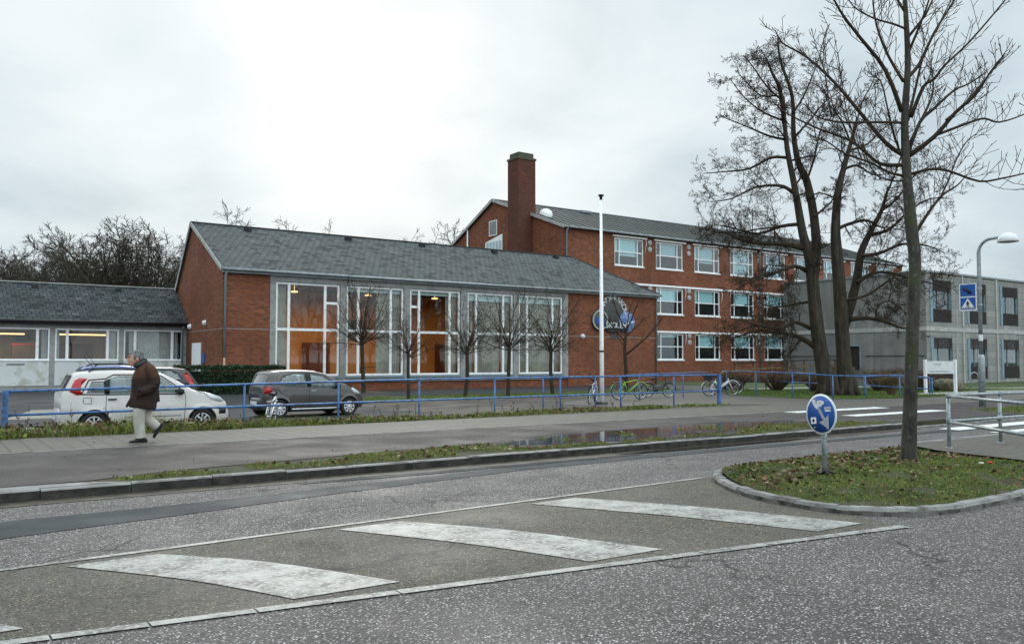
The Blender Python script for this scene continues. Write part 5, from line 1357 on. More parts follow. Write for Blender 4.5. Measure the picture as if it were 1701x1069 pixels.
# ---------------------------------------------------------------- bicycles
def bicycle(label, fm, loc, yaw, lean=0.0, step=False, basket=False, kid=1.0, fender=True, steer=0.0):
    t = thing('bicycle', label, 'bicycle', group=None)
    r = .335
    def W(p): return [Vector((q[0] * kid, q[1], q[2] * kid)) for q in p]
    def circ(cx, rad, n=26, a0=0, a1=2 * math.pi): return [(cx + rad * math.cos(a0 + (a1 - a0) * k / n), 0, r + rad * math.sin(a0 + (a1 - a0) * k / n)) for k in range(n + 1)]
    for cx in (-.52, .53):
        m = MB(); m.tube(W(circ(cx, r - .02)), .019, 6, cap=False); o = m.build('wheel', M['rubber'], t)
        s = MB(); s.tube(W(circ(cx, r - .045, 22)), .010, 4, cap=False)
        for k in range(12):
            a = k * math.pi / 6 + .1; s.tube(W([(cx, 0.02 * (-1) ** k, r), (cx + (r - .045) * math.cos(a), 0, r + (r - .045) * math.sin(a))]), .0028, 3, cap=False)
        s.tube(W([(cx, -.05, r), (cx, .05, r)]), .022, 8); s.build('spokes', M['chrome'], o)
        if fender:
            f = MB(); f.tube(W(circ(cx, r + .03, 14, R(20) if cx > 0 else R(35), R(170) if cx < 0 else R(140))), .016, 5); f.build('mudguard', fm, t)
    f = MB(); bb, seat, head, hb = (-.08, 0, .30), (-.26, 0, .74), (.33, 0, .80), (.37, 0, .64)
    f.tube(W([bb, seat]), .017, 7); f.tube(W([bb, hb]), .02, 7)
    if step: f.tube(W([(-.15, 0, .46), (.05, 0, .48), (.35, 0, .70)]), .018, 7)
    else: f.tube(W([(-.24, 0, .69), head]), .018, 7)
    f.tube(W([hb, head]), .02, 7)
    for y in (-.055, .055): f.tube(W([bb, (-.52, y, r)]), .011, 5); f.tube(W([(-.24, 0, .68), (-.52, y, r)]), .010, 5)
    f.build('frame', fm, t)
    k = MB()
    for y in (-.05, .05): k.tube(W([(.37, 0, .66), (.39, y, .60), (.53, y, r)]), .012, 6)
    k.build('fork', fm, t)
    hb_ = MB(); hb_.tube(W([(.33, 0, .80), (.31, 0, .98)]), .014, 6)
    hb_.tube(W([(.12, -.29, 1.00), (.24, -.27, 1.02), (.33, -.08, 1.0), (.33, .08, 1.0), (.24, .27, 1.02), (.12, .29, 1.0)]), .012, 6); hb_.build('handlebar', M['black'], t)
    s = MB(); s.tube(W([seat, (-.30, 0, .88)]), .013, 6)
    s.loft([[Vector((x * kid, y * w, (z + .90) * kid)) for y, z in ((-1, 0), (-.5, .03), (.5, .03), (1, 0), (.6, -.045), (-.6, -.045))] for x, w in ((-.43, .03), (-.41, .095), (-.30, .085), (-.2, .04), (-.13, .02))]); s.build('saddle', M['black'], t)
    c = MB(); c.lathe([(.001, .02), (.085, .02), (.085, -.0), (.001, 0)], (bb[0] * kid, .045, bb[2] * kid), (0, 1, 0), 16); c.tube(W([(-.08, .07, .30), (.06, .08, .22)]), .01, 5); c.tube(W([(-.08, -.07, .30), (-.22, -.08, .38)]), .01, 5)
    c.box((.02) * kid, .07, .20 * kid, .11 * kid, .15, .23 * kid); c.box(-.27 * kid, -.15, .37 * kid, -.18 * kid, -.08, .40 * kid); c.build('crank', M['bikedark'], t)
    ra = MB(); ra.box(-.80 * kid, -.06, .70 * kid, -.36 * kid, .06, .715 * kid); ra.tube(W([(-.76, .05, .70), (-.54, .05, r)]), .007, 4); ra.tube(W([(-.76, -.05, .70), (-.54, -.05, r)]), .007, 4); ra.build('rack', M['bikedark'], t)
    if basket:
        b = MB(); b.loft([[Vector((x, y, z)) for x, y in ((cx - lx, -w), (cx + lx, -w), (cx + lx, w), (cx - lx, w))] for z, cx, lx, w in ((.74, -.58, .16, .13), (.98, -.58, .20, .17), (.98, -.58, .185, .155), (.76, -.58, .15, .12))], smooth=False); b.build('basket', M['bikedark'], t)
    st = MB(); st.tube(W([(-.16, .05, .30), (-.22, .20, .0)]), .01, 5); st.build('kickstand', M['chrome'], t)
    t.location = (loc[0], loc[1], gz(loc[0], loc[1]) + .02); t.rotation_euler = (lean, 0, yaw)
    return t
bicycle('white bicycle seen end-on between the grey car and the railing', M['bikewhite'], (7.35, 21.35), R(62), R(8), fender=True)
bicycle('white mountain bicycle with wide handlebar leaning beside the flagpole', M['bikewhite'], (20.1, 23.6), R(38), R(6), fender=False, kid=1.0)
bicycle('lime green bicycle parked to the right of the flagpole', M['bikegreen'], (23.5, 25.3), R(-12), R(5), fender=True)
bicycle('dark step-through bicycle lying low beside the lime green one', M['bikedark'], (26.0, 26.2), R(-25), R(10), step=True, kid=.92)
bicycle('white step-through bicycle with dark rear basket at the end of the railing', M['bikewhite'], (29.3, 25.6), R(-30), R(5), step=True, basket=True)
bicycle('dark bicycle half hidden behind the white step-through bicycle', M['bikedark'], (31.2, 26.9), R(-26), R(4), step=False)
# ---------------------------------------------------------------- blue railings
def railing(name, label, posts, tops, mids, mat, r=.026, cat='railing', thick=(), below=.35, group=None):
    t = thing(name, label, cat, (posts[0][0], posts[0][1], gz(*posts[0][:2])), group)
    for i, p in enumerate(posts):
        z1 = p[2]; m = MB(); rr = r * (1.9 if i in thick else 1.05)
        if i in thick: m.box(p[0] - .055, p[1] - .055, gz(p[0], p[1]) - below, p[0] + .055, p[1] + .055, z1 + .02)
        else: m.tube([(p[0], p[1], gz(p[0], p[1]) - below), (p[0], p[1], z1)], rr, 8)
        m.build('post', mat, t)
    for pts, nm in ((tops, 'top_rail'), (mids, 'middle_rail')):
        if pts:
            m = MB(); m.tube(pts, r, 8); m.build(nm, mat, t)
    return t
FX = [1.43, 3.93, 6.33, 8.72, 11.05, 13.5, 15.9, 18.35, 20.75, 23.0]
ftop = lambda x: interp(x, [(1.4, .965), (6.3, 1.035), (11, 1.095), (16, 1.105), (23, 1.11)])
fmid = lambda x: interp(x, [(1.4, .475), (6.3, .51), (10, .53), (23, .56)])
FY = 20.15
railing('blue_railing', 'long blue tube railing along the pavement in front of the parked cars', [(x, FY, ftop(x)) for x in FX], [(x, FY, ftop(x)) for x in FX], [(x, FY, fmid(x)) for x in FX], M['bluepaint'], thick=(0, 9))
railing('blue_railing', 'end of a blue railing with a stout post at the left picture edge', [(1.22, FY, .98), (-1.2, FY, .97), (-3.6, FY, .96), (-6, FY, .96)], [(x, FY, .95) for x in (1.22, -1.2, -3.6, -6)], [(x, FY, .46) for x in (1.22, -1.2, -3.6, -6)], M['bluepaint'], thick=(0,))
railing('blue_railing', 'blue railing standing behind the flagpole at the white mountain bicycle', [(17.1, 22.6, 1.0), (19.05, 22.2, 1.05)], [(17.1, 22.6, 1.0), (19.05, 22.2, 1.05)], None, M['bluepaint'])
railing('blue_railing', 'low blue railing between the lime green and the white step-through bicycle', [(23.4, 24.6, 1.06), (27.0, 25.66, 1.08)], [(22.4, 24.3, 1.05), (23.4, 24.6, 1.06), (27.0, 25.66, 1.08), (29.4, 26.4, 1.09)], None, M['bluepaint'])
C1 = [(32.4, 27.9, 1.10), (31.5, 25.4, 1.10), (30.9, 22.97, 1.08), (30.75, 20.9, 1.0), (31.4, 19.85, .98), (33.3, 19.5, 1.02), (37.0, 20.25, .86)]
railing('blue_railing', 'blue railing around the front of the lawn with the old tree', C1, C1, None, M['bluepaint'])
C2 = [(37.9, 29.9, 1.0), (36.6, 26.2, .98), (36.1, 22.9, .95), (36.75, 20.0, .84)]
railing('blue_railing', 'blue railing with two rails behind the old tree', C2, C2, [(x, y, z - .48) for x, y, z in C2], M['bluepaint'])

# grey pedestrian railing on the refuge
def grey_railing():
    t = thing('pedestrian_railing', 'galvanised steel pedestrian railing on the paved refuge', 'railing', (14.24, 7.48, .12))
    posts = [(14.24, 7.48), (15.85, 7.4), (17.5, 7.35), (19.2, 7.3), (12.2, 5.05)]
    for x, y in posts:
        m = MB(); m.tube([(x, y, .1), (x, y, 1.0)], .030, 10); m.lathe([(.06, 0), (.06, .012), (.001, .013)], (x, y, .124), n=12); m.build('post', M['galv'], t)
    for z in (1.01, .575):
        m = MB(); m.tube([(14.24, 7.48, z), (15.85, 7.4, z), (17.5, 7.35, z), (19.2, 7.3, z)], .027, 10); m.build('rail', M['galv'], t)
        m = MB(); m.tube([(14.24, 7.48, z - .015), (13.22, 6.27, z - .015), (12.2, 5.05, z - .015)], .027, 10); m.build('rail', M['galv'], t)
        for x, y in posts:
            m = MB(); m.lathe([(.037, -.045), (.042, -.04), (.042, .04), (.037, .045)], (x, y, z), n=12)
            m.build('clamp', M['galv'], t)
    return t
grey_railing()

# ---------------------------------------------------------------- flagpole, lamp, signs
def flagpole():
    x, y = 20.22, 23.2; z = gz(x, y)
    t = thing('flagpole', 'tall white flagpole with a small dark cap on top', 'flagpole', (x, y, z))
    m = MB(); m.tube([(x, y, z + .0), (x, y, z + 2.2), (x, y, 7.55)], [.085, .075, .042], 14); p = m.build('pole', M['white'], t)
    m = MB(); m.lathe([(.001, .10), (.10, .09), (.11, .05), (.05, .0), (.05, -.1), (.001, -.1)], (x, y, 7.58), n=12); m.build('cap', M['black'], t)
    m = MB(); m.lathe([(.092, -.03), (.095, 0), (.092, .03)], (x, y, 1.95), n=14); m.build('band', M['black'], t)
    m = MB(); m.box(x - .16, y - .16, z - .1, x + .16, y + .16, z + .10); m.build('foot', M['darkgrey'], t)
    m = MB(); m.tube([(x - .07, y - .04, 1.3), (x - .06, y - .03, 7.4)], .004, 4); m.build('halyard', M['white'], t)
flagpole()
def street_lamp():
    x, y = 28.2, 13.7
    t = thing('street_lamp', 'grey street lamp with curved arm and white bell shade, carrying a crossing sign', 'street lamp', (x, y, .12))
    m = MB(); m.tube([(x, y, .05), (x, y, 1.72), (x, y, 1.80)], [.105, .105, .075], 14); m.build('base_sleeve', M['galv'], t)
    arm = [(x, y, 1.78), (x, y, 4.6), (x, y, 5.12)] + [(x, y - .42 + .42 * math.cos(a), 5.12 + .42 * math.sin(a)) for a in [k * math.pi / 12 for k in range(1, 7)]] + [(x, y - .75, 5.56)]
    m = MB(); m.tube(arm, [.062] * 3 + [.05] * 7, 12); m.build('pole', M['galv'], t)
    m = MB(); m.lathe([(.04, .16), (.10, .13), (.22, .08), (.29, -.02), (.31, -.14), (.30, -.15), (.27, -.05), (.001, .02)], (x, y - .92, 5.52), n=24); sh = m.build('lamp_shade', M['signwhite'], t)
    m = MB(); m.lathe([(.28, -.14), (.2, -.165), (.001, -.17)], (x, y - .92, 5.52), n=20); m.build('lamp_glass', M['signgrey'], sh)
    m = MB(); m.tube([(x, y - .72, 5.56), (x, y - .95, 5.66)], .05, 8); m.build('lamp_holder', M['galv'], t)
    # crossing sign: a flat double box facing along the road
    s = thing('crossing_sign', 'double blue pedestrian crossing sign on the street lamp', 'road sign', (x - .02, y + .45, 3.68))
    yc = y + .35
    m = MB(); m.box(x - .06, yc - .28, 3.24, x + .06, yc + .28, 4.13); m.build('sign_box', M['signwhite'], s)
    for z0, nm in ((3.29, 'crossing_panel'), (3.72, 'beacon_panel')):
        m = MB(); m.box(x - .068, yc - .245, z0, x - .0605, yc + .245, z0 + .385); pn = m.build(nm, M['signblue'], s)
        if nm == 'crossing_panel':
            m = MB(); m.extrude([(x - .0765, yc - .22, z0 + .03), (x - .0765, yc + .22, z0 + .03), (x - .0765, yc, z0 + .36)], (.007, 0, 0)); tr = m.build('triangle', M['signwhite'], pn)
            m = MB(); X = x - .0865; hd_ = MB()
            def st(pts): m.extrude([(X, yc - a, z0 + b) for a, b in pts], (.009, 0, 0))
            hd_.lathe([(.001, .009), (.020, .009), (.020, 0), (.001, 0)], (x - .0775, yc, z0 + .255), (-1, 0, 0), 12); hd_.build('figure_head', M['black'], tr)
            st([(-.028, .23), (.028, .23), (.02, .15), (-.02, .15)]); st([(-.02, .15), (.005, .15), (-.03, .07), (-.05, .07)]); st([(.0, .15), (.02, .15), (.052, .07), (.032, .07)])
            st([(-.028, .225), (-.02, .2), (-.055, .15), (-.065, .16)]); st([(.028, .225), (.02, .2), (.055, .15), (.065, .16)])
            for k in range(5): st([(-.16 + k * .075, .045), (-.12 + k * .075, .045), (-.125 + k * .08, .065), (-.155 + k * .075, .065)])
            m.build('walking_figure', M['black'], tr)
        else:
            m = MB(); m.tube([(x - .07, yc - .1, z0 + .1), (x - .07, yc + .13, z0 + .28)], .05, 6); m.build('beacon_lens', M['black'], pn)
    for z in (3.42, 3.95):
        m = MB(); m.beam((x, y + .04, z), (x, yc - .30, z), .04, .05); m.lathe([(.07, -.04), (.078, 0), (.07, .04)], (x, y, z), n=12); m.build('bracket', M['galv'], s)
    st_ = MB(); st_.lathe([(.0635, -.1), (.064, .1)], (x, y, 2.35), n=12); st_.build('sticker', M['signwhite'], t)
street_lamp()
def keep_right():
    x, y, z = 9.29, 6.45, .20
    t = thing('keep_right_sign', 'round blue keep-right sign with stickers on a grey post in the island', 'road sign', (x, y, z))
    m = MB(); m.tube([(x, y, z - .1), (x, y, 1.10)], .034, 12); m.build('post', M['galv'], t)
    m = MB(); m.tube([(x, y, z - .05), (x, y, z + .045)], .046, 10)
    for k in range(6): a = k * 1.05; m.beam((x, y, z + .02), (x + .13 * math.cos(a), y + .10 * math.sin(a), z - .01), .04, .02)
    m.build('post_foot', M['black'], t)
    nrm = Vector((-math.cos(R(10)), math.sin(R(10)), 0)); side = Vector((nrm.y, -nrm.x, 0))     # side points to the viewer's right
    right = Vector((0, 0, 1)).cross(nrm); right.normalize()
    C0 = Vector((x, y, .92)) + nrm * .042; rad = .25
    m = MB(); m.lathe([(.001, -.006), (rad, -.006), (rad + .004, 0), (rad, .006), (.001, .006)], C0, nrm, 48); pl = m.build('sign_plate', M['signwhite'], t)
    m = MB(); m.lathe([(.001, .0085), (rad - .022, .0085), (rad - .022, .006), (.001, .006)], C0, nrm, 48); bl = m.build('blue_disc', M['signblue'], pl)
    def shape(mb, pts, d=.010, th=.003):
        mb.extrude([C0 + right * a + Vector((0, 0, b)) + nrm * d for a, b in pts], nrm * th)
    def rot(pts, ang, ox=0, oy=0):
        c, s = math.cos(ang), math.sin(ang); return [(ox + a * c - b * s, oy + a * s + b * c) for a, b in pts]
    m = MB(); shape(m, rot([(-.205, -.020), (.075, -.020), (.06, -.092), (.21, 0), (.06, .092), (.075, .020), (-.205, .020)], R(-56), .015, .0)); m.build('arrow', M['signgrey'], bl)
    m = MB()
    shape(m, rot([(-.045, -.03), (.04, -.03), (.05, .0), (.075, .01), (.075, .045), (.02, .05), (-.03, .035)], R(-10), -.02, .13), .0135)
    m.build('sticker', M['signwhite'], bl); m = MB()
    shape(m, rot([(-.02, -.05), (.02, -.05), (.02, .05), (-.02, .05)], R(30), -.10, .13), .0135)
    m.build('sticker', M['signwhite'], bl); m = MB()
    shape(m, rot([(-.015, -.02), (.03, -.02), (.03, .02), (-.015, .02)], R(30), -.065, .085), .0135)
    m.build('sticker', M['signwhite'], bl); m = MB()
    shape(m, rot([(-.05, -.013), (.05, -.013), (.05, .013), (-.05, .013)], R(4), .115, .085), .0100)
    m.build('sticker', M['signwhite'], bl); m = MB()
    shape(m, rot([(-.045, -.010), (.045, -.010), (.045, .010), (-.045, .010)], R(4), .118, .052), .0100)
    m.build('sticker', M['signwhite'], bl); m = MB()
    shape(m, rot([(-.045, -.04), (.045, -.04), (.045, .04), (-.045, .04)], R(6), -.12, -.085), .0100)
    s = m.build('sticker', M['signwhite'], bl)
    m = MB(); shape(m, rot([(-.018, -.01), (0, -.025), (.018, -.008), (.014, .018), (-.01, .022)], 0, -.12, -.085), .0135, .002); shape(m, rot([(-.012, -.004), (.012, -.004), (.012, .004), (-.012, .004)], R(20), -.01, .14), .0170, .002)
    for k in range(4): shape(m, rot([(-.008, -.004), (.008, -.004), (.008, .004), (-.008, .004)], 0, .082 + k * .022, .087), .0132, .001)
    m.build('sticker_print', M['black'], s)
    m = MB()
    for a in (60, 120, 240, 300): m.lathe([(.001, .014), (.008, .013), (.008, .008)], C0 + right * .2 * math.cos(R(a)) + Vector((0, 0, .2 * math.sin(R(a)))), nrm, 8)
    m.build('rivet', M['chrome'], pl)
keep_right()
def notice_board():
    a, b = Vector((40.55, 22.4, 0)), Vector((41.75, 21.55, 0))
    t = thing('notice_board', 'white notice board on two white posts on the lawn by the annex', 'sign', (a.x, a.y, 0))
    for p in (a, b):
        m = MB(); m.box(p.x - .06, p.y - .06, -.2, p.x + .06, p.y + .06, 1.68); m.build('post', M['white'], t)
    d = (b - a).normalized(); n = Vector((-d.y, d.x, 0)) * -.04
    m = MB(); m.extrude([a + d * .06 + Vector((0, 0, .98)) + n, b - d * .06 + Vector((0, 0, .98)) + n, b - d * .06 + Vector((0, 0, 1.60)) + n, a + d * .06 + Vector((0, 0, 1.60)) + n], n * -1); bd = m.build('board', M['signwhite'], t)
    m = MB()
    for k, (u0, u1, z) in enumerate(((.35, .85, 1.46), (.45, .75, 1.40), (.2, 1.25, 1.06), (.15, 1.1, 1.10))):
        p, q = a + d * u0, a + d * u1
        m.extrude([p + n * 1.1 + Vector((0, 0, z)), q + n * 1.1 + Vector((0, 0, z)), q + n * 1.1 + Vector((0, 0, z + .025)), p + n * 1.1 + Vector((0, 0, z + .025))], n * .05)
    m.build('print', M['signgrey'], bd)
notice_board()
def boulder():
    rng = random.Random(7); bm = bmesh.new(); bmesh.ops.create_icosphere(bm, subdivisions=4, radius=1)
    for v in bm.verts:
        d = mnoise.noise(v.co * 1.3 + Vector((3, 1, 2))) * .25 + mnoise.noise(v.co * 4) * .06
        v.co = v.co * (1 + d); v.co.x *= .72; v.co.y *= .55; v.co.z = max(v.co.z, -.5) * .46
    me = bpy.data.meshes.new('boulder'); bm.to_mesh(me); bm.free(); me.materials.append(M['boulder'])
    for p in me.polygons: p.use_smooth = True
    o = bpy.data.objects.new('boulder', me); COL.objects.link(o); o.location = (44.1, 23.2, gz(44, 23) + .25); o.rotation_euler = (0, 0, R(-50))
    tag(o, 'brown mossy boulder lying on the lawn beside the notice board', 'boulder')
boulder()
def hoop(x, y, label, h=1.0):
    z = gz(x, y); m = MB(); d = Vector((.82, -.57, 0)) * .2; P = []
    P.append(Vector((x, y, z - .1)) - d); P.append(Vector((x, y, z + h - .2)) - d)
    for k in range(1, 8): a = math.pi - k * math.pi / 8; P.append(Vector((x, y, z + h - .2 + .2 * math.sin(a))) + d * math.cos(a))
    P.append(Vector((x, y, z + h - .2)) + d); P.append(Vector((x, y, z - .1)) + d)
    m.tube(P, .03, 8); o = m.build('bicycle_hoop', M['galv'])
    tag(o, label, 'bicycle hoop')
    return o
hoop(44.3, 21.9, 'steel hoop stand on the lawn to the right of the boulder')
hoop(37.2, 32.2, 'steel hoop stand at the end of the timber ramp rail')
def timber_ramp():
    t = thing('timber_ramp', 'brown timber ramp railing leading up to the annex door', 'ramp', (53, 44.6, 0))
    z = lambda x: interp(x, [(52.5, 1.35), (61, 1.62), (68, 1.72)])
    for x in [52.8 + 2.2 * i for i in range(8)]:
        m = MB(); m.box(x - .07, 44.5, -.4, x + .07, 44.64, z(x)); m.build('post', M['brownwood'], t)
    m = MB(); m.beam((52.6, 44.57, z(52.6) + .05), (61, 44.57, z(61) + .05), .16, .09); m.beam((61.003, 44.57, z(61) + .05), (68.3, 44.57, z(68.3) + .05), .16, .09); m.build('hand_rail', M['timber'], t)
    m = MB(); m.beam((52.6, 44.48, z(52.6) - .45), (61, 44.48, z(61) - .45), .04, .14); m.beam((61.003, 44.48, z(61) - .45), (68.3, 44.48, z(68.3) - .45), .04, .14); m.build('middle_rail', M['brownwood'], t)
    m = MB(); m.extrude([(52.6, 44.7, .0), (61, 44.7, .35), (68.5, 44.7, .76), (68.5, 44.7, -.5), (52.6, 44.7, -.5)], (0, 1.4, 0)); m.build('deck', M['timber'], t)
timber_ramp()

# ---------------------------------------------------------------- trees
def sprout(mb, p, d, L, r, lvl, rng, P, tip=None):
    seg = P['seg'][lvl]; n = max(2, int(L / seg)); pts = [p.copy()]; q = p.copy(); dd = d.normalized(); ds = [dd.copy()]
    up = P['up'][lvl]; wob = P['wob'][lvl]
    for i in range(n):
        dd = dd + Vector((rng.gauss(0, wob), rng.gauss(0, wob), rng.gauss(0, wob) + up)); dd.normalize()
        q = q + dd * (L / n); pts.append(q.copy()); ds.append(dd.copy())
    r1 = max(P['rmin'], r * P['taper'])
    mb.tube(pts, [lerp(r, r1, i / n) for i in range(n + 1)], 6 if r > .05 else (4 if r > .02 else 3), cap=False)
    if lvl + 1 < len(P['n']):
        kids(mb, pts, ds, L, r, r1, lvl, rng, P)
def kids(mb, pts, ds, L, r, r1, lvl, rng, P, t0=None):
    cnt = P['n'][lvl + 1]; cnt = max(1, int(cnt * (L / P['ref'][lvl]) + rng.random())) if P.get('ref') else cnt
    n = len(pts) - 1
    for k in range(cnt):
        t = lerp(P['t0'] if t0 is None else t0, 1.0, (k + rng.random()) / cnt); i = min(n - 1, int(t * n)); f = t * n - i
        p = pts[i].lerp(pts[i + 1], f); d = ds[min(i + 1, n)]
        ax = d.orthogonal(); ax.rotate(Matrix.Rotation(rng.uniform(0, 2 * math.pi), 3, d))
        a = R(rng.uniform(*P['ang'])); nd_ = d * math.cos(a) + ax * math.sin(a)
        nd_.z += P.get('lift', 0)
        rr = max(P['rmin'], lerp(r, r1, t) * rng.uniform(*P.get('rr', (.45, .65))))
        sprout(mb, p, nd_, L * P['ratio'] * rng.uniform(.6, 1.15) * (1.1 - .45 * t), rr, lvl + 1, rng, P)
def stem(mb, pts, r0, r1, k=3, n=8):
    C = catmull(pts, k); m = len(C) - 1
    mb.tube(C, [interp(i / m, r0) if hasattr(r0, '__len__') else lerp(r0, r1, i / m) for i in range(m + 1)], n, cap=True)
    ds = [(C[min(i + 1, m)] - C[max(i - 1, 0)]).normalized() for i in range(m + 1)]
    return C, ds, sum((C[i + 1] - C[i]).length for i in range(m))
def px(pts, D):
    """limb read off the photograph: (px, py, depth offset)"""
    return [at(p[0], p[1], D + (p[2] if len(p) > 2 else 0)) for p in pts]
def old_tree():
    D = 38.6; rng = random.Random(11)
    b1 = at(1374, 655, D)
    t = thing('old_tree', 'big bare old tree with several thick trunks on the lawn', 'tree', (b1.x, b1.y, 0))
    T = MB(); K = MB()
    P = dict(seg=[.5, .42, .26, .18], up=[.03, .02, .05, .06], wob=[.12, .17, .2, .22], n=[0, 7, 8, 8], t0=.18, ang=(30, 75), ratio=.56, rmin=.0068, taper=.28, rr=(.45, .65), lift=0.0)
    S = {
     'A': ([(1378, 662), (1366, 600), (1357, 540), (1351, 480), (1345, 430), (1334, 390), (1326, 345), (1318, 300), (1308, 250), (1303, 200), (1301, 160)], [(0, .43), (.1, .34), (.35, .26), (.52, .19), (.72, .135), (1, .07)], .08),
     'A2': ([(1350, 470, .2), (1356, 420, .3), (1352, 360, .4), (1340, 300, .5), (1326, 270, .5), (1318, 220, .6), (1316, 160, .7), (1296, 100, .8), (1292, 62, .9)], [(0, .24), (.3, .19), (.6, .12), (1, .03)], .03),
     'B': ([(1408, 664), (1402, 600), (1398, 540), (1394, 470), (1390, 420), (1388, 380), (1392, 320), (1404, 270), (1414, 235), (1424, 195)], [(0, .42), (.12, .33), (.4, .275), (.56, .21), (.75, .13), (1, .05)], .06),
     'C': ([(1396, 560, .4), (1412, 510, .5), (1424, 460, .5), (1430, 420, .4), (1446, 385, .3), (1464, 350, .2), (1476, 310, 0)], [(0, .24), (.4, .19), (1, .05)], .05),
     'A0': ([(1303, 205), (1296, 150), (1282, 120), (1272, 95)], .12, .03)}
    br = [
     ([(1352, 575), (1330, 560), (1300, 553), (1262, 548), (1222, 560), (1196, 566)], .16, 0.6), ([(1346, 545), (1322, 535), (1296, 545), (1260, 540), (1225, 530)], .12, -1.2),
     ([(1340, 450), (1320, 442), (1290, 452), (1255, 460), (1215, 475)], .13, -.8), ([(1334, 412), (1300, 405), (1262, 404), (1230, 398), (1200, 385), (1172, 392)], .16, .3),
     ([(1330, 372), (1296, 376), (1260, 388), (1222, 380), (1186, 372)], .11, 1.4), ([(1318, 320), (1302, 310), (1280, 308), (1252, 312), (1215, 330), (1180, 335)], .11, -.6),
     ([(1308, 262), (1280, 262), (1245, 280), (1205, 285), (1168, 288)], .09, .9), ([(1306, 232), (1278, 226), (1240, 210), (1195, 192)], .08, -.5),
     ([(1303, 180), (1292, 160), (1262, 158), (1225, 120)], .07, 0), ([(1303, 170), (1275, 145), (1250, 110), (1235, 92)], .06, 1.0),
     ([(1316, 190), (1335, 160), (1352, 120), (1362, 90)], .07, .4), ([(1318, 230), (1345, 200), (1370, 170), (1400, 150)], .07, -.7),
     ([(1340, 300), (1352, 265), (1362, 220), (1374, 190)], .08, .8), ([(1352, 360), (1370, 345), (1384, 330), (1390, 300)], .08, 0),
     ([(1392, 380), (1410, 372), (1440, 366), (1466, 378), (1500, 372)], .12, .3), ([(1404, 280), (1425, 275), (1450, 290), (1480, 288)], .08, -.5),
     ([(1410, 250), (1440, 240), (1465, 215), (1490, 200)], .07, .4), ([(1414, 240), (1400, 205), (1385, 180), (1378, 150)], .06, 0),
     ([(1424, 200), (1432, 170), (1448, 140), (1455, 120)], .05, 0), ([(1390, 400), (1360, 415), (1345, 440)], .06, -.6),
     ([(1412, 530), (1440, 528), (1470, 534), (1500, 545), (1520, 540)], .14, -.4), ([(1455, 530), (1458, 508), (1480, 500), (1505, 520)], .06, -.2),
     ([(1424, 470), (1446, 455), (1475, 452), (1510, 462), (1545, 470), (1580, 480)], .12, .8), ([(1430, 425), (1462, 420), (1500, 405), (1540, 408), (1570, 420)], .11, -.4),
     ([(1446, 390), (1478, 380), (1510, 350), (1545, 330), (1580, 330)], .10, .2), ([(1464, 350), (1490, 330), (1520, 290), (1560, 270)], .08, .6),
     ([(1476, 315), (1490, 280), (1500, 250), (1512, 225)], .06, 0), ([(1400, 500), (1440, 490), (1470, 470), (1500, 452), (1540, 455)], .08, -1.0),
     ([(1390, 330), (1360, 320), (1345, 330)], .05, .3), ([(1300, 200), (1265, 185), (1235, 160), (1212, 130)], .06, -.9), ([(1350, 500), (1320, 505), (1285, 510), (1255, 500)], .08, 1.2)]
    for nm, (pts, r0, r1) in S.items():
        C, ds, L = stem(T, px(pts, D), r0, r1, 3, 12)
        kids(K, C, ds, 3.2, r1 * 1.4, r1, 0, rng, dict(P, n=[0, 8, 8, 8]), .62)
        kids(K, C, ds, 2.3, .03, .02, 0, rng, dict(P, n=[0, 12, 7, 6], ratio=.5, ang=(50, 95)), .28)
    # flared, furrowed foot of the trunks
    for cx, w in ((1376, .52), (1407, .56)):
        for k in range(7):
            a = k * .9 + w; o = at(cx, 655, D); o.z = gz(o.x, o.y)
            T.tube([o + Vector((math.cos(a) * .62, math.sin(a) * .56, -.08)), o + Vector((math.cos(a) * .36, math.sin(a) * .36, .3)), o + Vector((math.cos(a) * .22, math.sin(a) * .22, 1.3))], [.10, .16, .12], 7)
    low = [([(a + rng.uniform(-14, 10) * k / 4, b_ + rng.uniform(-14, 14) * k / 4) for k, (a, b_) in enumerate(q)], r_ * .6, d_ + sg * rng.uniform(1.0, 2.2)) for q, r_, d_ in br[:6:2] for sg in (1,)]
    for i, (pts, r0, dep) in enumerate(br + low):
        n = len(pts); C, ds, L = stem(K, px([(a, b, dep * k / (n - 1)) for k, (a, b) in enumerate(pts)], D), r0 * .85, .016, 3, 6)
        kids(K, C, ds, L, r0 * .45, .016, 0, rng, dict(P, n=[0, int(6 + L * 3.0), 8, 8], ratio=.43), .15)
    T.build('trunk', M['oldbark'], t); K.build('crown', M['twig'], t)
    print('old tree', len(K.f))
old_tree()
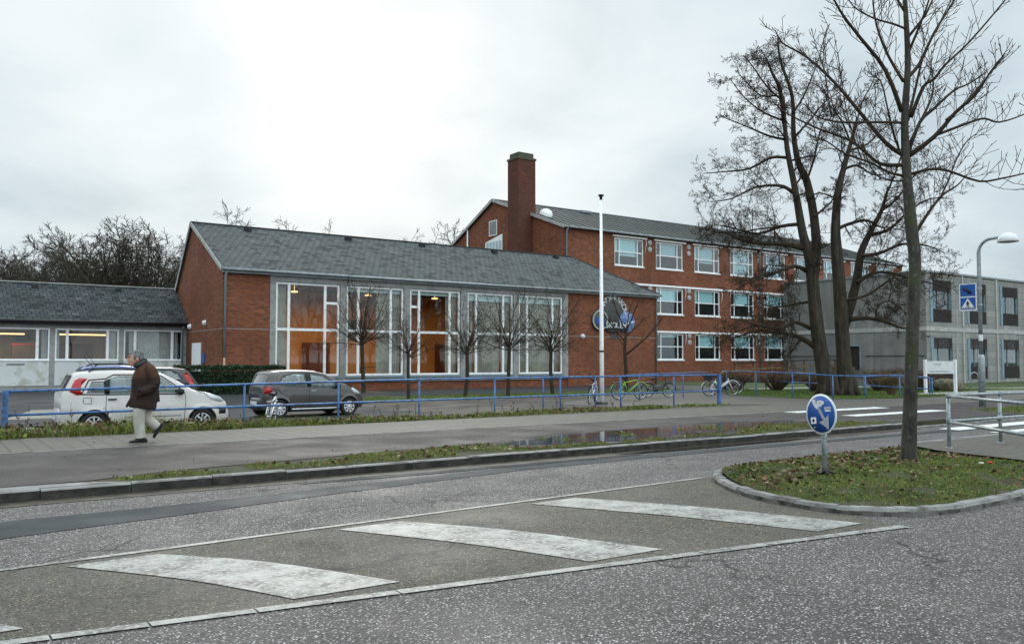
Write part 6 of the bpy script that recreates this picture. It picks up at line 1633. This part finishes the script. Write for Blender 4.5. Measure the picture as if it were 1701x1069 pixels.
def ash_tree():
    D = 12.0; rng = random.Random(5)
    b = Vector((11.62, 6.69, .18))
    t = thing('young_ash_tree', 'slender bare tree with mossy trunk in the grass island', 'tree', b)
    T = MB(); K = MB()
    tr = [b + Vector((0, 0, -.12))] + px([(1510, 735, .02), (1513, 640), (1516, 540), (1520, 440), (1514, 380), (1507, 300), (1504, 250), (1503, 190), (1508, 110), (1505, 30), (1500, -60), (1496, -160)], 12.05)
    C, ds, L = stem(T, tr, .15, .02, 3, 14)
    # taper the trunk: thick foot, slim top
    T = MB(); m = len(C) - 1
    rad = [interp(i / m, [(0, .155), (.035, .115), (.15, .093), (.35, .082), (.42, .086), (.5, .066), (.62, .054), (.8, .038), (1, .015)]) for i in range(m + 1)]
    T.tube(C, rad, 16)
    P = dict(seg=[.2, .13, .08], up=[.05, .16, .10], wob=[.05, .06, .08], n=[0, 5, 2], t0=.15, ang=(28, 62), ratio=.42, rmin=.0042, taper=.45, rr=(.5, .7), lift=.25)
    limbs = [
     ([(1502, 258), (1471, 237), (1423, 180), (1387, 138), (1340, 95), (1300, 72), (1288, 50)], .045, .6), ([(1498, 186), (1471, 117), (1429, 63), (1400, 25), (1381, -10), (1360, -60)], .042, -.5),
     ([(1503, 204), (1460, 203), (1400, 203), (1360, 195), (1335, 172)], .026, -.8), ([(1500, 274), (1462, 272), (1432, 248), (1405, 230), (1360, 214), (1310, 190), (1285, 170)], .035, .8),
     ([(1500, 292), (1474, 285), (1446, 270), (1405, 256), (1372, 234), (1345, 225)], .025, -.5), ([(1508, 256), (1528, 203), (1552, 180), (1585, 150), (1608, 140), (1638, 120)], .038, .7),
     ([(1508, 260), (1552, 227), (1588, 186), (1620, 158), (1645, 120), (1670, 88)], .045, -.6), ([(1551, 226), (1612, 203), (1636, 197), (1660, 203), (1701, 190), (1740, 170)], .026, .5, -.12),
     ([(1510, 290), (1546, 281), (1576, 284), (1626, 301), (1665, 296), (1701, 288), (1745, 275)], .028, -.7), ([(1515, 400), (1530, 372), (1551, 341), (1568, 322), (1590, 308), (1606, 290)], .04, .3),
     ([(1507, 130), (1528, 105), (1552, 54), (1585, 0), (1600, -40)], .035, .4), ([(1510, 85), (1528, 42), (1543, 0), (1550, -40)], .026, -.3),
     ([(1501, 136), (1474, 90), (1456, 42), (1450, 0), (1448, -40)], .028, .5), ([(1513, 195), (1534, 144), (1551, 132), (1570, 108), (1611, 69), (1670, 0), (1700, -40)], .036, -.4),
     ([(1503, 266), (1492, 245), (1477, 192), (1463, 135), (1443, 128)], .022, .3), ([(1504, 48), (1484, 40), (1450, 30), (1417, 10), (1400, -20)], .022, -.4),
     ([(1508, 200), (1520, 150), (1535, 90), (1560, 40), (1580, 0)], .03, .9), ([(1510, 240), (1535, 190), (1548, 160), (1550, 130), (1545, 100)], .03, 1.0), ([(1503, 300), (1480, 300), (1455, 290), (1440, 262), (1436, 240)], .018, 1.0),
     ([(1510, 60), (1540, 20), (1560, -30), (1580, -80)], .026, .3), ([(1503, 20), (1480, -20), (1465, -70)], .024, .2), ([(1560, 332), (1575, 300), (1590, 262), (1606, 235), (1622, 222)], .018, .2, .13), ([(1572, 200), (1600, 176), (1622, 150), (1640, 128), (1668, 94)], .03, .2, -.2),
     ([(1380, 190), (1370, 120), (1362, 90), (1378, 40)], .012, .2, -.5), ([(1430, 262), (1410, 200), (1400, 150), (1392, 90)], .012, .3, -.24)]
    for pts, r0, dep, *d0 in limbs:
        n = len(pts); d0 = d0[0] if d0 else 0; C2, d2, L2 = stem(K, px([(a, c, d0 + dep * k / (n - 1)) for k, (a, c) in enumerate(pts)], 12.05), r0 * .82, .0068, 3, 6)
        kids(K, C2, d2, 1.35, .010, .0065, 0, rng, dict(P, n=[0, int(5 + L2 * 6.0), 3]), .12)
    m_, nt, bs = newmat('mossy_bark'); o = ocoord(nt)
    v = nd(nt, 'ShaderNodeVectorMath', {0: o, 1: (9, 9, 4)}, operation='MULTIPLY').outputs[0]
    c = mixc(nt, ramp(nt, noise(nt, v, 1.0, 6, .65), [(.40, 0.), (.6, 1.)]).outputs[0], (.055, .05, .038), (.020, .018, .014))
    c = mixc(nt, ramp(nt, noise(nt, v, .5, 5), [(.50, 0.), (.62, .8)]).outputs[0], c, (.05, .062, .02))
    c = mixc(nt, ramp(nt, noise(nt, v, 2.2, 4), [(.60, 0.), (.68, .55)]).outputs[0], c, (.15, .155, .135))
    setc(nt, bs, 'Base Color', c); bs.inputs['Roughness'].default_value = .9; bump(nt, bs, noise(nt, v, 3, 6), .9, .02)
    T.build('trunk', m_, t); K.build('crown', M['twig'], t)
    print('ash', len(K.f))
ash_tree()
def small_tree(seed, fork=2.1, h=3.2, nb=20, droop=False):
    rng = random.Random(seed); t = thing('small_tree', None, 'tree')
    T = MB(); K = MB(); top = Vector((rng.uniform(-.1, .1), rng.uniform(-.1, .1), fork))
    C, ds, L = stem(T, [Vector((0, 0, -.1)), Vector((.02, 0, .1)), top * .5 + Vector((rng.uniform(-.05, .05), 0, 0)), top, top + Vector((0, 0, .22))], .10, .07, 3, 9)
    P = dict(seg=[.3, .22, .16], up=[.05, .05, .04], wob=[.10, .15, .18], n=[0, 10, 5], t0=.12, ang=(25, 75), ratio=.38, rmin=.005, taper=.3, rr=(.4, .6))
    for k in range(nb):
        a = k * 2.4 + rng.uniform(-.3, .3); el = R(lerp(-2, 80, ((k + .5) / nb) ** 1.15) + rng.uniform(-8, 8)); Lb = h * lerp(.66, 1.0, math.sin(el)) * rng.uniform(.8, 1.1)
        d = Vector((math.cos(a) * math.cos(el), math.sin(a) * math.cos(el), math.sin(el)))
        sprout(K, top + Vector((0, 0, rng.uniform(-.1, .25))), d, Lb, rng.uniform(.018, .032), 0, rng, P)
    T.build('trunk', M['bark'], t); K.build('crown', M['twig'], t)
    return t
protos = [small_tree(21, 2.15, 2.9, 22), small_tree(33, 2.2, 2.9, 15), small_tree(45, 1.95, 2.75, 19)]
spots = [(17.73, 38.0, 0, 1.12, 'leftmost pollarded small tree, in front of the second hall window, rounded and dense'), (16.5, 31.0, 1, .80, 'thin upright small tree between the second and third hall windows'),
         (19.65, 31.6, 2, .98, 'small bare tree in front of the pillar right of the third hall window'), (21.64, 31.2, 0, .98, 'small bare tree in front of the fourth hall window'),
         (24.52, 31.7, 2, 1.05, 'small bare tree in front of the fifth and last hall window'), (31.6, 34.3, 3, 1.0, 'sparse small tree with few limbs below the round emblem')]
def sparse_tree():
    rng = random.Random(9); t = thing('small_tree', None, 'tree'); T = MB(); K = MB()
    stem(T, [Vector((0, 0, -.1)), Vector((.05, 0, 1.0)), Vector((-.05, 0, 2.2)), Vector((.08, 0, 3.2))], .13, .07, 3, 9)
    P = dict(seg=[.3, .22, .16], up=[.04, .03, .03], wob=[.08, .12, .15], n=[0, 5, 3], t0=.3, ang=(25, 60), ratio=.35, rmin=.008, taper=.35, rr=(.4, .6))
    for (z, a, el, L, r) in ((1.9, -.95, 30, 3.0, .06), (2.6, 2.2, 50, 2.0, .05), (3.1, -1.0, 62, 2.2, .05), (3.1, 2.4, 68, 2.3, .045), (3.1, .6, 75, 2.0, .04), (2.4, 3.0, 35, 1.6, .03), (2.9, -.6, 45, 1.6, .035)):
        sprout(K, Vector((0, 0, z)), Vector((math.cos(a) * math.cos(R(el)), math.sin(a) * math.cos(R(el)), math.sin(R(el)))), L, r, 0, rng, P)
    T.build('trunk', M['bark'], t); K.build('crown', M['twig'], t); return t
protos.append(sparse_tree()); used = set()
for i, (x, y, pi, sc_, lab) in enumerate(spots):
    o = protos[pi] if pi not in used else copy_tree(protos[pi]); used.add(pi)
    o.location = (x, y, gz(x, y)); o.rotation_euler = (0, 0, 0 if pi == 3 else i * 1.3); o.scale = (sc_,) * 3
    tag(o, lab, 'tree', 'small trees in front of the hall')
def far_tree(seed, h, spread, n1, stems=1):
    rng = random.Random(seed); t = thing('bare_tree', None, 'tree'); T = MB(); K = MB()
    P = dict(seg=[1.0, .8, .55, .4], up=[.05, .05, .04, .03], wob=[.10, .13, .16, .2], n=[0, 9, 7, 7], t0=.15, ang=(22, 58), ratio=.52, rmin=.024, taper=.3, rr=(.45, .65))
    fk = h * .28
    for s_ in range(stems):
        o = Vector((s_ * 1.6 - .8 * (stems - 1), rng.uniform(-.5, .5), 0))
        stem(T, [o + Vector((0, 0, -.5)), o + Vector((0, .1, fk * .5)), o + Vector((.2 * s_, 0, fk)), o + Vector((.3 * s_, 0, fk * 1.5))], h * .026, h * .018, 2, 8)
        for k in range(n1):
            a = k * 2.4 + rng.uniform(-.4, .4) + s_; el = R(lerp(14, 84, (k + .5) / n1)); L = h * .62 * lerp(spread, 1.0, math.sin(el)) * rng.uniform(.85, 1.1)
            sprout(K, o + Vector((0, 0, fk * rng.uniform(.85, 1.45))), Vector((math.cos(a) * math.cos(el), math.sin(a) * math.cos(el), math.sin(el))), L, h * .011, 0, rng, P)
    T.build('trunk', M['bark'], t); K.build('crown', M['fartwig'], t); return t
fp = [far_tree(61, 19, .85, 9), far_tree(72, 18, .6, 8), far_tree(83, 19, .95, 8, 2)]
ft = [(212, 96, 2, 1.0, 1.9, 'largest spreading bare tree behind the low wing, with two stems'), (262, 104, 0, .98, .4, 'bare tree close to the hall gable, behind the low wing'), (160, 110, 1, 1.0, 2.0, 'bare tree just left of the largest spreading one'),
      (118, 106, 0, .93, 3.3, 'dense bare tree in the middle of the row behind the low wing'), (66, 112, 1, .95, 4.0, 'upright bare tree second from the left behind the low wing'), (10, 108, 2, .86, 5.0, 'bare tree at the left picture edge behind the low wing'),
      (-60, 110, 0, .9, 1.0, 'bare tree beyond the left picture edge'), (36, 128, 1, 1.05, .6, 'farther bare tree between the two leftmost ones'), (185, 128, 0, 1.12, 2.5, 'farther bare tree behind the largest spreading one'), (300, 122, 2, .95, 2.9, 'bare tree peeping out beside the hall gable'), (90, 132, 2, 1.1, 1.6, 'farther bare tree between the upright and the dense one'),
      (425, 112, 1, 1.02, 1.2, 'bare treetop over the left part of the hall ridge'), (530, 118, 0, .99, 3.0, 'small bare treetop over the middle of the hall ridge'), (706, 112, 1, .90, 4.4, 'left one of the two bare treetops beside the chimney gable'), (745, 118, 0, .95, 5.3, 'right one of the two bare treetops beside the chimney gable')]
us = set()
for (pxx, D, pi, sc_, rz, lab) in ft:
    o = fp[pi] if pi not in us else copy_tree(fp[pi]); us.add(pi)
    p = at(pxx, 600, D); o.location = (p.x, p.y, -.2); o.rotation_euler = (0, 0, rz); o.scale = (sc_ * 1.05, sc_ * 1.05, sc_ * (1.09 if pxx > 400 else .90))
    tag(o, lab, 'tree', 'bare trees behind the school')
def thicket():
    rng = random.Random(3); K = MB()
    for i in range(900):
        pxx = rng.uniform(-80, 330); D = rng.uniform(90, 120); p = at(pxx, 600, D); p.z = 0
        h = rng.uniform(5.5, 10.5) * (1.0 if pxx < 200 else .8)
        for k in range(4):
            d = Vector((rng.gauss(0, .3), rng.gauss(0, .3), 1)); q = p + Vector((rng.uniform(-1, 1), rng.uniform(-1, 1), 2.0)); pts = [q]
            for s_ in range(4): d = d + Vector((rng.gauss(0, .22), rng.gauss(0, .22), .1)); d.normalize(); q = q + d * h * .22; pts.append(q)
            K.tube(pts, [.07, .055, .045, .035, .02], 3, cap=False)
            for s_ in range(6):
                a = pts[rng.randint(1, 4)]; e = Vector((rng.gauss(0, 1), rng.gauss(0, 1), rng.uniform(-.1, 1))).normalized(); K.tube([a, a + e * rng.uniform(.8, 2.0)], [.035, .02], 3, cap=False)
    o = K.build('thicket', surf('thicket_twig', (.035, .032, .02), (.06, .055, .035), .3, .95))
    tag(o, 'dense brown undergrowth between the bare trees behind the low wing', 'undergrowth', None, 'stuff')
thicket()
# ---------------------------------------------------------------- hedges, shrubs, grass, leaves
def cards(n, pos, size, nrm_up, rng):
    """n small pointed leaf faces"""
    P = pos; a = rng.normal(size=(n, 3)); a[:, 2] *= nrm_up; a /= np.linalg.norm(a, axis=1)[:, None]
    b = np.cross(a, rng.normal(size=(n, 3))); b /= np.linalg.norm(b, axis=1)[:, None]
    s = size[:, None]
    v = np.stack([P - a * s, P + b * s * .55, P + a * s, P - b * s * .55], 1).reshape(-1, 3)
    return v
def npmesh(name, v, per, mats, idx):
    n = len(v) // per; me = bpy.data.meshes.new(name)
    me.vertices.add(len(v)); me.vertices.foreach_set('co', v.astype(np.float32).ravel())
    me.loops.add(len(v)); me.loops.foreach_set('vertex_index', np.arange(len(v), dtype=np.int32))
    me.polygons.add(n); me.polygons.foreach_set('loop_start', np.arange(0, len(v), per, dtype=np.int32)); me.polygons.foreach_set('loop_total', np.full(n, per, dtype=np.int32))
    for m in mats: me.materials.append(m)
    me.polygons.foreach_set('material_index', idx.astype(np.int32)); me.update(calc_edges=True); me.validate()
    o = bpy.data.objects.new(name, me); COL.objects.link(o)
    return o
GZ = np.vectorize(gz)
def grass(name, label, pts, h, w, rng, mats=('grass0', 'grass1', 'grass2'), probs=(.45, .35, .2), lean=.6, cat='grass'):
    n = len(pts); hh = h * rng.uniform(.5, 1.3, n); an = rng.uniform(0, 2 * np.pi, n); l = rng.uniform(0, lean, n) * hh; aw = rng.uniform(0, 2 * np.pi, n)
    d = np.stack([np.cos(an) * l, np.sin(an) * l, hh], 1); s = np.stack([np.cos(aw), np.sin(aw), np.zeros(n)], 1) * (w * rng.uniform(.6, 1.2, n))[:, None]
    v = np.stack([pts - s, pts + s, pts + d], 1).reshape(-1, 3)
    o = npmesh(name, v, 3, [M[m] for m in mats], rng.choice(len(mats), n, p=probs))
    return tag(o, label, cat, None, 'stuff')
def litter(name, label, pts, size, rng, mats=('leaf0', 'leaf1', 'leaf2', 'leaf3'), probs=(.35, .3, .2, .15), flatten=.35, cat='leaves'):
    n = len(pts); v = cards(n, pts, size * rng.uniform(.5, 1.3, n), flatten, rng)
    o = npmesh(name, v, 4, [M[m] for m in mats], rng.choice(len(mats), n, p=probs)); return tag(o, label, cat, None, 'stuff')
def clumps(xy, sc, thr, seed):
    return np.array([mnoise.noise((x * sc + seed, y * sc, seed)) > thr for x, y in xy])
def in_poly(xy, poly):
    x, y = xy[:, 0], xy[:, 1]; c = np.zeros(len(xy), bool); j = len(poly) - 1
    for i in range(len(poly)):
        xi, yi = poly[i]; xj, yj = poly[j]
        c ^= ((yi > y) != (yj > y)) & (x < (xj - xi) * (y - yi) / (yj - yi + 1e-12) + xi); j = i
    return c
def vegetation():
    rng = np.random.default_rng(8)
    def scatter(n, x0, x1, y0, y1): return np.stack([rng.uniform(x0, x1, n), rng.uniform(y0, y1, n)], 1)
    def lift(xy, zf): return np.concatenate([xy, np.array([zf(a, b) for a, b in xy])[:, None]], 1)
    # island
    poly, hz = ISL; xy = scatter(100000, 7.6, 14.2, 4.6, 8.4); xy = xy[in_poly(xy, poly)]
    edge = np.array([mnoise.noise((a * 2.2, b * 2.2, 1.0)) for a, b in xy]); bare = clumps(xy, 1.1, .28, 4.0)
    keep = (rng.random(len(xy)) < np.where(bare, .25, 1.0)) & (edge > -.35)
    g = xy[keep]; grass('island_grass', 'short mossy grass covering the traffic island', lift(g, hz), .030, .0035, rng, probs=(.42, .36, .22), lean=1.2)
    cl = xy[clumps(xy, 1.6, .02, 2.0)]; cl = cl[rng.random(len(cl)) < .12]; v = lift(cl, hz); v[:, 2] += .025
    litter('clover', 'small green clover leaves in the island grass', v, .014, rng, ('grass0', 'grass1', 'hedge'), (.5, .3, .2), .5, 'clover')
    lf = xy[(edge > -.2)]; lf = lf[rng.random(len(lf)) < np.where((lf[:, 1] > 6.4) , .040, .010)]; v = lift(lf, hz); v[:, 2] += .03
    litter('fallen_leaves', 'brown fallen leaves lying on the traffic island', v, .035, rng)
    # roadside verge
    xy = scatter(75000, 2.0, 19.2, 11.2, 13.4)
    top = np.interp(xy[:, 0], [0, 1.7, 2.9, 6.2, 10, 13.7, 16, 17.8, 18.9, 19.3], [11.4, 11.5, 11.9, 12.4, 12.9, 13.25, 13.2, 12.55, 11.65, 11.3])
    pud = (xy[:, 0] > 8.2) & (xy[:, 0] < 17) & (xy[:, 1] > np.interp(xy[:, 0], [8.2, 9.4, 11.5, 13.8, 15.6, 17], [12.3, 11.75, 11.5, 11.95, 12.55, 13.0]))
    cl = clumps(xy, 1.3, -.12, 7.0); ok = (xy[:, 1] < top - .03) & (xy[:, 1] > 11.23) & np.where(pud, clumps(xy, 2.3, .36, 9.0), cl)
    grass('verge_grass', 'low yellowish grass on the verge between cycle path and kerb', lift(xy[ok], flat12), .038, .005, rng, probs=(.34, .38, .28), lean=1.0)
    xy2 = xy[ok]; xy2 = xy2[rng.random(len(xy2)) < .03]; v = lift(xy2, flat12); v[:, 2] += .03
    litter('fallen_leaves', 'dead leaves and twigs on the roadside verge', v, .035, rng)
    xy = scatter(9000, 25.7, 60, 11.2, 13.0); xy = xy[clumps(xy, .8, -.3, 3.0)]
    grass('verge_grass', 'grass verge around the foot of the street lamp', lift(xy, flat12), .09, .012, rng, lean=.8)
    # rough strip below the blue railing
    xy = scatter(46000, -6, 23.2, 18.38, 20.9); xs = xy[:, 0]
    wid = np.interp(xs, [-6, 6, 10, 14, 18, 23.2], [20.9, 20.9, 20.8, 20.6, 20.5, 20.4]); lo = np.interp(xs, [-6, 2, 6, 12, 18, 23.2], [18.4, 18.4, 18.5, 18.75, 18.9, 19.4])
    ok = (xy[:, 1] < wid) & (xy[:, 1] > lo) & clumps(xy, .9, -.25, 5.0); xy = xy[ok]; p = lift(xy, gz)
    hx = np.interp(xy[:, 0], [-6, 4, 7, 12, 18, 23], [.46, .40, .26, .19, .15, .10])
    hx = hx * (0.7 + .7 * np.array([mnoise.noise((a * .9, b * .9, 4.0)) for a, b in xy]))
    hx = np.maximum(hx, .06)
    grass('rough_grass', 'rough tufted grass and weeds along the foot of the blue railing', p, hx, .007, rng, probs=(.4, .34, .26), lean=1.0, cat='weeds')
    xs = xy[:, 0]; sel = (rng.random(len(xy)) < np.interp(xs, [-6, 2, 8, 17, 18.5, 23], [.42, .40, .28, .28, .08, .02])) & clumps(xy, .7, -.2, 6.0)
    q = p[sel].copy(); q[:, 2] += rng.uniform(.02, 1, len(q)) * np.interp(q[:, 0], [-6, 4, 8, 23], [.34, .28, .15, .08])
    litter('fallen_leaves', 'drift of brown dead leaves caught in the weeds under the blue railing', q, .05, rng, flatten=.8)
    sel = (rng.random(len(xy)) < .13) & clumps(xy, .6, .0, 12.0); q = p[sel].copy(); q[:, 2] += rng.uniform(.02, 1, len(q)) * np.interp(q[:, 0], [-6, 4, 8, 23], [.28, .24, .13, .08])
    litter('weeds', 'broad green weed leaves under the blue railing', q, .055, rng, ('grass0', 'grass1', 'hedge'), (.45, .3, .25), .9, 'weeds')
    r = random.Random(12); K = MB()
    for i in range(70):
        x = r.choice([r.uniform(-2, 6.5), r.uniform(8, 18.5)]); y = r.uniform(19.0, 20.6); b = Vector((x, y, gz(x, y))); h = r.uniform(.35, .75) * (1 if x < 6.5 else .7); d = Vector((r.gauss(0, .25), r.gauss(0, .25), 1)); pts = [b]
        for k in range(5): d = (d + Vector((r.gauss(0, .15), r.gauss(0, .15), -.04 * k))).normalized(); pts.append(pts[-1] + d * h / 5)
        K.tube(pts, [.006, .005, .004, .004, .003, .003], 3, cap=False)
        for k in range(7):
            c = pts[r.randint(2, 5)] + Vector((r.gauss(0, .02), r.gauss(0, .02), r.gauss(0, .02))); K.lathe([(.001, -.018), (.015, 0), (.001, .018)], c, (r.gauss(0, 1), r.gauss(0, 1), 1), 4)
    tag(K.build('dry_stalks', M['leaf2']), 'dry dark stalks with seed heads among the weeds', 'weeds', None, 'stuff')
    # lawn and strip under the small trees
    xy = scatter(42000, 30.4, 50, 18.7, 32); ok = (xy[:, 0] > np.interp(xy[:, 1], [18.7, 19.9, 21.6, 25.3, 29, 32], [33, 31.2, 30.6, 30.5, 33.2, 37])) & ~((xy[:, 0] > 38.4) & (xy[:, 1] > 20.6) & (xy[:, 1] < 22.3)) & ~((xy[:, 0] > 38) & (xy[:, 1] > 28.8) & (xy[:, 1] < 31.6)); xy = xy[ok]
    grass('lawn_grass', 'fresh green lawn grass around the old tree', lift(xy, gz), .07, .016, rng, probs=(.75, .22, .03), lean=.8)
    xy = scatter(12000, 13.8, 34, 30.3, 33.8); xy = xy[clumps(xy, .8, -.2, 8.0)]
    grass('strip_grass', 'thin green grass under the row of small trees', lift(xy, gz), .07, .014, rng, probs=(.6, .3, .1))
    # leaf litter and twigs on paths
    xy = scatter(70, 0, 22, 11.6, 18.2); v = lift(xy, flat12); v[:, 2] += .012
    litter('fallen_leaves', 'single dead leaves scattered on pavement and cycle path', v, .017, rng, flatten=6)
    # clipped hedge by the hall corner
    n = 17000; x = rng.uniform(9.5, 14.3, n); y = rng.uniform(39.2, 40.7, n); z = rng.uniform(0, 1.36, n); f = rng.integers(0, 4, n)
    y = np.where(f == 0, 39.2 + np.abs(rng.normal(0, .10, n)), y); z = np.where(f == 1, 1.36 - np.abs(rng.normal(0, .08, n)), z); x = np.where(f == 2, 9.5 + np.abs(rng.normal(0, .08, n)), x); x = np.where(f == 3, 14.3 - np.abs(rng.normal(0, .08, n)), x)
    bmp = np.array([mnoise.noise((a * 1.5, b * 1.5, c * 1.5)) for a, b, c in zip(x, y, z)]); y = y - bmp * .10; z = np.maximum(0, z + bmp * .09) + .02
    t = thing('hedge', 'dark green clipped hedge in front of the hall corner', 'hedge', (11.9, 40, 0))
    o = npmesh('foliage', cards(n, np.stack([x, y, z], 1), np.full(n, .055) * rng.uniform(.6, 1.3, n), 1.0, rng), 4, [M['hedge']], np.zeros(n)); put(o, t)
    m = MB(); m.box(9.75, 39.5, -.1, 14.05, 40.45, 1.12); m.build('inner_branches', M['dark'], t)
    # brown winter shrubs on the lawn
    sp = [(36.6, 30.9, 1.1, .9, 'brown bare shrub left of the old tree, beside the bicycles'), (37.6, 29.0, 1.3, .9, 'brown bare shrub just left of the old trunk'), (38.6, 27.2, 1.2, .85, 'brown bare shrub left of the trunk, by the pale path'), (41.5, 25.4, 1.3, 1.15, 'reddish brown bare shrub right of the old tree'),
          (43.2, 24.6, 1.3, 1.1, 'reddish brown bare shrub behind the blue railing'), (45.2, 25.0, 1.2, 1.05, 'reddish brown bare shrub below the annex wall'), (36.7, 21.9, .6, .95, 'small upright tan shrub at the lawn corner'), (40.2, 27.0, 1.2, 1.0, 'reddish brown bare shrub behind the old trunk')]
    st = surf('shrub_twig', (.075, .045, .03), (.12, .075, .05), 3, .9)
    st2 = surf('tan_twig', (.16, .11, .06), (.22, .16, .09), 3, .9)
    for i, (x, y, w, h, lab) in enumerate(sp):
        r = random.Random(100 + i); K = MB(); b = Vector((x, y, gz(x, y)))
        for k in range(150):
            a = r.uniform(0, 6.28); rr = math.sqrt(r.random()) * w; d = Vector((math.cos(a) * rr * .8, math.sin(a) * rr * .8, h * r.uniform(.7, 1.05))); q0 = b + Vector((math.cos(a) * rr * .2, math.sin(a) * rr * .2, 0)); p1 = q0 + d * .55 + Vector((r.gauss(0, .06), r.gauss(0, .06), .1)); p2 = q0 + d
            K.tube([q0, p1, p2], [.012, .009, .006], 3, cap=False)
            for j in range(6):
                s0 = p1.lerp(p2, r.random()); K.tube([s0, s0 + Vector((r.gauss(0, .16), r.gauss(0, .16), r.uniform(0, .2)))], [.006, .004], 3, cap=False)
        o = K.build('shrub', st2 if 'tan' in lab else st); tag(o, lab, 'shrub', 'winter shrubs on the lawn')
    # a scrap of litter in the island grass
    m = MB(); m.lathe([(.001, .0), (.022, .004), (.026, .02), (.018, .034), (.001, .036)], (11.75, 5.62, .215), (0, .3, 1), 12); tag(m.build('bottle_cap', M['red']), 'small red bottle cap lying in the island grass', 'litter')
    m = MB(); m.lathe([(.001, 0), (.03, .006), (.034, .02), (.001, .026)], (11.62, 5.68, .215), (.2, .2, 1), 7); tag(m.build('paper_scrap', M['white']), 'crumpled white paper scrap beside the red bottle cap', 'litter')
vegetation()
